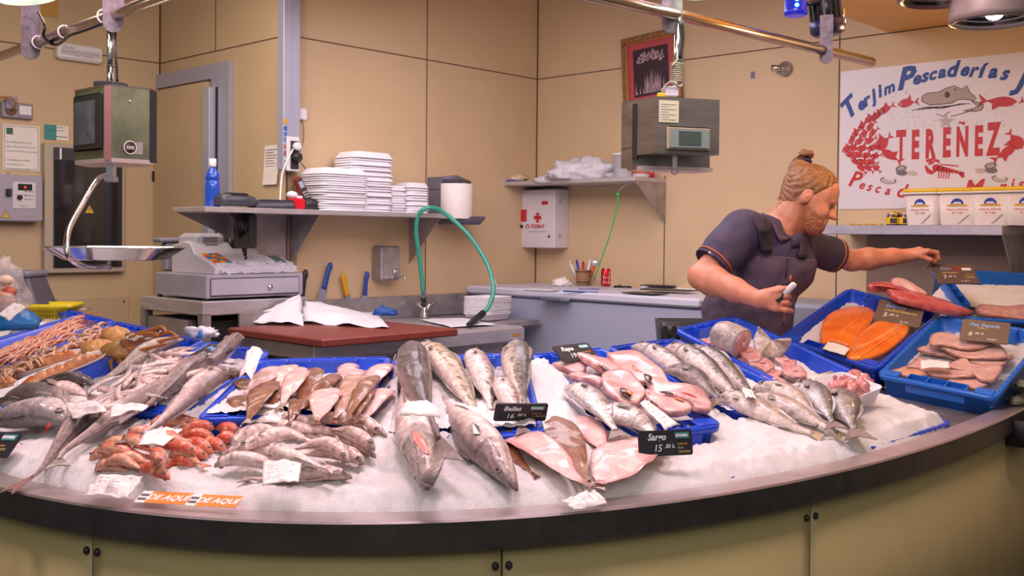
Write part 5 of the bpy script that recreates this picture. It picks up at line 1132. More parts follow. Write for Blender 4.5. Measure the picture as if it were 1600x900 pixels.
crate3('E', 'blue fish crate of long bass beside the monkfish', ((946, 541), (1045, 525), (1141, 647)), (3.23, 3.45, 2.78), skew=True)
crate3('F', 'blue fish crate of shark steaks in front of the fishmonger', ((1052, 513), (1140, 490), (1235, 622)), (3.62, 3.82, 3.13), skew=True)
crate3('G', 'blue fish crate of orange salmon fillets', ((1325, 449), (1472, 490), (1215, 527)), (4.34, 4.08, 3.93))
crate3('H', 'lighter blue fish crate of swordfish slices at the right', ((1465, 492), (1640, 520), (1368, 585)), (4.06, 3.78, 3.66), m=M_['blue2'], depth=.10, writing='LONJA PUERTOS')
crate('I', 'lighter blue fish crate of red tuna beside the raised hand', PD(1454, 419, 4.62), PD(1437, 487, 4.24), PD(1690, 430, 4.62), m=M_['blue2'], depth=.12)
# supports under raised crates
b = MB()
for k in ('G', 'H', 'I'):
    T, W_, L_ = CR[k]; d_ = {'G': .115, 'H': .10, 'I': .12}[k]
    ps_ = [T @ Vector(v) for v in ((.05, .05, -d_), (W_-.05, .05, -d_), (W_-.05, L_-.12, -d_), (.05, L_-.12, -d_))]
    b = MB(); n = len(b.v); zb = .62 if k != 'H' else .80
    b.add([Vector((p.x, p.y, min(zb, p.z-.02))) for p in ps_]+ps_, [(0, 1, 2, 3), (7, 6, 5, 4), (0, 4, 5, 1), (1, 5, 6, 2), (2, 6, 7, 3), (3, 7, 4, 0)])
    single('crate_support', b, M_['blackm'], {'G': 'dark box holding up the salmon crate', 'H': 'dark box holding up the swordfish crate', 'I': 'dark box holding up the tuna crate'}[k], 'box')
# ice crates whose rims poke out along the counter edge
def lowcrate(lab, xa, xb, d0=.088, slots=False):
    pa, ta, na = rimframe(xa); pb, tb, nb_ = rimframe(xb); A = pa+na*d0; B = pb+nb_*d0
    x = (B-A).normalized(); n = Vector((-x.y, x.x, 0)); A.z = B.z = RZ+.004
    T = Matrix(((n.x, x.x, 0, A.x), (n.y, x.y, 0, A.y), (0, 0, 1, A.z), (0, 0, 0, 1)))   # x inward, y along
    T = T @ Matrix.Rotation(-math.atan(SL), 4, 'Y')
    L_ = (B-A).length; W_ = .36; t = Thing('ice_crate', lab, 'crate', None, 'ice crates along the counter edge', Mx=T); b = MB()
    R = lambda e, zz, r=.03: [Vector(v) for v in rrect(e, e, W_-e, L_-e, zz, r, 5)]
    b.loft([R(.01, -.06), R(.0, -.012), R(.0, 0), R(.012, 0), R(.014, -.05)], T); t.part('shell', b, M_['blue'])
    if slots:
        b = MB(); n = 13
        for k in range(n): b.box((-.002, .05+(L_-.10)*k/n, -.045), (.014, .05+(L_-.10)*(k+.45)/n, -.006), T)
        t.part('slot', b, M_['ice'], label='slots with ice showing')
lowcrate('blue ice crate, slotted side showing at the right end of the ice', 1.02, 1.44, slots=True)
lowcrate('blue ice crate, rim flecks showing below the two big hakes', -.52, .05)
lowcrate('blue ice crate, rim flecks showing below the pink soles on ice', .08, .60)
# ---------------------------------------------------------------- crushed ice
def icebed():
    b = MB(); nx, nd = 420, 120; vs = []; fs = []
    for i in range(nx+1):
        x = -1.85+(1.42+1.85)*i/nx; p, t_, n_ = rimframe(x)
        for j in range(nd+1):
            d = .079+.75*(j/nd)
            q = p+n_*d; z = RZ+SL*d-.012
            nz = noise.noise(Vector((q.x*9, q.y*9, 3)))*.012+noise.noise(Vector((q.x*45, q.y*45, 0)))*.006+noise.noise(Vector((q.x*120, q.y*120, 0)))*.003
            edge = min(1, (d-.079)/.05); z = z+nz*(.4+.6*edge)-.016+.036*edge**.6-.012*max(0, noise.noise(Vector((x*30, 1, 7))))*(1-edge)
            if -.36 < q.x < .20: z += .038*max(0, min(1, (d-.25)/.08))*min(1, (q.x+.36)/.06, (.20-q.x)/.06)
            if d > .10 and incrate(q.x, q.y, .004 if not -.36 < q.x < .20 else .03): z = z-.13
            if x > 1.1: z -= .020*(1-edge)*min(1, (x-1.1)*5)
            vs.append(Vector((q.x, q.y, z)))
    for i in range(nx):
        for j in range(nd):
            a = i*(nd+1)+j
            v4 = (a, a+nd+1, a+nd+2, a+1)
            zz = [vs[k].z-bedz(vs[k].x, vs[k].y) if 0 else 0 for k in v4]
            fs.append(v4)
    b.add(vs, fs, 0, True); return single('ice_bed', b, M_['ice'], 'bed of crushed ice along the front of the curved counter', 'ice', kind='stuff')
icebed()
def crateice(key, drop, label, slope=0, u0=.02, v0=.02, u1=None, v1=None, amp=.010, hump=.0):
    T, W_, L_ = CR[key]; b = MB(); nx, ny = 60, 90; vs = []; fs = []; u1 = u1 or W_-.02; v1 = v1 or L_-.02
    for i in range(nx+1):
        for j in range(ny+1):
            u = u0+(u1-u0)*i/nx; v = v0+(v1-v0)*j/ny
            z = -drop+slope*(v/L_)+amp*noise.noise(Vector((u*8, v*8, len(key))))+.007*noise.noise(Vector((u*50, v*50, 2)))+.004*noise.noise(Vector((u*130, v*130, 2)))+hump*math.sin(PI*i/nx)
            vs.append(T @ Vector((u, v, z)))
    for i in range(nx):
        for j in range(ny): a = i*(ny+1)+j; fs.append((a, a+1, a+ny+2, a+ny+1))
    b.add(vs, fs, 0, True)
    lo = MB()
    return single('crate_ice', b, M_['ice'], label, 'ice', kind='stuff')
crateice('L1', .035, 'crushed ice under the silvery fish in the far left crate')
crateice('L2', .035, 'crushed ice under the pink prawns'); crateice('L3', .035, 'crushed ice under the brown shrimps'); crateice('M', .045, 'crushed ice under the crabs and white fish')
crateice('L4', .03, 'crushed ice under the slim silvery fish', slope=.02); crateice('S', .036, 'crushed ice in the sole crate', slope=.05)
crateice('C', .034, 'crushed ice in the spotted bass crate', slope=.05); crateice('D', .034, 'crushed ice under the monkfish', slope=.02); crateice('E', .036, 'crushed ice under the long bass', slope=.04)
crateice('F', .042, 'crushed ice under the shark steaks', slope=.015, hump=.01); crateice('G', .05, 'crushed ice under the salmon fillets'); crateice('H', .055, 'crushed ice under the swordfish slices', hump=.008); crateice('I', .06, 'crushed ice under the white sheet in the tuna crate')
# ---------------------------------------------------------------- fish builder
PROF = {
 'std': ([(0, .04), (.02, .26), (.07, .52), (.14, .74), (.24, .93), (.36, 1), (.5, .94), (.66, .70), (.8, .42), (.92, .24), (1, .22)], .92),
 'hake': ([(0, .09), (.02, .20), (.07, .40), (.14, .62), (.21, .82), (.30, .97), (.38, 1), (.48, .93), (.62, .66), (.78, .40), (.9, .24), (1, .15)], .90),
 'front': ([(0, .16), (.04, .34), (.12, .56), (.25, .78), (.4, .92), (.6, 1), (1, .9)], .99),
 'disc': ([(0, .42), (.04, .70), (.13, .92), (.32, 1), (.55, .94), (.75, .72), (.88, .42), (.95, .22), (1, .14)], .94),
 'slim': ([(0, .15), (.03, .45), (.1, .75), (.22, 1), (.45, .98), (.7, .7), (.88, .4), (1, .2)], .92),
 'deep': ([(0, .05), (.03, .32), (.09, .62), (.18, .88), (.32, 1), (.48, .96), (.64, .70), (.78, .38), (.88, .20), (1, .18)], .84),
 'flat': ([(0, .22), (.03, .52), (.10, .80), (.22, .97), (.38, 1), (.54, .93), (.72, .68), (.86, .38), (.94, .20), (1, .14)], .94),
 'eel': ([(0, .35), (.03, .8), (.12, 1), (.4, 1), (.7, .8), (.9, .4), (1, .12)], .98),
}
def interp(tab, x):
    for i in range(len(tab)-1):
        if x <= tab[i+1][0]:
            a, b_ = tab[i], tab[i+1]; t_ = (x-a[0])/max(1e-9, b_[0]-a[0]); t_ = t_*t_*(3-2*t_)*.35+t_*.65
            return a[1]+(b_[1]-a[1])*t_
    return tab[-1][1]
def fish(name, label, pts, surf, H, Wd, paint, prof='std', roll=90, h=0, group=None, cat='fish', m=None, nu=34, nv=18, fins=True, eye=.006, tail=.12, fincol=(.30, .24, .22), arch=0, twist=0, tailspread=.8, seed=0, mouth=True, wob=0, eyeu=.105):
    m = m or M_['fish']
    if name in ('bass', 'striped_bream', 'sea_bream'): nu, nv, H = 64, 36, H*.93
    P3 = []
    for q in pts:
        hh = h+(q[2] if len(q) > 2 else 0); P3.append(surf(q[0], q[1], hh))
    line = catmull(P3, nu+1); N = nrm_of(surf); tab, bodyfrac = PROF[prof]; L = sum((line[i+1]-line[i]).length for i in range(nu))
    n_body = nu+1
    rings = []; cols = []; fr = []
    ct = catmull(P3, 60)
    def at(u):
        x_ = u*59; i = min(58, int(x_)); return ct[i].lerp(ct[i+1], x_-i)
    rnd = random.Random(hash(label) % 10000 if 0 else int(abs(P3[0].x*1000+P3[0].y*777+seed)))
    us = [(k/nu)**1.15 for k in range(nu+1)]
    sgn = 1
    for k, u in enumerate(us):
        p = at(u*bodyfrac); e = .01; tg = (at(min(1, u*bodyfrac+e))-at(max(0, u*bodyfrac-e))).normalized()
        n0 = (N-tg*N.dot(tg)).normalized(); s0 = n0.cross(tg)
        a = math.radians(roll+twist*u); dors = n0*math.cos(a)+s0*math.sin(a); lat = s0*math.cos(a)-n0*math.sin(a)
        pr = interp(tab, u); hy = H/2*pr; wy = Wd/2*(pr**.85)*(1 if u < .6 else 1-.35*(u-.6)/.4)
        if prof not in ('eel', 'flat', 'disc'): g = math.exp(-((u-.235)/.016)**2); hy *= 1+.02*g; wy *= 1+.045*g
        vert = math.sqrt((hy*math.cos(a))**2+(wy*math.sin(a))**2)
        c_ = p+n0*(vert*.92+arch*math.sin(PI*u))
        fr.append((c_, tg, dors, lat, hy, wy))
        ring = []
        for j in range(nv):
            ph = 2*PI*j/nv; cc, ss = math.cos(ph), math.sin(ph)
            if prof == 'hake': _w = 1+(.045*math.sin(9*ph+u*34)*math.exp(-((u-.13)/.09)**2)+.035*noise.noise(Vector((u*6, cc*1.5+seed, ss*1.5)))); cc *= _w; ss *= _w
            q = c_+dors*(hy*cc)+lat*(wy*ss*(1.0 if prof not in ('flat', 'disc') else abs(ss)**.3 if ss else 1))
            if wob: q = q+n0*wob*noise.noise(q*22+Vector((seed, 0, 0)))
            ring.append(q); cols.append(paint(u, cc, ss, rnd, q))
        rings.append(ring)
    b = MB(); b.loft(rings); b.col = cols
    base = fr[len(fr)//3][0]-N*0
    t = Thing(name, label, cat, P3[0].lerp(P3[-1], .5), group); t.part('body', b, m)
    # tail fin, fallen flat on whatever it lies on
    c_, tg, dors, lat, hy, wy = fr[-1]; _n = (N-tg*N.dot(tg)).normalized(); _s = _n.cross(tg); dors = (_s+dors*.35*(1 if dors.dot(_s) > 0 else -1)).normalized(); lat = tg.cross(dors).normalized(); tl = L*tail; b = MB(); sp = H*tailspread*.5
    prs = [(-.02*L, -hy), (tl*.45, -sp*.65), (tl, -sp), (tl*.78, -sp*.35), (tl*.68, 0), (tl*.78, sp*.35), (tl, sp), (tl*.45, sp*.65), (-.02*L, hy)]
    droop = lambda d: -N*(min(.5*wy*3, .01)*max(0, d)/max(tl, 1e-6))
    V = [c_+tg*d+dors*s_+droop(d) for d, s_ in prs]; th = lat*.0012
    b.add([v+th for v in V]+[v-th for v in V], [(0, 1, 4, 8), (1, 2, 3, 4), (8, 4, 7), (4, 5, 6, 7), (17, 13, 10, 9), (13, 12, 11, 10), (16, 13, 17), (16, 15, 14, 13)]+[(i, i+9, (i+1) % 9+9, (i+1) % 9) for i in range(9)], 0, False)
    fm = cmat_lin(fincol)
    t.part('tail_fin', b, fm)
    if fins:
        # dorsal and pectoral fins
        def finstrip(u0, u1, hgt, side, nm, back=.5, latv=False, lo=0.):
            b = MB(); n = 7; vs = []
            for i in range(n+1):
                u = u0+(u1-u0)*i/n; k = min(len(fr)-1, max(0, int((u**(1/1.15))*nu))); c1, t1, d1, l1, h1, w1 = fr[k]
                root = c1+d1*h1*.92*side; tip = c1+d1*side*(h1+hgt*math.sin(PI*min(1, (i+.8)/(n+.6)))**.7)+t1*hgt*back
                vs += [root, tip]
            nn = len(vs); th = fr[5][3]*.001; fs = []
            for i in range(n): a = 2*i; fs += [(a, a+2, a+3, a+1), (nn+a, nn+a+1, nn+a+3, nn+a+2)]
            b.add([v+th for v in vs]+[v-th for v in vs], fs); return t.part(nm, b, fm)
        finstrip(.30, .50, H*.09, 1, 'dorsal_fin', .9); finstrip(.56, .84, H*.08, 1, 'dorsal_fin', .8); finstrip(.58, .82, H*.07, -1, 'anal_fin', .8)
        for s_ in (1, -1):
            if (-N.dot(fr[8][3])*s_ if False else fr[8][3].dot(N)*s_) > -.5:
                k = int((.27**(1/1.15))*nu); c1, t1, d1, l1, h1, w1 = fr[k]; o = c1+l1*s_*w1*1.02-d1*h1*.25; b = MB()
                V = [o, o+t1*H*.12+d1*H*.10+l1*s_*.004, o+t1*H*.42+d1*H*.04+l1*s_*.008, o+t1*H*.46-d1*H*.08+l1*s_*.008, o+t1*H*.20-d1*H*.12+l1*s_*.005]
                b.add(V+[v+l1*s_*.0015 for v in V], [(0, 1, 2, 3, 4), (9, 8, 7, 6, 5)]+[(i, i+5, (i+1) % 5+5, (i+1) % 5) for i in range(5)]); t.part('pectoral_fin', b, fm)
    if eye:
        k = int((eyeu**(1/1.15))*nu); c1, t1, d1, l1, h1, w1 = fr[k]
        for s_ in (1, -1):
            o = c1+l1*s_*w1*.86+d1*h1*.30; b = MB(); T = frame(o, t1, l1*s_)
            b.sphere((0, 0, 0), (eye*1.25, eye*1.25, eye*.55), n=12, T=T, mi=1); b.sphere((0, 0, eye*.30), (eye*.8, eye*.8, eye*.5), n=10, T=T); t.part('eye', b, [M_['eye'], M_['eyering']])
    if mouth:
        b = MB(); pts_ = []
        for i in range(9):
            a = -1.25+2.5*i/8; k = max(1, int(3+5*abs(a)/1.25)*nu//34); c1, t1, d1, l1, h1, w1 = fr[min(k, len(fr)-1)]
            pts_.append(c1+l1*math.sin(a*1.2)*w1*1.0-d1*h1*(.42+.1*abs(a)))
        b.tube(pts_, max(.0007, H*.008), n=5); t.part('mouth_line', b, M_['eye'])
    return t
_cl = {}
def cmat_lin(c):
    k = tuple(round(x, 3) for x in c)
    if k not in _cl: _cl[k] = mat('fin skin', c, .3, var=.3, vscale=60, coat=.4)
    return _cl[k]
def nz(q, s, o=0): return noise.noise(Vector((q.x*s+o, q.y*s, q.z*s)))
def pt_hake(back=(.17, .12, .11), side=(.52, .38, .36), belly=(.82, .64, .60), head=None):
    def f(u, c, s, r, q):
        g = .25*nz(q, 60); v = mixc(belly, side, (c+.55)/.6+g) if c < .1 else mixc(side, back, (c-.1)/.45+g)
        if u < .225: v = mixc(v, head or mixc(back, side, .35), .75*(1-.6*max(0, -c-.3))); v = mixc(v, (.10, .07, .07), .45*max(0, math.sin(math.atan2(s, c)*9+u*30+5*nz(q, 30)))**2); v = mixc(v, (.7, .58, .55), .25*(nz(q, 120) > .15))
        elif nz(q, 26, 3) > .28: v = mixc(v, (.34, .24, .24), .35)
        if .218 < u < .236: v = mixc(v, (.16, .06, .06), .6*min(1, max(0, abs(s)*1.6-.4)))
        if u < .03: v = mixc(v, (.10, .07, .07), .6)
        return v
    return f
def pt_bass(back=(.09, .08, .07), side=(.42, .36, .30), belly=(.80, .68, .63)):
    def f(u, c, s, r, q):
        g = .3*nz(q, 70); v = mixc(belly, side, (c+.35)/.5+g) if c < .15 else mixc(side, back, (c-.15)/.5+g)
        if c > -.1 and nz(q, 130, 5) > .18 and u > .2: v = mixc(v, (.05, .04, .03), .8)
        if .20 < u < .225: v = mixc(v, (.14, .05, .05), .7*min(1, max(0, abs(s)*1.6-.4)))
        if u < .2: v = mixc(v, (.42, .34, .32), .4)
        return v
    return f
def pt_whit(u, c, s, r, q):
    g = .3*nz(q, 50); v = mixc((.92, .70, .64), (.66, .46, .41), (c+.1)/.9+g)
    if .20 < u < .23: v = mixc(v, (.35, .12, .12), .5)
    if u < .07: v = mixc(v, (.20, .15, .16), .6)
    return v
def pt_mullet(u, c, s, r, q):
    g = .5*nz(q, 90); v = mixc((.84, .42, .28), (.70, .12, .06), (c+.75)/.9+g)
    if nz(q, 60, 9) > .25: v = mixc(v, (.92, .60, .40), .5)
    if .20 < u < .225: v = mixc(v, (.35, .05, .04), .5)
    if u < .12: v = mixc(v, (.62, .22, .17), .5)
    return v
def pt_solebrown(u, c, s, r, q): g = .5+.9*nz(q, 40); v = mixc((.19, .070, .032), (.32, .14, .07), g); return mixc(v, (.10, .035, .02), .6*(abs(c) > .9))
def pt_solepink(u, c, s, r, q):
    g = .5+.9*nz(q, 35); v = mixc((.80, .47, .44), (.84, .60, .55), g)
    if abs(c) > .88: v = mixc(v, (.62, .22, .20), .6)
    if u > .94: v = mixc(v, (.30, .12, .07), .8)
    return v
def pt_soletan(u, c, s, r, q): g = .5+.9*nz(q, 35); v = mixc((.46, .24, .16), (.62, .42, .34), g); return mixc(v, (.2, .09, .06), .6*(abs(c) > .88))
def pt_silver(u, c, s, r, q): return mixc((.76, .66, .63), (.30, .25, .25), (c+.4)/1.0+.4*nz(q, 60))
def pt_dark(u, c, s, r, q): return mixc((.44, .35, .33), (.09, .075, .078), (c+.5)/.7+.4*nz(q, 60))
def pt_sargo(u, c, s, r, q):
    v = mixc((.80, .72, .68), (.42, .38, .38), (c+.3)/1.1+.3*nz(q, 40))
    if .28 < u < .92 and c > -.5 and math.sin(u*2*PI*7+.6*c) > .55: v = mixc(v, (.24, .20, .20), .5)
    if .20 < u < .225: v = mixc(v, (.3, .2, .2), .5)
    return v
def pt_dorada(u, c, s, r, q):
    v = mixc((.60, .56, .55), (.17, .16, .17), (c+.5)/1.1+.5*nz(q, 70))
    if u < .22: v = mixc(v, (.50, .42, .36), .5)
    return v
# flat soles lie flat: lateral axis vertical -> roll 90
def sole(lab, pts, surf, wd, paint, h=0, th=.016, arch=.0, wob=.0, group='soles', nu=30, tail=.06, seed=0, prof='flat'):
    t = fish('sole', lab, pts, surf, wd, th, paint, prof, 90, h, group, 'fish', M_['slime'], nu, 26, False, .0, tail, (.22, .09, .05), arch, 0, .32, seed, False, wob)
    # fin fringe and eye bumps
    return t
PS = cplane('S'); PC = cplane('C'); PDD = cplane('D'); PE = cplane('E'); PF_ = cplane('F'); PG = cplane('G'); PH = cplane('H'); PI_ = cplane('I'); PL4 = cplane('L4'); PL3 = cplane('M'); PL3s = cplane('L3'); PL2 = cplane('L2'); PL1 = cplane('L1')
# ---- sole crate
gs = 'soles in the blue crate'
SO = [('b', (366, 624), (386, 660), .062, -.030, 'dark red-brown sole, leftmost, half hidden by another'),
 ('b', (372, 602), (398, 622), .05, -.028, 'small brown sole tip at the crate left wall'),
 ('p', (437, 579), (378, 625), .072, -.012, 'greyish pink sole lying in the upper left of the sole crate'),
 ('p', (446, 600), (428, 628), .05, -.02, 'narrow pink sole between brown ones near the left'),
 ('b', (424, 601), (384, 662), .066, .004, 'domed glossy brown sole near the left of the sole crate'),
 ('p', (452, 574), (436, 618), .066, -.016, 'pink sole with rounded head at the upper left centre'),
 ('b', (440, 610), (424, 650), .055, -.012, 'brown sole tail under the pink one'),
 ('b', (476, 628), (450, 664), .05, -.012, 'dark brown sole, low in the middle of the crate'),
 ('b', (492, 580), (468, 634), .072, .000, 'wide brown sole at the top middle of the crate'),
 ('p', (475, 580), (437, 640), .062, .010, 'long pink sole lying over brown ones in the middle'),
 ('b', (530, 589), (462, 648), .046, .014, 'narrow glossy brown sole slanting down across the middle'),
 ('p', (558, 582), (516, 636), .078, -.014, 'pale pink sole, top right of centre'),
 ('p', (515, 612), (494, 664), .078, .010, 'bright pink rounded sole in the lower middle'),
 ('t', (566, 588), (520, 662), .070, .000, 'tan and pink sole right of the bright pink one'),
 ('p', (605, 572), (566, 618), .066, -.008, 'pink sole in the top right corner'),
 ('b', (587, 592), (536, 662), .048, .016, 'long narrow glossy brown sole on the right'),
 ('b', (580, 616), (548, 662), .046, .004, 'darker brown sole tucked under the long brown one'),
 ('p', (608, 612), (562, 662), .06, -.006, 'pale pink sole along the right wall'),
 ('p', (550, 574), (530, 600), .06, -.028, 'pale pink sole mostly buried in ice at the back')]
for i, (c_, a, e, wd, h_, lab) in enumerate(SO):
    sole(lab, [a, ((a[0]+e[0])/2, (a[1]+e[1])/2, .006), e], PS, wd, {'b': pt_solebrown, 'p': pt_solepink, 't': pt_soletan}[c_], h_+.008, .017, .008, .008, gs, seed=i)
# ---- soles on ice
gi = 'soles on the ice'
sole('brown sole with pointed tail, leftmost of the flatfish on ice', [(744, 664), (775, 690), (806, 720), (840, 748)], S, .052, pt_solebrown, .012, .016, .004, .006, gi)
sole('pale pink sole, top of the group behind the round one', [(895, 656), (915, 672), (950, 712)], S, .085, pt_solepink, .012, .018, .006, .006, gi)
sole('wide brown sole leaning against the black Bailas tag', [(852, 656), (875, 690), (905, 740), (928, 762)], S, .098, pt_solebrown, .018, .020, .018, .008, gi)
sole('long pink sole in front of the wide brown one', [(786, 676), (830, 702), (885, 742), (928, 764)], S, .092, pt_solepink, .030, .020, .012, .008, gi)
sole('large round pink sole below the Sargo tag', [(1010, 695), (985, 715), (955, 745), (932, 766)], S, .150, pt_solepink, .018, .024, .008, .008, gi, prof='disc')
# ---- central hakes and bass
gh = 'hakes'
hk1 = pt_hake((.095, .070, .075), (.36, .27, .26), (.72, .55, .51))
fish('hake', 'large hake belly up with raised jaw, head toward the rim', [(668, 768), (660, 735), (648, 690), (634, 640), (628, 598)], S, .088, .092, pt_hake((.30, .22, .21), (.62, .50, .47), (.86, .68, .64)), 'hake', 195, .03, gh, eye=.007, nu=70, nv=40)
fish('hake', 'dark-backed hake, head at the back, under a white paper', [(648, 543), (646, 572), (650, 612), (668, 655, .04), (688, 700, .03), (702, 742, -.02)], S, .088, .092, hk1, 'hake', 20, .05, gh, eye=.007, nu=70, nv=40, tail=.10)
fish('hake', 'large grey-mauve hake, head lowest right beside the brown sole', [(807, 770), (778, 742), (740, 704), (708, 660), (686, 612)], S, .092, .088, pt_hake((.26, .19, .18), (.56, .42, .40), (.84, .66, .61)), 'hake', 128, .016, gh, eye=.008, nu=70, nv=40)
b = MB(); b.tube([S(664, 758, .075), S(676, 738, .095), S(694, 710, .10)], [.026, .022, .006], n=14, flat=.35); b.col = [(.34, .26, .25)]*len(b.v); single('hake_jaw', b, M_['fish'], 'raised jaw flap of the belly-up hake pointing right', 'fish jaw')
b = MB(); b.tube(catmull([S(646, 672, .115), S(655, 690, .118), S(668, 712, .112)], 10), [.012*math.sin(PI*(k+.6)/10.2)+.001 for k in range(10)], n=10, flat=.3); single('belly_flap', b, cmat('d88a80', .3, coat=.5), 'pink open belly flap on the belly-up hake', 'fish opening')
fish('bass', 'golden spotted bass lying beside the dark-backed hake', [(656, 544), (684, 572), (712, 602), (740, 640), (762, 664)], PC, .085, .06, pt_bass((.30, .22, .12), (.58, .45, .30), (.84, .70, .62)), 'std', 75, -.005, 'bass in the middle crate', eye=.009)
fish('bass', 'pale pink bass standing head up in the middle crate', [(736, 556), (748, 585), (762, 622), (770, 652)], PC, .078, .055, pt_bass((.40, .30, .26), (.66, .52, .48), (.84, .68, .64)), 'std', 100, .0, 'bass in the middle crate', eye=.009)
fish('bass', 'dark spotted bass leaning in the back right corner', [(803, 546), (806, 575), (812, 612), (822, 650)], PC, .095, .06, pt_bass(), 'std', 60, .01, 'bass in the middle crate', eye=.009)
fish('bass', 'small pale bass between the two standing ones', [(779, 602), (790, 625), (806, 655), (818, 675)], PC, .062, .05, pt_bass((.40, .30, .24), (.64, .50, .42), (.84, .70, .66)), 'std', 100, .004, 'bass in the middle crate', eye=.008)
fish('bass', 'pale bass tail under the black Bailas tag', [(806, 664), (828, 669), (846, 674)], PC, .04, .03, pt_bass(), 'std', 90, -.03, 'bass in the middle crate', eye=0, mouth=False)
# ---- sargos
gsg = 'striped silver bream'
fish('striped_bream', 'silver fish with faint dark bars left of the monkfish', [(884, 612), (912, 628), (945, 656), (968, 682)], S, .085, .05, pt_sargo, 'std', 100, .05, gsg, m=M_['scale'], eye=.008)
fish('striped_bream', 'silver striped fish behind the Sargo tag', [(930, 656), (965, 660), (1005, 672), (1036, 690)], S, .085, .05, pt_sargo, 'std', 85, .045, gsg, m=M_['scale'], eye=.008)
fish('striped_bream', 'small bream half buried below the Sargo tag, tail at right', [(1030, 712), (1060, 712), (1098, 706)], S, .05, .03, pt_sargo, 'std', 90, -.008, gsg, m=M_['scale'], eye=0, mouth=False)
# ---- bass crate E
ge = 'bass in the right crate'
pb = pt_bass((.11, .10, .09), (.48, .40, .36), (.80, .68, .64))
fish('bass', 'pale headed bass, leftmost in the right bass crate', [(986, 545), (1015, 560), (1050, 582), (1085, 606), (1120, 632)], PE, .07, .055, pb, 'std', 70, .0, ge, eye=.009)
fish('bass', 'slender dark brown fish lying over the left bass', [(1036, 582), (1062, 588), (1092, 602), (1128, 628)], PE, .058, .04, pt_dark, 'std', 60, .03, ge, eye=0, mouth=False)
fish('bass', 'blue-backed bass, middle of the right bass crate', [(1038, 547), (1068, 564), (1110, 594), (1150, 622), (1180, 642)], PE, .078, .06, pt_bass((.07, .075, .11), (.44, .38, .33), (.82, .70, .66)), 'std', 60, .006, ge, eye=.009)
fish('bass', 'greenish bass, rightmost in the right bass crate', [(1075, 550), (1106, 570), (1150, 602), (1196, 634)], PE, .072, .055, pb, 'std', 45, .004, ge, eye=.009)
gf = 'slim pale fish on the ice'
wf = pt_hake((.36, .28, .22), (.64, .52, .46), (.84, .70, .64))
fish('slim_fish', 'pale slim fish, front-left of the group on the right ice', [(1118, 624), (1155, 640), (1200, 658), (1248, 674), (1286, 686)], S, .066, .05, wf, 'std', 60, .012, gf, eye=.008, tail=.10)
fish('slim_fish', 'pale slim fish between the front and rear ones on the right ice', [(1164, 628), (1205, 640), (1250, 656), (1292, 672), (1322, 684)], S, .060, .05, wf, 'std', 60, .022, gf, eye=.008, tail=.08)
fish('slim_fish', 'pale slim fish lying beside the crate wall, rearmost of three', [(1176, 610), (1215, 620), (1250, 638), (1288, 664)], S, .06, .05, wf, 'std', 70, .035, gf, eye=.008, tail=.08)
fish('sea_bream', 'dark silver bream, left of the two beside the white tray', [(1232, 608), (1262, 618), (1288, 642), (1310, 674)], S, .085, .045, pt_dorada, 'deep', 70, .045, 'sea bream', m=M_['scale'], eye=.009)
fish('sea_bream', 'bright silver bream tail down, in front of the white tray', [(1298, 622), (1312, 636), (1326, 656), (1344, 684)], S, .115, .05, pt_dorada, 'deep', 80, .03, 'sea bream', m=M_['scale'], eye=0, mouth=False, tail=.22)
# ---- left hakes
gl = 'long hakes at the left'
lh = pt_hake((.26, .19, .18), (.58, .43, .41), (.84, .67, .63), (.20, .15, .13))
fish('hake', 'long hake, head lowest of the pack beside the sole crate', [(387, 586), (350, 594), (315, 618), (275, 648), (235, 674), (195, 694)], S, .066, .056, lh, 'hake', 110, .06, gl, nu=60, nv=32, eye=.007)
fish('hake', 'long hake with head between the top one and the front one', [(334, 562), (300, 582), (262, 614), (225, 640), (180, 660)], S, .060, .05, lh, 'hake', 60, .055, gl, nu=44, nv=22, eye=.008)
fish('hake', 'hake head pointing up at the back of the left crate', [(375, 531), (364, 546), (346, 566), (322, 584)], S, .060, .050, lh, 'front', 40, .06, gl, tail=.02, eye=.008)
fish('hake', 'long central hake with patterned head, tail near the red mullets', [(300, 590), (268, 612), (232, 634), (190, 656), (140, 684), (96, 712), (86, 738)], S, .068, .056, lh, 'hake', 85, .035, gl, nu=60, nv=32, eye=.007, tail=.06)
fish('hake', 'hake at the left with body reaching the steel rim', [(176, 634), (150, 650), (118, 676), (84, 712), (52, 746), (6, 764)], S, .060, .048, lh, 'hake', 60, .012, gl, nu=48, nv=22, eye=0, mouth=False, tail=.14, fincol=(.30, .17, .15))
fish('eel_like_fish', 'dark long fish along the upper left edge of the bed', [(146, 604), (110, 604), (60, 612), (0, 626)], S, .05, .04, pt_dark, 'std', 40, .06, 'dark fish at the left', eye=.005)
fish('pink_fish', 'pink slim fish below the dark long one at the left', [(40, 622), (75, 615), (110, 616), (145, 622)], S, .06, .045, pt_whit, 'std', 80, .045, None, eye=.006)
fish('bonito', 'dark grey bonito behind the one with a bloody gill', [(96, 656), (55, 640), (5, 636), (-50, 648)], S, .125, .08, pt_dark, 'std', 75, .03, 'bonitos at the left edge', eye=.009)
fish('bonito', 'silver bonito with bloody gill at the left edge', [(109, 668), (70, 664), (20, 668), (-40, 664)], S, .11, .075, pt_silver, 'std', 80, .03, 'bonitos at the left edge', eye=.010)
b = MB(); p0 = S(72, 668, .07); b.tube([S(76, 662, .085), S(71, 670, .082), S(69, 678, .066)], [.002, .004, .002]); single('gill_blood', b, M_['red'], 'red gill edge on the silver bonito', 'gill')
fish('small_tail_fish', 'fish tail sticking out right of the black tag at left edge', [(-30, 700), (5, 705), (30, 703), (64, 702)], S, .045, .03, pt_silver, 'std', 90, .0, None, eye=0, mouth=False, tail=.4, tailspread=1.2)
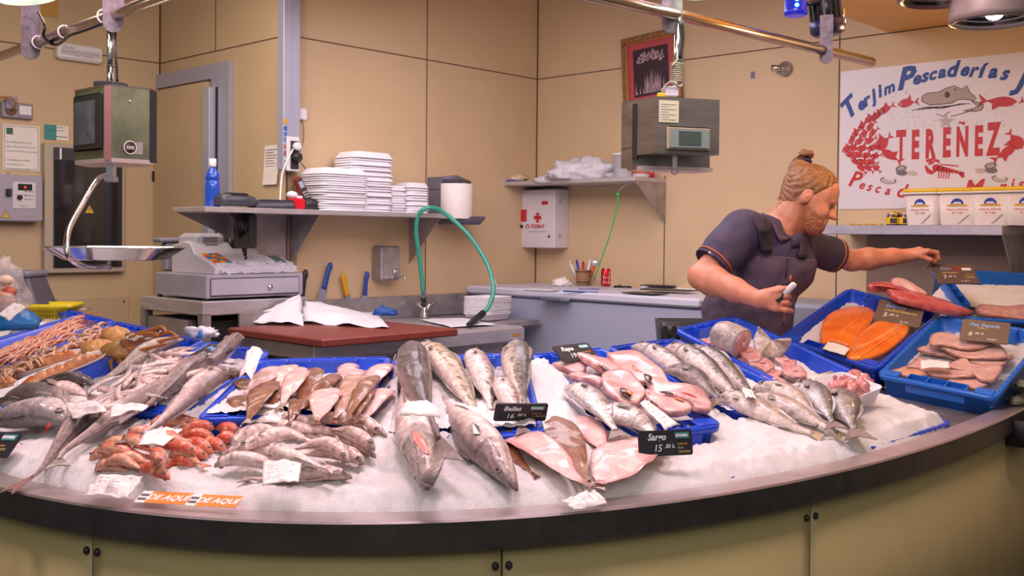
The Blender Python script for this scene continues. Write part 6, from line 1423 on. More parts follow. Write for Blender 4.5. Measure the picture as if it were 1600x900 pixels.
# ---- heaps with ranked labels
def heap(entries, maker, what, rows):
    es = sorted(entries, key=lambda e: sum(p[1] for p in e[0])/len(e[0])); n = len(es); per = -(-n//len(rows))
    for r_ in range(len(rows)):
        row = sorted(es[r_*per:(r_+1)*per], key=lambda e: sum(p[0] for p in e[0])/len(e[0]))
        for k, e in enumerate(row): maker(e, '%s, %s from the left in the %s' % (what, ORD[k], rows[r_]) if k else '%s, leftmost in the %s' % (what, rows[r_]))
MU = [([(137, 721), (165, 717), (200, 712)], .0), ([(145, 738), (172, 736), (208, 742)], .0), ([(150, 706), (190, 712), (236, 716)], .022), ([(158, 700), (195, 700), (235, 704)], .01),
 ([(263, 752), (235, 742), (205, 728)], .012), ([(305, 731), (275, 728), (246, 738)], .004), ([(306, 712), (275, 706), (240, 700)], .028), ([(324, 718), (300, 716), (270, 700)], .01),
 ([(252, 732), (245, 718), (238, 702)], .045), ([(190, 692), (215, 700), (240, 710)], .035), ([(252, 672), (280, 664), (320, 656)], .008), ([(372, 664), (340, 660), (300, 660)], .01),
 ([(196, 684), (228, 682), (262, 672)], .02), ([(334, 672), (300, 676), (262, 682)], .025), ([(374, 682), (350, 676), (325, 668)], .012), ([(334, 690), (305, 688), (270, 684)], .02),
 ([(372, 692), (350, 692), (330, 686)], .004), ([(350, 708), (325, 700), (295, 694)], .008), ([(330, 712), (300, 700), (262, 694)], .014), ([(232, 668), (262, 664), (300, 668)], .018),
 ([(180, 726), (205, 724), (240, 726)], .018), ([(262, 716), (290, 720), (318, 730)], .012), ([(160, 730), (190, 728), (225, 738)], .016), ([(330, 664), (350, 666), (372, 672)], .018), ([(244, 690), (275, 692), (300, 690)], .034)]
heap(MU, lambda e, l: fish('red_mullet', l, e[0], S, .034, .029, pt_mullet, 'std', random.choice([60, 90, 110, 75]), e[1]*1.1+.008, 'red mullets in a heap', nu=26, nv=14, eye=.004, tail=.14, fincol=(.70, .25, .15), fins=False), 'red mullet', ['back row of the heap', 'second row of the heap', 'third row of the heap', 'front row of the heap'])
WH = [([(604, 684), (560, 668), (500, 662), (418, 656)], .03), ([(585, 706), (545, 686), (498, 670)], .035), ([(390, 670), (430, 664), (480, 668), (540, 680)], .02), ([(587, 718), (545, 696), (490, 686), (420, 682), (392, 680)], .012),
 ([(360, 702), (385, 688), (420, 680), (470, 682)], .008), ([(370, 710), (410, 696), (450, 686), (500, 696)], .035), ([(544, 726), (515, 706), (480, 702), (436, 710)], .032), ([(570, 728), (540, 720), (500, 714), (460, 714)], .012),
 ([(332, 732), (370, 728), (420, 734), (470, 742)], .012), ([(550, 750), (510, 750), (450, 756), (376, 750)], .0), ([(420, 708), (445, 722), (490, 732), (520, 738)], .034), ([(350, 712), (390, 712), (430, 718), (470, 730)], .008),
 ([(595, 694), (560, 680), (520, 676)], .004), ([(400, 674), (440, 676), (500, 690), (560, 712)], .01)]
heap(WH, lambda e, l: fish('whiting', l, e[0], S, .037, .034, pt_whit, 'std', random.choice([70, 95, 120]), e[1]+.012, 'whitings in a heap', nu=34, nv=16, eye=.006, tail=.10, fincol=(.48, .34, .32)), 'pale pink whiting', ['back row of the heap', 'middle row of the heap', 'front row of the heap'])
# tangled slim fish (left crate): long thin tubes
random.seed(21); TG = []
for i in range(80):
    u = random.random(); cx = 160+u*150+random.uniform(-10, 10); cy = 626-u*54+random.uniform(-22, 20)-(8 if u > .5 else 0)
    a = random.gauss(-.42, .45); L = random.uniform(45, 90); k = random.uniform(-1.2, 1.2)*(2.2 if random.random() < .25 else 1)
    pts = []
    for j in range(5):
        q = (j/4-.5); aa = a+k*q; pts.append((cx+math.cos(a)*L*q-math.sin(a)*L*.35*k*(q*q-.1), cy+(math.sin(a)*L*q+math.cos(a)*L*.35*k*(q*q-.1))*.62))
    TG.append((pts, random.uniform(.012, .045)))
heap(TG, lambda e, l: fish('slender_fish', l, e[0], S, .0155, .015, pt_whit if random.random() < .7 else pt_silver, 'eel', 60, e[1]+.028, 'tangle of slender fish', nu=18, nv=9, eye=0, mouth=False, fins=False, tail=.08), 'slender silvery fish', ['back of the tangle', 'upper middle of the tangle', 'centre of the tangle', 'lower middle of the tangle', 'front of the tangle'])
for i, (a, e) in enumerate((((330, 545), (280, 575)), ((312, 556), (250, 590)))): pass
# crate L1: silvery fish
L1F = [([(15+22*i, 532-9*i-(i % 2)*4), (32+22*i, 524-9*i), (52+22*i, 514-8*i)], .0) for i in range(5)]+[([(-5+20*i, 548-8*i), (15+20*i, 540-8*i), (35+20*i, 531-8*i)], -.01) for i in range(4)]
heap(L1F, lambda e, l: fish('small_silver_fish', l, e[0], PL1, .05, .03, pt_silver, 'slim', 70, e[1]-.04, 'silver fish in the far left crate', nu=20, nv=10, eye=.004, mouth=False, fins=False, m=M_['scale']), 'small silver fish in the far left crate', ['back row', 'front row'])
# prawns
def prawn(lab, p, d, L, n, grp, c1=(.80, .36, .26), c2=(.85, .55, .45), th=.011, ant=True):
    d = d.normalized(); s_ = n.cross(d).normalized(); rings = []; cols = []; N_ = 14; fr = []
    for i in range(N_+1):
        u = i/N_; r = th*(.25+1.1*math.sin(PI*min(1, u*.9+.08))**.7)*(1-.35*u); c_ = p+d*L*(u-.5)+n*(r+.012*math.sin(PI*u)); r *= 1+.07*((i % 2)*2-1)*(u > .35)
        fr.append((c_, r)); rings.append([c_+s_*r*.8*math.cos(a)+n*r*math.sin(a) for a in [2*PI*k/9 for k in range(9)]]); cols += [mixc(c1, c2, .5+.5*math.sin(a)+.3*(i % 2)) for a in [2*PI*k/9 for k in range(9)]]
    t = Thing('prawn', lab, 'prawn', p, grp); b = MB(); b.loft(rings); b.col = cols; t.part('body', b, M_['prawn'])
    b = MB(); c_ = fr[-1][0]; V = [c_-s_*.002, c_+d*L*.12-s_*.014, c_+d*L*.16, c_+d*L*.12+s_*.014, c_+s_*.002]; b.add(V+[v+n*.0015 for v in V], [(0, 1, 2, 3, 4), (9, 8, 7, 6, 5)]); t.part('tail_fan', b, cmat_lin(c1))
    b = MB(); c_ = fr[0][0]
    if ant:
        for k in (-1, 1): b.tube([c_, c_-d*L*.25+s_*k*.012+n*.012, c_-d*L*.5+s_*k*.03+n*.004], .0007, n=4)
    for k in range(5):
        q = fr[2+k][0]
        for s2 in (-1, 1): b.tube([q-n*fr[2+k][1]*.5, q+s_*s2*th*1.5-n*fr[2+k][1]*.4-d*.004, q+s_*s2*th*1.9-n*fr[2+k][1]-d*.01], .0009, n=4)
    t.part('legs_and_feelers', b, cmat_lin(c1)); return t
def pheap(surf, pxs, what, rows, grp, L, c1, c2, ang, th=.011, jit=.35):
    n = surf.n; es = [(surf(x, y, h), h) for x, y, h in pxs]; dx = (surf(80, 530, 0)-surf(120, 510, 0)).normalized()
    es.sort(key=lambda e: -e[0].y); per = -(-len(es)//len(rows))
    for r_ in range(len(rows)):
        row = sorted(es[r_*per:(r_+1)*per], key=lambda e: e[0].x)
        for k, (p, lay) in enumerate(row):
            d = Matrix.Rotation(ang+random.gauss(0, jit), 3, n) @ dx
            prawn('%s, %s from the left in the %s' % (what, ORD[k], rows[r_]), p, d, L*random.uniform(.85, 1.15), n, grp, c1, c2, th)
random.seed(4); pp_ = []
for i in range(110):
    q = (i % 55)/54; k = random.uniform(-1, 1); pp_.append((4+120*q+k*4, 566-54*q+k*(13 if q < .42 or q > .5 else 7), -.034+.022*(1-k*k)+.008*(i//55)))
pheap(PL2, pp_, 'pink prawn', ['farthest part of the prawn crate', 'second part of the prawn crate', 'third part of the prawn crate', 'nearest part of the prawn crate'], 'pink prawns', .13, (.74, .20, .11), (.86, .46, .34), 0, .0052, .16)
pp_ = []
for i in range(120):
    q = (i % 60)/59; k = random.uniform(-1, 1); pp_.append((-4+166*q+k*3, 596-74*q+k*9, -.030+.024*(1-k*k)+.008*(i//60)))
pheap(PL3s, pp_, 'small brown shrimp', ['farthest part of the long heap', 'second part of the long heap', 'third part of the long heap', 'nearest part of the long heap'], 'small brown shrimps', .065, (.52, .20, .10), (.76, .46, .32), 0, .0062, .9)
# ochre shells and legs
for i, (px, py, r, lab) in enumerate(((181, 530, .050, 'ochre crab shell, rearmost of three beside the shrimps'), (153, 551, .054, 'ochre crab shell, left of the front pair'), (188, 553, .056, 'ochre crab shell, right of the front pair'))):
    c_ = PL3(px, py, -.012); b = MB(); T = Matrix.Translation(c_) @ Matrix.Rotation(.35, 4, 'X') @ Matrix.Rotation(.2*i, 4, 'Z')
    rings = []
    for rr, zz in ((.35, -.035), (.55, -.02), (.9, .002), (1.0, .012), (.98, .02), (.85, .030), (.6, .040), (.3, .045), (.05, .046)):
        rings.append([(rr*r*math.cos(a)*(1+.10*math.sin(3*a)+.05*math.sin(7*a)), rr*r*.8*math.sin(a)*(1+.08*math.cos(4*a)), zz+.006*math.sin(5*a)*rr) for a in [2*PI*k/28 for k in range(28)]])
    t = Thing('crab', lab, 'crab', c_, 'ochre crabs'); b.loft(rings, T); t.part('shell', b, M_['crab'])
    b = MB()
    for k in range(4):
        a = -2.6+.45*k; b.tube([T @ Vector((.5*r*math.cos(a), .5*r*math.sin(a), 0)), T @ Vector((1.1*r*math.cos(a), 1.1*r*math.sin(a), .004)), T @ Vector((1.45*r*math.cos(a+.2), 1.45*r*math.sin(a+.2), -.03))], [.009, .008, .004], n=7)
    t.part('legs', b, M_['legs'])
for i, (pts, r, lab) in enumerate((([(192, 541), (230, 530), (262, 520), (279, 527)], .009, 'longest orange-brown leg curving over the crate end'), ([(188, 536), (222, 524), (255, 513), (240, 517), (256, 514)], .009, 'orange-brown leg ending beside the blue wall'), ([(200, 548), (240, 536), (278, 526)], .008, 'straight orange-brown leg, second from the front'), ([(204, 553), (230, 545), (262, 537)], .007, 'short orange-brown leg nearest the white fish'), ([(198, 526), (228, 519), (252, 512), (259, 518)], .010, 'thick brown leg with hooked tip at the back'), ([(204, 530), (226, 524), (246, 522)], .012, 'stubby brown leg beside the paper'))):
    b = MB(); b.tube(catmull([PL3(x, y, .025+.004*i) for x, y in (pts if len(pts) < 5 else pts[:3])], 16), [r*(1-.5*(k/15)**2) for k in range(16)], n=9); t.part('long_leg', b, M_['legs'], label=lab)
sheet('paper_label', 'grey paper label among the crab legs', [PL3(194, 530, .045), PL3(210, 534, .045), PL3(224, 527, .05), PL3(206, 522, .05)], lambda u, v: .003, m=M_['wetpaper'])
fish('white_fish', 'long white fish along the right wall of the crab crate', [(288, 532), (250, 548), (205, 576), (165, 596), (120, 610)], PL3, .062, .05, pt_hake((.62, .50, .42), (.74, .64, .58), (.86, .74, .70)), 'hake', 100, .0, None, eye=0, mouth=False, tail=.03)
def pxtray(lab, quad, surf, h, zz=.03, hh=.03, m=None):
    ps_ = [surf(x, y, h) for x, y in quad]; c_ = sum(ps_, Vector())/4; ring = smoothloop(ps_, 32); N = nrm_of(surf)
    b = MB(); f = lambda k, z: [c_+(p-c_)*k+N*z for p in ring]
    b.loft([f(.80, 0), f(.84, .001), f(.98, hh), f(1.0, hh), f(1.0, hh+.003), f(.95, hh+.003), f(.81, .006), f(.78, .005)]); t = Thing('foam_tray', lab, 'tray', c_); t.part('tray', b, m or M_['foam']); return c_, ring, N
def fill_lumps(c_, ring, N, n, r, z, mat_, name, lab, cat, seed=0, k=.62, flat=.6, cols=None, labf=None, grp=None, per=None):
    rnd = random.Random(seed)
    for i in range(n):
        a = rnd.random(); p = ring[int(rnd.random()*len(ring))]; q = c_+(p-c_)*k*math.sqrt(rnd.random())+N*(z+rnd.uniform(0, r*.8)); rr = r*rnd.uniform(.7, 1.2); b = MB(); rings = []
        for u in range(9):
            th = max(.05, min(PI-.05, PI*u/8)); ring_ = []
            for w_ in range(12):
                d = Vector((math.sin(th)*math.cos(2*PI*w_/12), math.sin(th)*math.sin(2*PI*w_/12), -math.cos(th))); s_ = 1+.5*noise.noise(d*1.6+Vector((i*3.1, seed, 0)))
                ring_.append(q+Vector((d.x*rr*s_, d.y*rr*s_, d.z*rr*flat*s_)))
            rings.append(ring_)
        b.loft(rings)
        if cols: b.col = [mixc(cols[0], cols[1], .5+1.2*nz(v, 60)) for v in b.v]
        single(name, b, mat_, labf(i), cat, grp)
for i, (quad, lab) in enumerate((([(10, 588), (24, 598), (138, 566), (118, 558)], 'rear'), ([(34, 606), (50, 616), (165, 570), (146, 562)], 'front'), ([(-30, 604), (-10, 622), (34, 612), (16, 600)], 'left edge'))):
    c_, ring, N = pxtray('white tray of orange roe strips, %s one of the crab crate' % lab, quad, PL3, -.018, hh=.026)
    for k in range(9):
        ps_ = [ring[(4+k) % 32], ring[(20-k) % 32]] ; a = c_+(ring[0]-c_)*.0
    rn = random.Random(i); ax = (ring[24]-ring[8]); 
    lo, hi = (ring[0]+ring[8])/2, (ring[16]+ring[24])/2; lo, hi = c_+(lo-c_)*.70, c_+(hi-c_)*.70
    sd = (ring[4]-c_)*.35
    for k in range(8):
        o = sd*((k % 4)/1.5-1)*.80; b = MB(); a_ = lo.lerp(hi, -.10+.52*(k//4)); e_ = lo.lerp(hi, .56+.52*(k//4)); b.tube([a_+o+N*.014, a_.lerp(e_, .5)+o*1.1+N*(.024+.003*(k % 3)), e_+o+N*.014], [.010, .019, .010], n=9)
        b.col = [mixc((.66, .16, .04), (.84, .40, .20), .5+1.2*nz(v, 60)) for v in b.v]
        single('roe_strip', b, M_['prawn'], 'orange roe strip, %s in the %s white tray' % (ORD[k], lab), 'roe', 'orange roe strips in white trays')
# ---- slabs --------------------------------------------------------------
def slab(name, lab, outline, surf, h, th, colf, m, cat, group=None, dome=.4, edge=None, n=48, nr=8, wave=0, seed=0, part=None, wf=9):
    ps_ = [surf(q[0], q[1], h+(q[2] if len(q) > 2 else 0)) for q in outline]; ring = smoothloop(ps_, n); c_ = sum(ring, Vector())/len(ring); N = nrm_of(surf); rings = []; cols = []
    def P(p, k, z): q = c_+(p-c_)*k; return q+N*(z+wave*noise.noise(q*wf+Vector((seed, 0, 0))))
    for k, z in ((.93, 0), (.985, th*.15), (1, th*.5), (.985, th*.86)):
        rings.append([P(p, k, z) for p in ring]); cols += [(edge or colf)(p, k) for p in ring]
    for i in range(1, nr+1):
        k = .985*(1-i/nr)+.012; rings.append([P(p, k, th*(.9+dome*(1-k*k))) for p in ring]); cols += [colf(c_+(p-c_)*k, k) for p in ring]
    b = MB(); b.loft(rings); b.col = cols
    t = Thing(name, lab, cat, c_, group); t.part(part or 'flesh', b, m); return t, c_, ring, N
def zp(lst, x0, y0, s): return [(x0+a/s, y0+b_/s) for a, b_ in lst]
def cf(c1, c2, s=45, o=0): return lambda p, k: mixc(c1, c2, .5+1.1*nz(p, s, o))
# monkfish
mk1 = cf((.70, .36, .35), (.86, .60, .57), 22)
MKo = [([(110, 370), (160, 350), (250, 345), (330, 360), (380, 400), (330, 430), (230, 420), (150, 400)], .0, 'pale monkfish piece at the back left corner'),
 ([(240, 440), (330, 425), (430, 450), (500, 500), (500, 560), (430, 550), (330, 510)], .004, 'slim grey monkfish piece along the left wall'),
 ([(295, 335), (350, 308), (430, 300), (520, 310), (610, 370), (720, 460), (640, 455), (560, 445), (500, 445), (400, 395)], .012, 'monkfish with narrow dark slit, rear left of the crate'),
 ([(535, 320), (600, 295), (700, 290), (780, 300), (880, 360), (950, 420), (1010, 480), (1060, 545), (980, 550), (860, 505), (780, 500), (720, 465), (640, 410)], .014, 'large monkfish with orange-edged opening at the back right'),
 ([(690, 690), (760, 700), (860, 780), (930, 830), (850, 820), (760, 760)], -.004, 'dark pink monkfish tail under the white ticket'),
 ([(840, 510), (920, 505), (1060, 545), (1180, 555), (1290, 580), (1340, 640), (1360, 710), (1330, 755), (1230, 740), (1190, 700), (1060, 640), (920, 620)], .014, 'big smooth monkfish lobe at the front right corner'),
 ([(840, 600), (900, 620), (1050, 650), (1160, 690), (1200, 735), (1120, 755), (1000, 750), (920, 710), (860, 680)], .03, 'monkfish lobe with frilled lower edge at the front'),
 ([(500, 470), (560, 445), (660, 445), (740, 470), (820, 530), (845, 600), (810, 660), (750, 700), (680, 700), (610, 655), (530, 600), (500, 540)], .026, 'round monkfish with a black and red hole in the middle')]
for i, (ol, hh, lab) in enumerate(MKo):
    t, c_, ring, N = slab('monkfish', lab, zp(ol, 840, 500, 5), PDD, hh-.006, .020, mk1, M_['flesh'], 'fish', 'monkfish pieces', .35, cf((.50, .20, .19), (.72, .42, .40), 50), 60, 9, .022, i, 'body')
def slit(lst, surf, h, r, m, name, lab):
    b = MB(); b.tube(catmull([surf(x, y, h) for x, y in lst], 12), [r*math.sin(PI*(k+.6)/12.2)+.001 for k in range(12)], n=8, flat=.4); single(name, b, m, lab, 'fish opening')
dk = mat('dark wet opening', (.05, .02, .022), .25, coat=.6); og = mat('orange membrane', (.72, .20, .06), .25, coat=.5, var=.3, vscale=60)
def z7(l): return zp(l, 840, 500, 5)
slit(z7([(470, 335), (500, 360), (540, 385), (590, 415)]), PDD, .036, .006, dk, 'monkfish_opening', 'dark narrow slit on the rear left monkfish'); slit(z7([(468, 338), (490, 352), (505, 362)]), PDD, .040, .004, og, 'monkfish_membrane', 'orange sliver at the slit of the rear left monkfish')
slit(z7([(740, 350), (770, 385), (820, 410)]), PDD, .040, .006, og, 'monkfish_membrane', 'orange membrane on the large rear monkfish'); slit(z7([(830, 420), (860, 440), (870, 480)]), PDD, .040, .011, dk, 'monkfish_opening', 'dark hole at the end of the orange membrane')
slit(z7([(655, 530), (690, 565), (720, 600)]), PDD, .052, .015, dk, 'monkfish_opening', 'dark oval hole in the round monkfish'); slit(z7([(690, 545), (715, 560), (735, 585)]), PDD, .060, .008, og, 'monkfish_membrane', 'orange-red rim of the hole in the round monkfish')
slit(z7([(950, 560), (1000, 565), (1060, 580)]), PDD, .045, .009, dk, 'monkfish_opening', 'black oval patch on the front right monkfish lobe'); slit(z7([(1060, 605), (1100, 615), (1145, 635)]), PDD, .050, .006, og, 'monkfish_membrane', 'orange strip on the front right monkfish lobe')
slit(z7([(1120, 565), (1180, 580), (1245, 610)]), PDD, .046, .005, M_['red'], 'monkfish_cut', 'thin red cut on the front right monkfish'); slit(z7([(845, 655), (870, 645), (895, 630)]), PDD, .050, .008, dk, 'monkfish_opening', 'small black nub on the front monkfish lobe')
slit(z7([(860, 565), (900, 600), (950, 625)]), PDD, .048, .004, M_['red'], 'monkfish_cut', 'dark red fold between the two front monkfish lobes')
# salmon
def salm(p, k):
    return mixc((.86, .15, .01), (.95, .27, .035), .5+.9*nz(p, 18))
sm = M_['salmon'] = mat('salmon flesh', (1, 1, 1), .3, attr=True, var=.12, vscale=30, coat=.5, sss=.1)
for nm, ol, lab in (('a', [(905, 235), (915, 180), (945, 110), (1010, 60), (1120, 32), (1220, 25), (1300, 38), (1328, 75), (1300, 150), (1240, 225), (1180, 290), (1130, 335), (1020, 300), (915, 310)], 'left salmon fillet in the blue crate'),
        ('b', [(1100, 395), (1130, 330), (1190, 265), (1260, 200), (1340, 145), (1420, 118), (1520, 130), (1600, 150), (1590, 225), (1500, 320), (1400, 385), (1300, 425), (1210, 440), (1130, 430)], 'right salmon fillet with pale ribbed edge')):
    t, c_, ring, N = slab('salmon_fillet', lab, zp(ol, 1100, 480, 5), PG, -.030 if nm == 'a' else -.012, .022, salm, sm, 'fillet', 'salmon fillets', .5, None, 60, 10, .004)
    b = MB(); top = lambda x, y, dz=.0: PG(1100+x/5, 480+y/5, (-.030 if nm == 'a' else -.012)+.030+dz)
    if nm == 'b':
        for k in range(26): a = (1150+k*15, 330-k*8.2); b.tube([top(a[0]-6+5, a[1]-8, -.004), top(a[0]+18+14, a[1]+16, .001)], .0017, n=4)
        b.tube(catmull([top(1180, 400), top(1300, 330), (top(1450, 230)), top(1560, 165, -.004)], 14), .0012, n=4)
    else:
        b.tube(catmull([top(1050, 270, -.002), top(1100, 170), (top(1200, 90))], 14), .0012, n=4); b.tube(catmull([top(1160, 270, -.003), top(1220, 170), (top(1270, 110, -.002))], 14), .001, n=4)
        for k in range(10): a = (1000+k*25, 70-k*3.5); b.tube([top(a[0], a[1], -.003), top(a[0]-22, a[1]+38, -.0)], .0008, n=4)
    t.part('white_lines', b, cmat('ffc890', .4))
# swordfish slices
sw = cf((.64, .36, .34), (.74, .48, .42), 35); swe = cf((.30, .12, .08), (.55, .30, .22), 60)
SWo = [([(300, 510), (360, 495), (470, 470), (560, 490), (640, 510), (700, 560), (640, 570), (560, 575), (450, 560), (380, 545)], -.028, 'orange-pink swordfish slice at the front left'),
 ([(860, 590), (960, 585), (1100, 595), (1200, 600), (1260, 630), (1220, 665), (1130, 680), (1000, 650), (890, 630)], -.028, 'swordfish slice, frontmost, along the crate handle'),
 ([(465, 470), (520, 430), (580, 390), (640, 400), (760, 470), (830, 490), (980, 510), (1090, 530), (1135, 570), (1030, 580), (900, 578), (780, 572), (700, 550), (640, 510), (560, 480)], -.016, 'long orange-pink swordfish slice in the front middle'),
 ([(840, 480), (880, 430), (960, 400), (1030, 385), (1080, 430), (1200, 450), (1340, 455), (1400, 465), (1370, 530), (1320, 590), (1250, 600), (1170, 585), (1100, 530), (980, 500)], -.008, 'broad greyish pink swordfish slice at the right front'),
 ([(570, 300), (640, 265), (760, 265), (850, 290), (960, 330), (960, 385), (850, 350), (700, 330)], -.024, 'dark edged swordfish slice under the middle ones'),
 ([(1060, 400), (1200, 400), (1350, 380), (1490, 360), (1460, 410), (1400, 455), (1260, 455), (1120, 440)], -.016, 'swordfish slice with near-black skin at the right wall'),
 ([(750, 270), (850, 265), (960, 285), (1060, 300), (1200, 270), (1340, 255), (1420, 310), (1445, 365), (1440, 390), (1320, 395), (1150, 390), (1000, 375), (900, 340), (830, 300)], .0, 'wide pink swordfish slice across the crate middle'),
 ([(690, 200), (720, 150), (800, 130), (900, 150), (1000, 190), (1130, 195), (1250, 215), (1330, 245), (1250, 275), (1130, 300), (980, 295), (830, 265), (700, 260)], .012, 'topmost swordfish slice, deep pink, at the back')]
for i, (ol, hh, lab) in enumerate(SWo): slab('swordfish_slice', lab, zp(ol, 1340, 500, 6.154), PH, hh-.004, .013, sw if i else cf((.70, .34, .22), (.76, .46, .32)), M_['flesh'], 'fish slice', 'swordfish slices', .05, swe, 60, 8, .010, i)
# tuna
tn = cf((.50, .06, .07), (.66, .16, .15), 60)
slab('tuna_loin', 'long deep red tuna loin across the crate corners', zp([(80, 445), (130, 425), (230, 420), (300, 455), (420, 480), (600, 540), (780, 590), (900, 630), (1010, 680), (1100, 708), (1000, 712), (830, 690), (650, 650), (480, 605), (360, 570), (300, 530), (240, 470), (130, 470)], 1340, 380, 6.154), Plane(PD(1355, 450, 4.16), PD(1520, 495, 4.06), PD(1440, 440, 4.36)), .012, .03, tn, M_['flesh'], 'tuna', None, .4, None, 70, 8, .004)
slab('tuna_piece', 'pale fatty tuna piece behind the long red loin', zp([(300, 410), (330, 390), (400, 395), (500, 440), (600, 500), (660, 545), (560, 530), (420, 480), (320, 450)], 1340, 380, 6.154), Plane(PD(1355, 450, 4.16), PD(1520, 495, 4.06), PD(1440, 440, 4.36)), .03, .03, cf((.72, .36, .34), (.80, .55, .50)), M_['flesh'], 'tuna', None, .4, cf((.5, .08, .1), (.6, .2, .2)), 50, 8, .004)
slab('tuna_slice', 'pink tuna slice on the white sheet at right edge', zp([(1120, 660), (1180, 620), (1320, 632), (1450, 640), (1600, 622), (1750, 620), (1760, 760), (1600, 765), (1400, 745), (1200, 715)], 1340, 380, 6.154), PI_, -.03, .02, cf((.66, .30, .28), (.76, .42, .38)), M_['flesh'], 'tuna', None, .2, cf((.25, .06, .05), (.4, .15, .12)), 50, 8, .004)
sheet('white_liner', 'white paper liner over the ice in the tuna crate', [PI_(1449, 468, -.035), PI_(1475, 444, -.035), PI_(1690, 450, -.035), PI_(1690, 512, -.035)], lambda u, v: .0, m=M_['paper'], amp=.008, nu=30)
# shark steaks
sk = cf((.66, .26, .26), (.80, .46, .44), 60); ske = cf((.34, .18, .17), (.55, .34, .32), 60)
def rimsteak(lab, cx, cy, rx, ry, hh, a=0, th=.022, i=0, cl=sk):
    ol = [(cx+rx*math.cos(k)*math.cos(a)-ry*math.sin(k)*math.sin(a)+8*noise.noise(Vector((k*1.3, i*5, 0))), cy+rx*math.cos(k)*math.sin(a)+ry*math.sin(k)*math.cos(a)+4*noise.noise(Vector((k*1.3, i*5, 9)))) for k in [j*2*PI/10 for j in range(10)]]
    t, c_, ring, N = slab('shark_steak', lab, ol, PF_, hh-.012, th, cl, M_['flesh'], 'fish steak', 'shark steaks', .06, ske, 40, 7, .004, i)
    b = MB(); p = c_+N*(th*1.0); b.sphere(p, (.010, .010, .004), n=10); t.part('backbone', b, cmat('e8b0a8', .3)); return t
for i, q in enumerate(((1106, 545, 18, 8, -.02, .2, 'pink shark steak at the left wall, rearmost'), (1126, 558, 22, 9, -.012, .35, 'long shark steak at the left, leaning on the wall'), (1168, 558, 24, 11, .0, .5, 'shark steak with notched edge below the thick cut'), (1190, 575, 20, 10, -.006, .3, 'shark steak in the middle of the crate'), (1162, 578, 24, 8, -.018, .4, 'flat shark steak along the lower left wall'), (1226, 572, 18, 8, -.016, .3, 'small shark steak under the two round ones'), (1204, 590, 16, 8, -.018, .2, 'shark steak below the middle one'), (1240, 588, 20, 10, .0, .15, 'round shark steak with clear rim, rightmost'), (1208, 602, 22, 9, -.012, .35, 'shark steak nearest the crate front'))):
    rimsteak(q[6], q[0], q[1], q[2], q[3], q[4], q[5], i=i)
a = PF_(1128, 522, .045); e = PF_(1158, 536, .040); ax = (e-a).normalized(); b = MB(); N = nrm_of(PF_); s_ = ax.cross(N).normalized(); up = s_.cross(ax)
def lr(p, r, k=1): return [p+(s_*math.cos(q)*r*1.05+up*math.sin(q)*r*.95)*(1+.05*math.sin(3*q)) for q in [2*PI*j/26 for j in range(26)]]
b.loft([lr(a-ax*.03, .025), lr(a-ax*.02, .043), lr(a, .052), lr(a.lerp(e, .5), .055), lr(e, .054), lr(e+ax*.004, .050)]); b.col = [mixc((.42, .34, .32), (.60, .50, .47), .5+nz(v, 40)) for v in b.v]
t = Thing('shark_chunk', 'thick grey shark trunk with pink cut face', 'fish piece', (a+e)/2); t.part('skin', b, M_['fish']); b = MB(); b.loft([lr(e+ax*.003, .047), lr(e+ax*.008, .044), lr(e+ax*.009, .012)]); b.col = [mixc((.62, .22, .22), (.78, .42, .40), .5+nz(v, 80)) for v in b.v]; t.part('cut_face', b, M_['flesh'], label='pink cut face')
b = MB(); b.sphere(e+ax*.009, .006, n=8); t.part('backbone', b, cmat('e8c0b8', .3))
slab('shark_fin_piece', 'grey shark skin flap with upright fin right of the thick cut', [(1176, 536, .01), (1182, 520, .03), (1184, 514, .05), (1188, 530, .02), (1205, 546, .0), (1222, 542, .0), (1233, 534, .03), (1236, 538, .04), (1228, 552, .0), (1218, 562, -.01), (1200, 560, -.01), (1184, 556, -.0)], PF_, -.005, .014, cf((.42, .33, .30), (.58, .48, .44), 40), M_['fish'], 'fish piece', None, .5, None, 60, 8, .004, part='skin')
slab('shark_skin_flap', 'small dark grey skin flap left of the shark trunk', [(1116, 540), (1122, 536), (1136, 540), (1142, 548), (1130, 550), (1118, 548)], PF_, -.004, .014, cf((.30, .24, .23), (.46, .38, .36)), M_['fish'], 'fish piece', None, .4, part='skin')
sheet('white_liner', 'white paper liner under the shark steaks', [PF_(1120, 552, -.034), PF_(1180, 545, -.034), PF_(1262, 590, -.034), PF_(1235, 612, -.034)], lambda u, v: .0, m=M_['paper'], amp=.006)
b = MB(); b.tube([PF_(1262, 592, .0), PF_(1300, 581, .0)], [.010, .007], n=8, flat=.4); single('wooden_spatula', b, cmat('e0c9a0', .5), 'pale flat stick lying behind the white tray of chunks', 'stick')
# white tray of chunks
quad = [(1266, 592), (1318, 582), (1384, 606), (1326, 630)]
ps_ = [S(x, y, h) for (x, y), h in zip(quad, (.085, .095, .07, .06))]; c_ = sum(ps_, Vector())/4; N = nrm_of(S); ring = []
for i in range(4):
    A, B = ps_[i], ps_[(i+1) % 4]; P0 = ps_[i-1]
    for k in range(5): q = k/4; a_ = A.lerp(P0, .12*(1-q)); ring.append(A.lerp(P0, .14*(1-q)**2)+(B-A)*.14*q**2)
    for k in range(1, 6): ring.append(A.lerp(B, .14+.72*k/6))
b = MB(); f = lambda k, z: [c_+(p-c_)*k+N*z for p in ring]
b.loft([f(.78, -.045), f(.82, -.044), f(.98, 0), f(1.0, 0), f(1.0, .003), f(.96, .003), f(.80, -.04), f(.76, -.041)]); t = Thing('foam_tray', 'deep white foam tray of shark chunks on the ice', 'tray', c_); t.part('tray', b, M_['foam'])
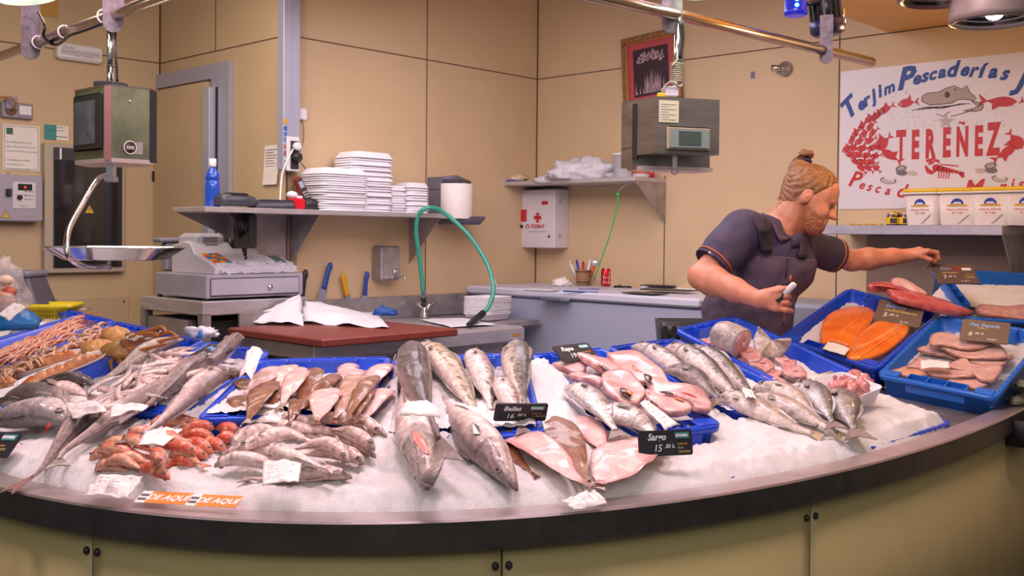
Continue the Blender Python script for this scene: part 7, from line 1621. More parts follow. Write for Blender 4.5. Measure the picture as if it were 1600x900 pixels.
labs = ['pink chunk at the left corner of the white tray', 'big pink chunk, left of centre in the white tray', 'pink chunk at the back of the white tray', 'pink chunk in the centre of the white tray', 'tall pink chunk at the right of the white tray', 'pink chunk at the front corner of the white tray', 'dark pink chunk between the larger ones', 'small pink chunk at the front left of the tray', 'pink chunk below the tall right one', 'small chunk at the back right of the tray']
pos = [(1298, 602), (1316, 602), (1332, 597), (1326, 610), (1352, 604), (1332, 617), (1341, 606), (1310, 611), (1345, 613), (1342, 597)]
for i, (x, y) in enumerate(pos): crumple('fish_chunk', labs[i], S(x, y, .055), (.028, .025, .022), mat('chunk flesh', (.66, .25, .25), .3, var=.3, vscale=40, coat=.5, bump=.4, bscale=80) if i == 0 else bpy.data.materials['chunk flesh'], 'fish chunk', i*7.3, n=16, amp=.7, f=1.7, group='shark chunks in the white tray')
# ---- price tags ---------------------------------------------------------
def ptag(label, TL, TR, BL, drawf, m=None, th=.004, r=.006):
    x = TR-TL; y = TL-BL; W_ = x.length; H_ = y.length; x = x.normalized(); n = x.cross(y).normalized()
    sh = y.dot(x)      # shear kept small: straighten to a true rectangle
    yy = n.cross(x).normalized(); H_ = y.dot(yy)
    if n.dot(Vector((0, 0, EYE))-TL) < 0: pass
    o = (TL+TR+BL+(BL+TR-TL))/4-x*W_/2-yy*H_/2
    T = Matrix(((x.x, yy.x, n.x, o.x), (x.y, yy.y, n.y, o.y), (x.z, yy.z, n.z, o.z), (0, 0, 0, 1)))
    t = Thing('price_tag', label, 'price tag', None, 'price tags on the fish', Mx=T); b = MB(); b.loft([[Vector(v) for v in rrect(0, 0, W_, H_, z, r, 3)] for z in (-th, 0)], T, smooth=False); t.part('board', b, m or M_['slate'])
    drawf(t, T, W_, H_); return t
def std(name, price, l1, l2, nmcol='txtw', bold=.03, flag=True, extra=None, pcol='txtw', nx=.30, shear=.25, nsz=.36):
    def f(t, T, w, h):
        b = MB(); txt(b, name, T, w*.16, h*.62, h*nsz, bold=bold, shear=shear, align='L'); t.part('name_lettering', b, M_[nmcol])
        b = MB(); a, c_ = price; txt(b, a, T, w*nx, h*.18, h*.38, shear=.2, bold=.01); txt(b, c_, T, w*nx+h*.24*len(a)+h*.02, h*.30, h*.22, shear=.2, bold=.01); t.part('price_lettering', b, M_[pcol])
        b = MB(); txt(b, l1, T, w*.72, h*.42, h*.12, bold=.01); t.part('origin_lettering', b, M_['txto'])
        b = MB(); y_ = h*.26
        for ln in l2: txt(b, ln, T, w*.72, y_, h*.13); y_ -= h*.16
        t.part('place_lettering', b, M_['txty'])
        if flag:
            b = MB(); b.box((w*.68, h*.66, .0003), (w*.94, h*.90, .0012), T); fl = t.part('flag_sticker', b, M_['teal']); b = MB(); b.box((w*.68, h*.73, .0012), (w*.91, h*.83, .0018), T); t.part('flag_band', b, M_['txtw'], fl); b = MB(); txt(b, 'Andalucía', T, w*.70, h*.75, h*.07, z=.002); t.part('flag_print', b, M_['greyink'], fl)
    return f
ptag('black price tag reading Bailas beside the spotted bass', S(762, 632, .12), S(845, 632, .12), S(783, 659, .07), std('Bailas', ('16', '.80 k.'), 'Lonja de', ['C. GALICIA'], nx=.22))
ptag('black price tag reading Sargo beside the pink sole', S(986, 675, .10), S(1070, 672, .10), S(1012, 715, .045), std('Sargo', ('15', '.80 k.'), 'Lonja de:', ['ISLA', 'CRISTINA'], nx=.26))
ptag('black price tag reading Rape at the back of the monkfish crate', S(857, 542, .10), S(913, 536, .10), S(886, 565, .07), std('Rape', ('19', '.00 k'), 'Lonja de', ['ISLA', 'CRISTINA'], nx=.28))
ptag('black price tag with blue name beside the hake heads', S(328, 536, .10), S(364, 545, .10), S(294, 556, .08), std('Agujeta', ('11', '.90'), '', ['']  , nmcol='txtb', nx=.2))
ptag('black price tag cut off at the left picture edge', S(-45, 674, .06), S(35, 677, .06), S(-75, 712, .02), std('Bonito', ('9', '.90'), 'Lonja', ['CADIZ'], nx=.2))
def stand(name1, name2, l2, l3, price, right, c1='txtb', c2='red', org=None):
    def f(t, T, w, h):
        b = MB(); txt(b, name1, T, w*.16, h*.70, h*.22, bold=.015, shear=.3, sx=1.0); t.part('name_lettering', b, M_[c1])
        if name2: b = MB(); txt(b, name2, T, w*.42, h*.70, h*.22, bold=.015, shear=.3); t.part('second_name_lettering', b, M_[c2])
        b = MB(); txt(b, l2, T, w*.18, h*.52, h*.11, bold=.01); b2 = MB(); txt(b2, l3, T, w*.34, h*.60, h*.09, bold=.02, shear=.2)
        if l2: t.part('quality_lettering', b, M_['txty'])
        if l3: t.part('note_lettering', b2, M_['txto'])
        b = MB(); txt(b, price[0], T, w*.16, h*.24, h*.28, shear=.2); txt(b, price[1], T, w*.28, h*.32, h*.14, shear=.2, bold=.01); txt(b, right, T, w*.56, h*.10, h*.11, shear=.2); t.part('price_lettering', b, M_['txtw'])
        if org: b = MB(); txt(b, org[0], T, w*.72, h*.44, h*.09); t.part('origin_lettering', b, M_['txto']); b = MB(); txt(b, org[1], T, w*.70, h*.28, h*.12); t.part('place_lettering', b, M_['txty']); b = MB(); b.box((w*.70, h*.68, .0003), (w*.92, h*.80, .001), T); t.part('flag_sticker', b, M_['txtw'])
    return f
ptag('brown price tag reading Salmón standing behind the salmon fillets', PD(1373, 467, 4.10), PD(1444, 479, 4.02), PD(1366, 500, 4.02), stand('Salmón', '', 'CALIDAD SUPERIOR', 'Sin espinas', ('5', '.49 ½'), '21.90', org=None), M_['brownslate'])
ptag('brown price tag reading Pez Espada standing behind the swordfish', PD(1506, 498, 3.80), PD(1581, 505, 3.72), PD(1497, 530, 3.74), stand('Pez Espada', '', '', 'Fresco', ('6', '.20 ½'), '24.80 k.'), M_['brownslate'])
ptag('brown price tag reading Atún Rojo held by the fishmonger', PD(1463, 413, 4.28), PD(1527, 413, 4.28), PD(1458, 443, 4.20), stand('Atún', 'Rojo', 'VENTRESCA', '', ('7', '.95 ½'), '31.80 k', org=('Lonja de:', 'CADIZ')), M_['brownslate'])
# ---- papers and tickets on the fish
def ticket(lab, quad, surf, hs, lines=True, m=None, rise=.004, amp=.006, seed=0, bar=False):
    ps_ = [surf(x, y, h) for (x, y), h in zip(quad, hs)]; c_ = sum(ps_, Vector())/4
    t = Thing('paper_ticket', lab, 'ticket', c_, 'paper tickets on the fish'); f_ = lambda u, v: rise*math.sin(PI*u)
    b = sheet('x', '', ps_, f_, part=True, amp=amp, seed=seed); t.part('sheet', b, m or M_['wetpaper'])
    if lines:
        b = MB(); A, B, Cc, D = ps_; nrm = (B-A).cross(D-A).normalized(); nrm = nrm if nrm.z > 0 else -nrm
        def pt(u, v): return A.lerp(B, u).lerp(D.lerp(Cc, u), v)+Vector((0, 0, f_(u, v)))+nrm*(amp*noise.noise(Vector((u*4.5+seed, v*4.5, seed)))+.0018)
        for i in range(6):
            v = .14+.13*i; e_ = .85-.2*((i*7) % 3)*.5
            for k in range(6): u0, u1 = .1+(e_-.1)*k/6, .1+(e_-.1)*(k+.8)/6; dv = .012; b.add([pt(u0, v), pt(u1, v), pt(u1, v+dv), pt(u0, v+dv)], [(0, 1, 2, 3)])
        if bar:
            for k in range(14): u = .45+.03*k; b.add([pt(u, .55), pt(u+.012, .55), pt(u+.012, .9), pt(u, .9)], [(0, 1, 2, 3)])
        t.part('print', b, M_['greyink'])
    return t
ticket('cream ticket draped over the dark-backed hake', [(624, 650), (640, 630), (664, 628), (688, 652)], S, (.150, .158, .158, .150), False, rise=.012)
ticket('pink-cream paper on the whitings near the front', [(410, 724), (470, 726), (465, 756), (408, 762)], S, (.070, .070, .066, .062), True, seed=3, rise=.006)
ticket('blank white paper leaning on the front of the sole crate', [(400, 632), (443, 643), (436, 662), (384, 663)], S, (.06, .07, .05, .045), False, seed=5)
ticket('white paper on top of the red mullets', [(226, 674), (284, 672), (254, 698), (212, 698)], S, (.075, .065, .06, .065), False, seed=7, rise=.004)
ticket('wet clear-backed ticket at the bottom of the red mullets', [(150, 745), (222, 748), (196, 781), (124, 778)], S, (.030, .030, .020, .020), True, seed=9, bar=True, amp=.01)
ticket('white ticket beside the hake gills left of the sole crate', [(386, 548), (411, 550), (392, 593), (372, 590)], S, (.12, .12, .12, .12), False, rise=.012, seed=2)
ticket('printed ticket hanging over the front of the monkfish crate', [(1000, 630), (1013, 627), (1063, 664), (1040, 672)], PDD, (.055, .055, .03, .03), True, seed=11)
ticket('cream handwritten note lying on the steel rim', [(925, 765), (950, 788), (898, 799), (874, 787)], S, (.022, .016, .012, .016), True, M_['paper'], seed=13)
ticket('small white ticket tucked behind the slim fish on ice', [(1160, 609), (1176, 612), (1184, 625), (1166, 622)], S, (.07, .07, .07, .07), False, seed=15)
ticket('white ticket on the front of the salmon fillets', [(1294, 534), (1328, 545), (1320, 556), (1284, 546)], PG, (.018, .022, .018, .012), False, M_['paper'], seed=16)
ticket('cream ticket on the swordfish slices', [(1439, 563), (1483, 566), (1484, 576), (1439, 576)], PH, (.024, .028, .024, .02), True, M_['paper'], seed=17, amp=.002)
ticket('barcode ticket lying among the silvery fish at left', [(100, 633), (150, 628), (168, 644), (112, 656)], S, (.075, .085, .09, .07), True, seed=18, bar=True)
ticket('blank white ticket over the long central hake', [(172, 634), (230, 634), (222, 642), (168, 655)], S, (.125, .125, .12, .115), False, seed=19)
# orange strips
def strip(lab, TL, TR, BL):
    TL, TR, BL = [S(*q) for q in (TL, TR, BL)]; x = (TR-TL); W_ = x.length; x.normalize(); y = TL-BL; n = x.cross(y).normalized(); yy = n.cross(x); H_ = y.dot(yy); o = BL+x*0
    T = Matrix(((x.x, yy.x, n.x, o.x), (x.y, yy.y, n.y, o.y), (x.z, yy.z, n.z, o.z), (0, 0, 0, 1))); t = Thing('orange_label', lab, 'label', None, 'orange strips on the rim', Mx=T)
    fw = W_*.20; b = MB(); b.box((0, 0, -.001), (fw, H_, .0), T); t.part('flag', b, M_['paper']); b = MB(); b.box((fw*.1, H_*.20, 0), (fw*.9, H_*.38, .0008), T); b.box((fw*.1, H_*.55, 0), (fw*.9, H_*.73, .0008), T); t.part('flag_stripe', b, M_['ink'])
    b = MB(); b.box((fw, 0, -.001), (W_, H_, .0), T); t.part('orange_field', b, cmat('f08010', .4)); b = MB(); txt(b, 'DE AQUÍ', T, fw+(W_-fw)*.5, H_*.28, H_*.62, bold=.03, shear=.25, align='C', sx=.9); t.part('lettering', b, M_['txtw'])
strip('orange strip reading DE AQUÍ, left of the two on the rim', (214, 768, .012), (293, 772, .012), (206, 786, .006))
strip('orange strip reading DE AQUÍ, right of the two on the rim', (293, 773, .012), (371, 777, .012), (286, 791, .006))
# ---- far left things
p = S(78, 486, .03); T = Matrix.Translation(PD(76, 480, 4.9)) @ Matrix.Rotation(.1, 4, 'Z'); b = MB(); w_ = .135
R = lambda k, z: rrect(-w_*k, -.10*k, w_*k, .10*k, z, .02, 4)
b.loft([R(.8, -.10), R(.96, .0), R(1.02, .002), R(1.02, .02), R(.98, .02), R(.78, -.095)], T); t = Thing('yellow_basket', 'yellow plastic basket with small holes behind the blue crates', 'basket', PD(76, 480, 4.9)); t.part('basket', b, M_['yellow']); b = MB()
for r_ in range(4):
    for k in range(16): x_ = -w_*.82+k*w_*1.64/15; yb_ = -.10*(.955-.16*(r_+.6)/5)-.0035; b.box((x_-.003, yb_-.001, -.02-.018*r_), (x_+.003, yb_+.002, -.010-.018*r_), T)
t.part('hole', b, cmat('6a5408')); 
b = MB(); T = Matrix.Translation(PD(28, 470, 5.0)) @ Matrix.Rotation(-.15, 4, 'Z'); b.loft([rrect(-.20, -.1, .20, .1, -.12, .02), rrect(-.14, -.08, .10, .08, .13, .02)], T, smooth=False); t = Thing('grey_bin', 'dark grey sloping box with pale rim behind the yellow basket', 'bin', PD(28, 470, 5.0)); t.part('body', b, cmat('55525f', .4)); b = MB(); b.loft([rrect(-.15, -.09, .11, .09, .12, .02), rrect(-.15, -.09, .11, .09, .15, .02)], T); t.part('rim', b, cmat('7f7d90', .4))
# net bag of shellfish
c_ = PD(-2, 465, 3.6); crumple('shellfish_bag', 'clear plastic bag of pinkish shellfish at the left edge', c_-Vector((.02, 0, .06)), (.11, .09, .13), mat('clear bag', (.85, .8, .8), .15, bump=1, bscale=20, alpha=.32, coat=.5, bdist=.03), 'bag', 4, n=30, amp=.5)
rn = random.Random(9)
for i in range(16):
    q = c_+Vector((rn.uniform(-.08, .07), rn.uniform(-.05, .03), rn.uniform(-.06, .08))); b = MB(); b.sphere(q, (.028, .022, .018), n=10); single('shellfish', b, cmat(['d8826a', 'e0b09a', 'b85a40', 'e8c8b4'][i % 4], .35, bump=.4, bscale=40), 'shellfish in the clear bag at the left edge', 'shellfish', 'shellfish in the clear bag')
crumple('blue_bag_bottom', 'blue plastic bag bottom under the shellfish bag', PD(18, 497, 3.6)-Vector((0, 0, .04)), (.09, .07, .05), cmat('1f6fb4', .3), 'bag', 14, n=22, amp=.3)
ticket('white round-stamped ticket on the shellfish bag', [(20, 474), (40, 480), (14, 502), (-4, 492)], lambda x, y, h: PD(x, y, 3.45+h), (0, 0, -.03, -.03), False, M_['paper'])
crumple('white_glove', 'white crumpled gloves with blue strip behind the crab crate', PD(316, 526, 3.42), (.050, .028, .024), M_['foam'], 'gloves', 31, n=22, amp=.7)
b = MB(); b.tube([PD(314, 517, 3.40), PD(313, 523, 3.385), PD(311, 529, 3.39)], .007); single('blue_tie', b, cmat('2a80d0'), 'small bright blue strip on the white gloves', 'strip')
# far right: dark crate with greenish shells
T = Matrix.Translation(PD(1590, 640, 3.55)) ; b = MB(); R = lambda k, z: rrect(-.22*k, -.16*k, .22*k, .16*k, z, .03, 4)
b.loft([R(.9, -.09), R(1, 0), R(.95, 0), R(.86, -.08)], T @ Matrix.Rotation(.6, 4, 'Z')); single('black_crate', b, M_['blackm'], 'low black crate in the dark right corner of the counter', 'crate')
rn = random.Random(3)
for i in range(14): q = PD(1558+rn.uniform(-6, 52), 634+rn.uniform(-32, 14), 3.55+rn.uniform(-.05, .1)); crumple('dull_shell', 'greenish shell in the dark right corner', q, (.034, .03, .018), M_['greenshell'], 'shell', i*3.7, n=12, amp=.6, group='greenish shells in the right corner')
# black crates behind freezer end
for i in range(2):
    T = Matrix.Translation(PD(1078, 500+38*i, 4.7)); b = MB(); b.loft([rrect(-.14, -.1, .14, .1, -.10, .02), rrect(-.15, -.11, .15, .11, .0, .02), rrect(-.14, -.1, .14, .1, .0, .02), rrect(-.13, -.09, .13, .09, -.09, .02)], T)
    for k in range(7): b.box((-.14+.04*k, -.113, -.085), (-.12+.04*k, -.108, -.02), T)
    single('black_crate', b, M_['black'], '%s black slatted crate behind the man beside the freezer' % ('upper' if i == 0 else 'lower'), 'crate')
# ================================================================ FISHMONGER (signed distance fields -> one smooth surface)
class SDF:
    def __init__(s, lo, hi, vx):
        s.lo = np.array(lo, float); s.vx = vx; s.n = [int((hi[i]-lo[i])/vx)+2 for i in range(3)]; s.F = np.full(s.n, 1.0, np.float32)
    def sub(s, c0, c1, pad):
        a = [max(0, int((min(c0[i], c1[i])-pad-s.lo[i])/s.vx)) for i in range(3)]; b_ = [min(s.n[i], int((max(c0[i], c1[i])+pad-s.lo[i])/s.vx)+2) for i in range(3)]
        if any(b_[i] <= a[i] for i in range(3)): return None
        sl = tuple(slice(a[i], b_[i]) for i in range(3))
        g = np.meshgrid(*[s.lo[i]+s.vx*np.arange(a[i], b_[i]) for i in range(3)], indexing='ij'); return sl, g
    def comb(s, sl, d, k, mode):
        F = s.F[sl]
        if mode == 'add': h = np.clip(.5+.5*(F-d)/k, 0, 1); s.F[sl] = F*(1-h)+d*h-k*h*(1-h)
        else: h = np.clip(.5-.5*(F+d)/k, 0, 1); s.F[sl] = F*(1-h)+(-d)*h+k*h*(1-h)
    def cap(s, a, b_, ra, rb, k=.02, mode='add'):
        r = s.sub(a, b_, max(ra, rb)+k+.03)
        if r is None: return
        sl, g = r; ab = np.array(b_)-np.array(a); L = (ab**2).sum(); px = [g[i]-a[i] for i in range(3)]
        t_ = np.clip((px[0]*ab[0]+px[1]*ab[1]+px[2]*ab[2])/max(L, 1e-9), 0, 1); d = np.sqrt(sum((px[i]-t_*ab[i])**2 for i in range(3)))-(ra+(rb-ra)*t_); s.comb(sl, d, k, mode)
    def ell(s, c_, r, ax=None, k=.02, mode='add', pad=0):
        m = max(r); q = s.sub(c_, c_, m+k+.03)
        if q is None: return
        sl, g = q; ax = ax or (Vector((1, 0, 0)), Vector((0, 1, 0)), Vector((0, 0, 1))); P = [g[i]-c_[i] for i in range(3)]
        L = [sum(P[i]*ax[j][i] for i in range(3)) for j in range(3)]
        k0 = np.sqrt(sum((L[j]/r[j])**2 for j in range(3)))+1e-9; k1 = np.sqrt(sum((L[j]/r[j]**2)**2 for j in range(3)))+1e-9; s.comb(sl, k0*(k0-1)/k1, k, mode)
    def chain(s, pts, rs, k=.02):
        for i in range(len(pts)-1): s.cap(pts[i], pts[i+1], rs[i], rs[i+1], k)
    def plane(s, p, n):      # keep where (x-p).n < 0
        g = [s.lo[i]+s.vx*np.arange(s.n[i]) for i in range(3)]
        d = (g[0][:, None, None]-p[0])*n[0]+(g[1][None, :, None]-p[1])*n[1]+(g[2][None, None, :]-p[2])*n[2]; s.F = np.maximum(s.F, d.astype(np.float32))
    def mesh(s, smooth=2):
        F = s.F; sg = F < 0; nx, ny, nz_ = F.shape
        c = np.zeros((nx-1, ny-1, nz_-1), np.int8)
        for i in (0, 1):
            for j in (0, 1):
                for k in (0, 1): c += sg[i:nx-1+i, j:ny-1+j, k:nz_-1+k]
        act = (c > 0) & (c < 8); idx = np.argwhere(act); vid = np.full(act.shape, -1, np.int64); vid[act] = np.arange(len(idx))
        acc = np.zeros((len(idx), 3)); cnt = np.zeros(len(idx)); I, J, K = idx.T
        cor = [(i, j, k) for i in (0, 1) for j in (0, 1) for k in (0, 1)]
        for a in cor:
            for ax in range(3):
                if a[ax] == 1: continue
                b_ = list(a); b_[ax] = 1
                fa = F[I+a[0], J+a[1], K+a[2]]; fb = F[I+b_[0], J+b_[1], K+b_[2]]; m = (fa < 0) != (fb < 0); t_ = np.where(m, fa/(fa-fb+1e-12), 0)
                P = np.tile(np.array(a, float), (len(idx), 1)); P[:, ax] += t_; acc[m] += P[m]; cnt[m] += 1
        V = (idx+acc/cnt[:, None])*s.vx+s.lo; Q = []
        for ax in range(3):
            o = [(ax+1) % 3, (ax+2) % 3]; sl0 = [slice(None)]*3; sl1 = [slice(None)]*3; sl0[ax] = slice(0, -1); sl1[ax] = slice(1, None)
            e = np.argwhere(sg[tuple(sl0)] != sg[tuple(sl1)]); e = e[(e[:, o[0]] > 0) & (e[:, o[1]] > 0) & (e[:, o[0]] < F.shape[o[0]]-1) & (e[:, o[1]] < F.shape[o[1]]-1)]
            ins = sg[tuple(e.T)]; q = []
            for d0, d1 in ((0, 0), (1, 0), (1, 1), (0, 1)):
                f = e.copy(); f[:, o[0]] -= d0; f[:, o[1]] -= d1; q.append(vid[tuple(f.T)])
            q = np.stack(q, 1); q[~ins] = q[~ins][:, ::-1]; Q.append(q)
        Q = np.concatenate(Q); Q = Q[(Q >= 0).all(1)]
        # laplacian smoothing
        for it in range(smooth):
            A = np.zeros_like(V); N_ = np.zeros(len(V))
            for a, b_ in ((0, 1), (1, 2), (2, 3), (3, 0)):
                np.add.at(A, Q[:, a], V[Q[:, b_]]); np.add.at(N_, Q[:, a], 1); np.add.at(A, Q[:, b_], V[Q[:, a]]); np.add.at(N_, Q[:, b_], 1)
            V = V*.5+.5*A/np.maximum(N_, 1)[:, None]
        b = MB(); b.v = [Vector(v) for v in V]; b.f = [list(map(int, q)) for q in Q[:, ::-1]]; b.mi = [0]*len(b.f); b.sm = [True]*len(b.f); return b
D0 = 4.0
hc = PD(1263, 312, D0)
hf = Vector((.88, -.30, -.36)).normalized(); hu = (Vector((.34, .02, .94))-hf*Vector((.34, .02, .94)).dot(hf)).normalized(); hs = hf.cross(hu)   # hs: toward the camera
def H_(f, u, s): return hc+hf*f+hu*u+hs*s
AX = (hf, hs, hu)
nk = PD(1221, 352, 4.03); RSh = PD(1158, 362, 3.93); LSh = PD(1258, 384, 4.16); chest = PD(1204, 405, 4.06); waist = PD(1166, 490, 4.08); pelv = PD(1160, 560, 4.10)
REl = PD(1096, 432, 3.86); RWr = PD(1184, 467, 3.66); LEl = PD(1330, 407, 4.27); LWr = PD(1421, 399, 4.28)
vx = .0042
lo = (min(REl.x, pelv.x)-.15, 3.45, .10); hi = (1.86, 4.45, 1.80)
body = SDF(lo, hi, vx)
# head
body.ell(H_(-.005, .040, 0), (.104, .080, .092), AX, .01); body.ell(H_(.030, -.035, 0), (.068, .062, .080), AX, .03); body.ell(H_(.058, -.085, 0), (.034, .034, .034), AX, .03)
body.ell(H_(.055, .045, 0), (.042, .062, .052), AX, .02)
body.cap(H_(.085, .018, -.028), H_(.085, .018, .028), .012, .012, .014)              # brow
body.cap(H_(.092, .010, 0), H_(.116, -.030, 0), .008, .0125, .010); body.cap(H_(.100, -.032, -.012), H_(.100, -.032, .012), .0085, .0085, .008)
for s_ in (1, -1):
    body.ell(H_(.096, -.002, s_*.030), (.014, .017, .012), AX, .010, 'sub'); body.ell(H_(.062, -.030, s_*.040), (.026, .018, .022), AX, .02)
body.cap(H_(.092, -.058, -.018), H_(.092, -.058, .018), .008, .008, .008); body.cap(H_(.089, -.071, -.016), H_(.089, -.071, .016), .009, .009, .008)
body.cap(H_(.104, -.0645, -.020), H_(.104, -.0645, .020), .003, .003, .003, 'sub')
for s_ in (1, -1):   # ears
    e0 = H_(-.008, .0, s_*.078); body.ell(e0, (.019, .010, .034), (hf, (hs+hf*-.5*s_*0).normalized(), hu), .006)
    body.ell(H_(-.003, .006, s_*.089), (.010, .008, .021), AX, .003, 'sub'); body.ell(H_(-.004, -.001, s_*.083), (.006, .008, .010), AX, .003)
# neck, hidden torso, arms
body.chain([H_(-.035, -.03, 0), H_(-.045, -.10, 0), nk+Vector((-.01, .0, -.02))], [.062, .062, .075], .03)
body.cap(nk+Vector((0, 0, -.03)), chest, .075, .12, .04); body.cap(chest, waist, .12, .13, .05); body.cap(waist, pelv, .13, .14, .05)
body.cap(RSh, LSh, .06, .055, .04)
body.chain([RSh, RSh.lerp(REl, .5), REl], [.055, .050, .047], .015)
body.chain([REl, REl.lerp(RWr, .22), REl.lerp(RWr, .6), RWr], [.050, .056, .043, .030], .02)
body.chain([LSh, LSh.lerp(LEl, .6), LEl], [.052, .046, .042], .015)
body.chain([LEl, LEl.lerp(LWr, .3), LEl.lerp(LWr, .7), LWr], [.043, .045, .034, .027], .02)
for s_ in (-.09, .09): body.chain([pelv+Vector((s_, 0, -.02)), Vector((pelv.x+s_*1.1, pelv.y-.02, .62)), Vector((pelv.x+s_*1.15, pelv.y+.02, .22)), Vector((pelv.x+s_*1.15, pelv.y-.08, .19))], [.085, .062, .045, .04], .02)
# right hand with marker
rk = PD(1214, 466, 3.60); rax = (rk-RWr).normalized()
body.cap(RWr, RWr.lerp(rk, .6), .026, .026, .012)
for k in range(4):
    q = (k-1.5)/1.5; kn = rk+Vector((-.005*abs(q), -.004, -.030*q-.006)); mc = RWr.lerp(rk, .35)+Vector((0, 0, -.016*q))
    body.cap(mc, kn, .016, .0125, .012)
    pip = kn+Vector((.036-.004*abs(q), -.004, .004-.008*q)); dip = pip+Vector((.014, .024, -.006)); tip = dip+Vector((-.004, .020, -.008))
    if k == 3: pip = kn+Vector((.034, -.006, -.004)); dip = pip+Vector((.020, .014, -.004)); tip = dip+Vector((.010, .012, -.004))
    body.cap(kn, pip, .0105, .0098, .004); body.cap(pip, dip, .0098, .009, .003); body.cap(dip, tip, .009, .0082, .003)
body.cap(RWr.lerp(rk, .4)+Vector((0, .016, .020)), rk+Vector((.012, .012, .034)), .014, .012, .010); body.cap(rk+Vector((.012, .012, .034)), rk+Vector((.046, .006, .026)), .011, .0095, .004)
body.cap(RWr.lerp(rk, .4)+Vector((0, .02, -.01)), rk+Vector((.0, .015, -.01)), .018, .016, .012)
# left hand pinching the tag corner
tagc = PD(1463, 413, 4.28); kc = PD(1446, 392, 4.27)
body.cap(LWr, LWr.lerp(kc, .6), .024, .026, .012)
for k in range(4):
    q = (k-1.5)/1.5; kn = kc+Vector((-.002*abs(q)+.002*k, .028*q, -.003*k)); mc = LWr.lerp(kc, .4)+Vector((0, .018*q, 0)); body.cap(mc, kn, .014, .0120, .010)
    pip = kn+Vector((.040-.002*k, .001, -.006-.004*k)); dip = pip+Vector((.008-.010*(k > 1), -.004*q, -.026)); tip = tagc+Vector((.004-.012*(k > 1), .008+.013*q*(1 if k > 1 else .6), .012-.004*(k == 1))) if k < 2 else dip+Vector((-.016, 0, -.012))
    body.cap(kn, pip, .0105, .0095, .004); body.cap(pip, dip, .0095, .0088, .003); body.cap(dip, tip, .0088, .0078, .003)
th0 = LWr.lerp(kc, .5)+Vector((.004, -.022, -.012)); th1 = kc+Vector((.010, -.026, -.036)); body.cap(LWr.lerp(kc, .25)+Vector((0, -.010, -.006)), th0, .015, .013, .010); body.cap(th0, th1, .012, .011, .006); body.cap(th1, tagc+Vector((-.006, -.010, .004)), .0105, .0085, .004)
b = body.mesh(2)
def skincol(v):
    d = v-hc; f, u, s_ = d.dot(hf), d.dot(hu), abs(d.dot(hs))
    d = v-hc; f, u, s_ = d.dot(hf), d.dot(hu), abs(d.dot(hs)); c_ = mixc((.58, .22, .13), (.70, .31, .20), .5+.8*nz(v, 30))
    if d.length < .16:
        if abs(u+.064) < .012 and f > .085 and s_ < .022: c_ = (.55, .16, .13)
        t_ = min(1, max(0, (-.040+(.05-f)*.5-u+.010*nz(v, 60))/.015))*min(1, max(0, (f+.020)/.02))
        if not (f > .085 and abs(u+.064) < .012): c_ = mixc(c_, (.27, .085, .035), .72*t_)
        if f < .0 and u < .045 and u > -.11: c_ = mixc(c_, (.30, .13, .07), .45*min(1, -f/.03))
        if f > .10 and -.045 < u < 0: c_ = mixc(c_, (.72, .20, .15), .4)
    elif (v-RWr).length < .12 or (v-LWr).length < .13: c_ = mixc(c_, (.74, .28, .19), .5)
    return c_
b.col = [skincol(v) for v in b.v]
man = Thing('person', 'fishmonger in dark polo and work bib, leaning to hold a price tag', 'person', Vector((pelv.x, pelv.y, .15)))
man.part('body', b, M_['skin'])
# eyes
for s_ in (1, -1):
    b = MB(); o = H_(.080, -.001, s_*.030); b.sphere(o, .0105, n=14); T = frame(o, hu, (hf+hs*s_*.25).normalized()); b.sphere((0, 0, .0078), (.0048, .0048, .0035), n=12, T=T, mi=1); man.part('eye', b, [cmat('b8a49a', .2), M_['eye']])
    b = MB(); b.tube([H_(.090, .024, s_*.014), H_(.092, .029, s_*.030), H_(.080, .024, s_*.048)], [.003, .004, .002], n=6); man.part('eyebrow', b, M_['beard'])
    b = MB(); b.tube([H_(.088, .006, s_*.018), H_(.0915, .008, s_*.030), H_(.082, .003, s_*.042)], [.003, .0042, .003], n=6); man.part('eyelid', b, cmat('a85c44', .5))
# hair: cap over skull, cut by hairline
hr = SDF([hc[i]-.19 for i in range(3)], [hc[i]+.24 for i in range(3)], .0034)
hr.ell(H_(-.007, .042, 0), (.110, .086, .098), AX, .01); hr.ell(H_(-.052, -.025, 0), (.052, .060, .062), AX, .03)
hr.plane(H_(.066, .075, 0), (hf*.92-hu*.40)); 
hr.plane(H_(-.02, -.075, 0), -hu+hf*.15)
hr.ell(H_(.085, -.015, 0), (.075, .2, .078), AX, .012, 'sub')
for s_ in (1, -1): hr.ell(H_(.0, -.01, s_*.088), (.030, .020, .040), AX, .006, 'sub')
# loose hair rising to the bun
kn = H_(-.062, .145, .010)
hr.chain([H_(-.075, .07, 0), H_(-.088, .105, .006), H_(-.066, .132, .01)], [.038, .024, .014], .02)
b = hr.mesh(1)
for i, v in enumerate(b.v):
    d = v-hc; rel = d-(kn-hc); n = rel.normalized(); a = math.atan2(rel.dot(hs), rel.dot(hf)*.8+rel.dot(hu)*-.6)
    b.v[i] = v+d.normalized()*(.0016*math.sin(a*46+4*noise.noise(v*18))+.0012*noise.noise(v*60))
man.part('hair', b, M_['hair'])
bn = SDF([kn[i]-.07 for i in range(3)], [kn[i]+.07 for i in range(3)], .003)
for i in range(10): a = i*2*PI/9; c0 = kn+hu*.020-hf*.012; bn.cap(c0+(hf*math.cos(a)+hs*math.sin(a)*.8)*.017+hu*.006*math.sin(2*a), c0+(hf*math.cos(a+.7)+hs*math.sin(a+.7)*.8)*.017+hu*.006*math.sin(2*a+1.4), .011, .011, .004)
b = bn.mesh(1); man.part('hair_bun', b, M_['hair'])
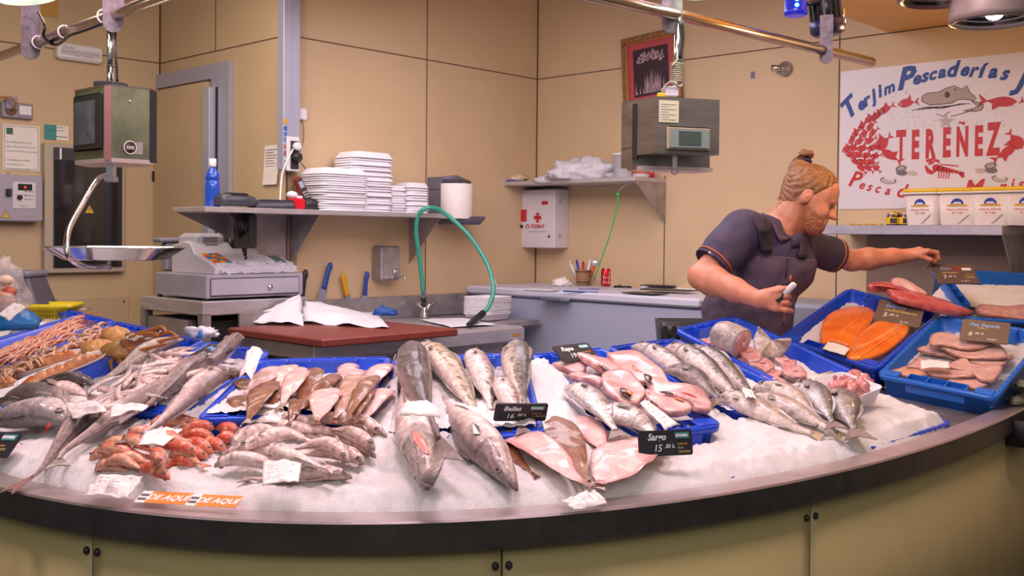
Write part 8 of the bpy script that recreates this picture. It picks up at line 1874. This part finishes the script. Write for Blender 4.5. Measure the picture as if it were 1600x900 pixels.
b = MB(); b.tube([kn+(hf*.014*math.cos(a)+hs*.014*math.sin(a))+hu*(-.004) for a in [i*PI/8 for i in range(17)]], .0062, n=8); man.part('hair_tie', b, cmat('1c1c50', .7))
b = MB(); rn = random.Random(2)
for i in range(26):
    o = H_(-.098+rn.uniform(0, .03), rn.uniform(-.06, .05), rn.uniform(-.04, .06)); e = o-hf*rn.uniform(.006, .02)+hu*rn.uniform(-.03, .03)+hs*rn.uniform(-.01, .01); b.tube([o, o.lerp(e, .5)-hf*.006, e], [.0022, .0016, .0006], n=4)
for i in range(22):
    o = kn+hu*rn.uniform(-.02, .02)-hf*rn.uniform(0, .02); e = o-hf*rn.uniform(.015, .04)-hu*rn.uniform(.0, .06)+hs*rn.uniform(-.01, .015); b.tube([o, o.lerp(e, .5)-hf*.010, e], [.003, .0022, .0006], n=4)
man.part('loose_strands', b, M_['hair'])
# beard
bd = SDF([hc[i]-.16 for i in range(3)], [hc[i]+.16 for i in range(3)], .0034)
bd.ell(H_(.030, -.040, 0), (.0685, .0635, .081), AX, .03); bd.ell(H_(.060, -.090, 0), (.038, .037, .036), AX, .03)
bd.plane(H_(.0, -.012, 0), hu*.85+hf*.42); bd.plane(H_(-.018, 0, 0), -hf-hu*.25)
bd.cap(H_(.10, -.064, -.022), H_(.10, -.064, .022), .0115, .0115, .004, 'sub'); bd.ell(H_(.10, -.02, 0), (.04, .034, .030), AX, .01, 'sub')
bd.cap(H_(.094, -.050, -.020), H_(.094, -.050, .020), .0065, .0065, .004)
b = bd.mesh(1); 
for i, v in enumerate(b.v): b.v[i] = v+(v-hc).normalized()*.0035*noise.noise(v*120)-(v-hc).normalized()*.0012
man.part('beard', b, M_['beard'])
# polo shirt
sh = SDF(lo, (1.45, 4.45, 1.60), .0048)
sh.cap(nk+Vector((-.015, .02, -.055)), chest+Vector((0, .01, 0)), .095, .142, .05); sh.cap(chest, waist, .145, .152, .06); sh.cap(waist, pelv, .150, .155, .05)
sh.cap(RSh+Vector((.02, 0, 0)), LSh, .082, .072, .05); sh.cap(chest+Vector((-.07, -.05, 0)), chest+Vector((.07, -.0, .0)), .10, .09, .05)
cR_ = RSh.lerp(REl, .72); cL_ = LSh.lerp(LEl, .66)
dR = (REl-RSh).normalized(); dL = (LEl-LSh).normalized()
sh.chain([RSh, RSh.lerp(REl, .4), RSh.lerp(REl, .98)], [.080, .078, .074], .03); sh.chain([LSh, LSh.lerp(LEl, .5), LSh.lerp(LEl, .95)], [.070, .068, .066], .02)
# cut sleeve ends locally
def cutcap(s, p, d, L, r): 
    q = s.sub(p, p+d*L, r+.02)
    sl, g = q; t_ = sum((g[i]-p[i])*d[i] for i in range(3)); rr = np.sqrt(np.maximum(0, sum((g[i]-p[i]-t_*d[i])**2 for i in range(3)))); inside = np.maximum(np.maximum(-t_, t_-L), rr-r); s.F[sl] = np.maximum(s.F[sl], -inside)
cutcap(sh, cR_, dR, .25, .085); cutcap(sh, cL_, dL, .25, .080)
sh.plane(H_(-.02, -.095, 0)+Vector((0, 0, 0)), Vector((.30, -.12, .95)).normalized()) if False else None
sh.cap(nk+Vector((0, 0, -.02)), nk+Vector((.0, 0, .10)), .066, .078, .006, 'sub')
vp = PD(1235, 372, 3.93); sh.cap(vp+Vector((0, -.02, 0)), nk+Vector((.02, -.07, .02)), .016, .045, .006, 'sub')
b = sh.mesh(2)
def fold(v):
    return .0075*noise.noise(Vector((v.x*9+v.z*6, v.y*7, v.z*14-v.x*7)))+.004*noise.noise(v*26)
for i, v in enumerate(b.v):
    c_ = chest.lerp(waist, .5); d = Vector((v.x-c_.x, v.y-c_.y, 0)).normalized(); b.v[i] = v+d*fold(v)
man.part('polo_shirt', b, M_['shirt'])
# sleeve piping and badge
def ringat(p, d, r, rad, n=40): 
    T = frame(p, d.orthogonal(), d); return [T @ Vector((r*math.cos(a), r*math.sin(a), 0)) for a in [i*2*PI/n for i in range(n+1)]]
for p, d, r in ((cR_, dR, .0755), (cL_, dL, .0685)):
    b = MB(); b.tube(ringat(p-d*.014, d, r+.003, 0), .0022, n=6); man.part('sleeve_piping', b, M_['orange'])
    b = MB(); b.tube(ringat(p, d, r-.001, 0), .0045, n=6); man.part('sleeve_hem', b, M_['shirt'])
# points on the shirt surface under a pixel
def onsurf(G, px, py, off=.006, D0_=3.45):
    r = ray(px, py); D = D0_
    while D < 4.4:
        p = Vector((0, 0, EYE))+r*(D/r.y); q = [int(round((p[i]-G.lo[i])/G.vx)) for i in range(3)]
        if all(0 <= q[i] < G.n[i] for i in range(3)) and G.F[q[0], q[1], q[2]] < 0: return p-r.normalized()*off
        D += .003
    return PD(px, py, 4.0)
def patch(G, A, B_, offs, nm, m, th=.005, n=14):
    pa, pb = catmull([onsurf(G, *q, offs[0]) for q in A], n), catmull([onsurf(G, *q, offs[1]) for q in B_], n); rings = []
    for i in range(n): o = Vector((.1, -1, .1)).normalized()*th; mid_ = (pa[i]+pb[i])/2+o*.8; rings.append([pa[i], mid_-o*.6, pb[i], pb[i]+o, mid_+o*.6, pa[i]+o])
    b = MB(); b.loft(rings); return man.part(nm, b, m)
patch(sh, [(1217, 327), (1222, 342), (1229, 358), (1236, 372)], [(1206, 336), (1207, 350), (1212, 366), (1219, 378)], (.020, .012), 'collar', M_['bib'])
patch(sh, [(1239, 372), (1244, 366), (1250, 362)], [(1236, 386), (1247, 384), (1258, 374)], (.016, .012), 'collar', M_['shirt'])
# work bib: shell in front of torso
bb = SDF((lo[0], 3.6, .15), (1.45, 4.4, 1.5), .0052)
bb.cap(chest+Vector((.0, -.012, -.02)), waist+Vector((.0, -.014, 0)), .142, .160, .06); bb.cap(waist+Vector((0, -.01, 0)), pelv, .160, .168, .05); bb.cap(chest+Vector((-.06, -.075, -.02)), chest+Vector((.08, -.03, -.03)), .092, .085, .05)
for s_ in (-.09, .09): bb.chain([pelv+Vector((s_, 0, -.02)), Vector((pelv.x+s_*1.1, pelv.y-.02, .62)), Vector((pelv.x+s_*1.15, pelv.y+.02, .24))], [.115, .095, .08], .03)
bb.plane(PD(1195, 396, 4.0), Vector((.10, -.05, 1)).normalized()); bb.plane(Vector((0, 0, .24)), Vector((0, 0, -1)))
bb.cap(RSh.lerp(REl, .3)+Vector((-.02, 0, -.02)), RSh.lerp(REl, .98)+Vector((.02, 0, .0)), .07, .085, .02, 'sub')
b = bb.mesh(2)
for i, v in enumerate(b.v):
    c_ = chest.lerp(waist, .5); d = Vector((v.x-c_.x, v.y-c_.y, 0)).normalized(); b.v[i] = v+d*(fold(v)*1.2+.002)
man.part('work_bib', b, M_['bib'])
b = MB()
for s_ in (-.10, .10): b.loft([[Vector((pelv.x+s_, pelv.y-.02, 0))+Vector(v) for v in rrect(-.05*k, -.17*k+.02, .05*k, .07*k, z, .03*k)] for k, z in ((1, .15), (1.02, .19), (.85, .23), (.6, .26))])
man.part('shoes', b, M_['black'])
class G2: pass
U = G2(); U.lo, U.vx, U.n, U.F = sh.lo, sh.vx, sh.n, sh.F
patch(sh, [(1174, 337), (1179, 350), (1185, 365), (1189, 395)], [(1193, 333), (1198, 346), (1203, 362), (1206, 395)], (.013, .013), 'shoulder_strap', cmat('3a2c3e', .8), .006)
patch(sh, [(1246, 372), (1249, 386), (1247, 402)], [(1258, 374), (1261, 388), (1259, 404)], (.012, .012), 'shoulder_strap', cmat('3a2c3e', .8), .006)
BK = [(1194, 361), (1197, 389), (1253, 399)]
for px, py in BK:
    b = MB(); T = Matrix.Translation(onsurf(sh, px, py, .026)) @ Matrix.Rotation(-.1, 4, 'Y'); b.box((-.020, -.006, -.010), (.020, .006, .010), T, bev=.003); b.box((-.017, -.009, -.005), (.017, -.005, .005), T, bev=.002); man.part('buckle', b, M_['black'])
b = MB(); T = Matrix.Translation(onsurf(sh, 1111, 396, .004)); b.box((-.010, -.003, -.004), (.010, .002, .004), T @ Matrix.Rotation(.6, 4, 'Y')); man.part('sleeve_badge', b, M_['white'])
b = MB(); b.tube([onsurf(bb, 1231, 404, .004), onsurf(bb, 1229, 425, .004), onsurf(bb, 1224, 452, .004)], .0028, n=6); man.part('zip_line', b, M_['black'])
b = MB(); b.tube([onsurf(bb, 1235, 430, .006), onsurf(bb, 1235, 440, .008)], .0035, n=6); b.tube([PD(1226, 486, 3.64), PD(1224, 502, 3.64)], .0018, n=5); man.part('orange_cord', b, M_['orange']); b = MB(); b.tube([PD(1224, 502, 3.64), PD(1223, 508, 3.64)], .004, n=6); man.part('cord_tip', b, M_['black'])
b = MB(); b.tube([rk+Vector((-.004, -.014, -.012)), rk+Vector((.022, -.006, .014))], .0085, n=12); b2 = MB(); a = rk+Vector((.024, -.004, .016)); e = PD(1242, 443, 3.57); b2.tube([a, a.lerp(e, .1), a.lerp(e, .9), e], [.0095, .011, .011, .008], n=14)
t = Thing('marker_pen', 'marker with white cap in the right hand of the fishmonger', 'pen', rk); t.part('barrel', b, M_['black']); t.part('cap', b2, M_['white'])
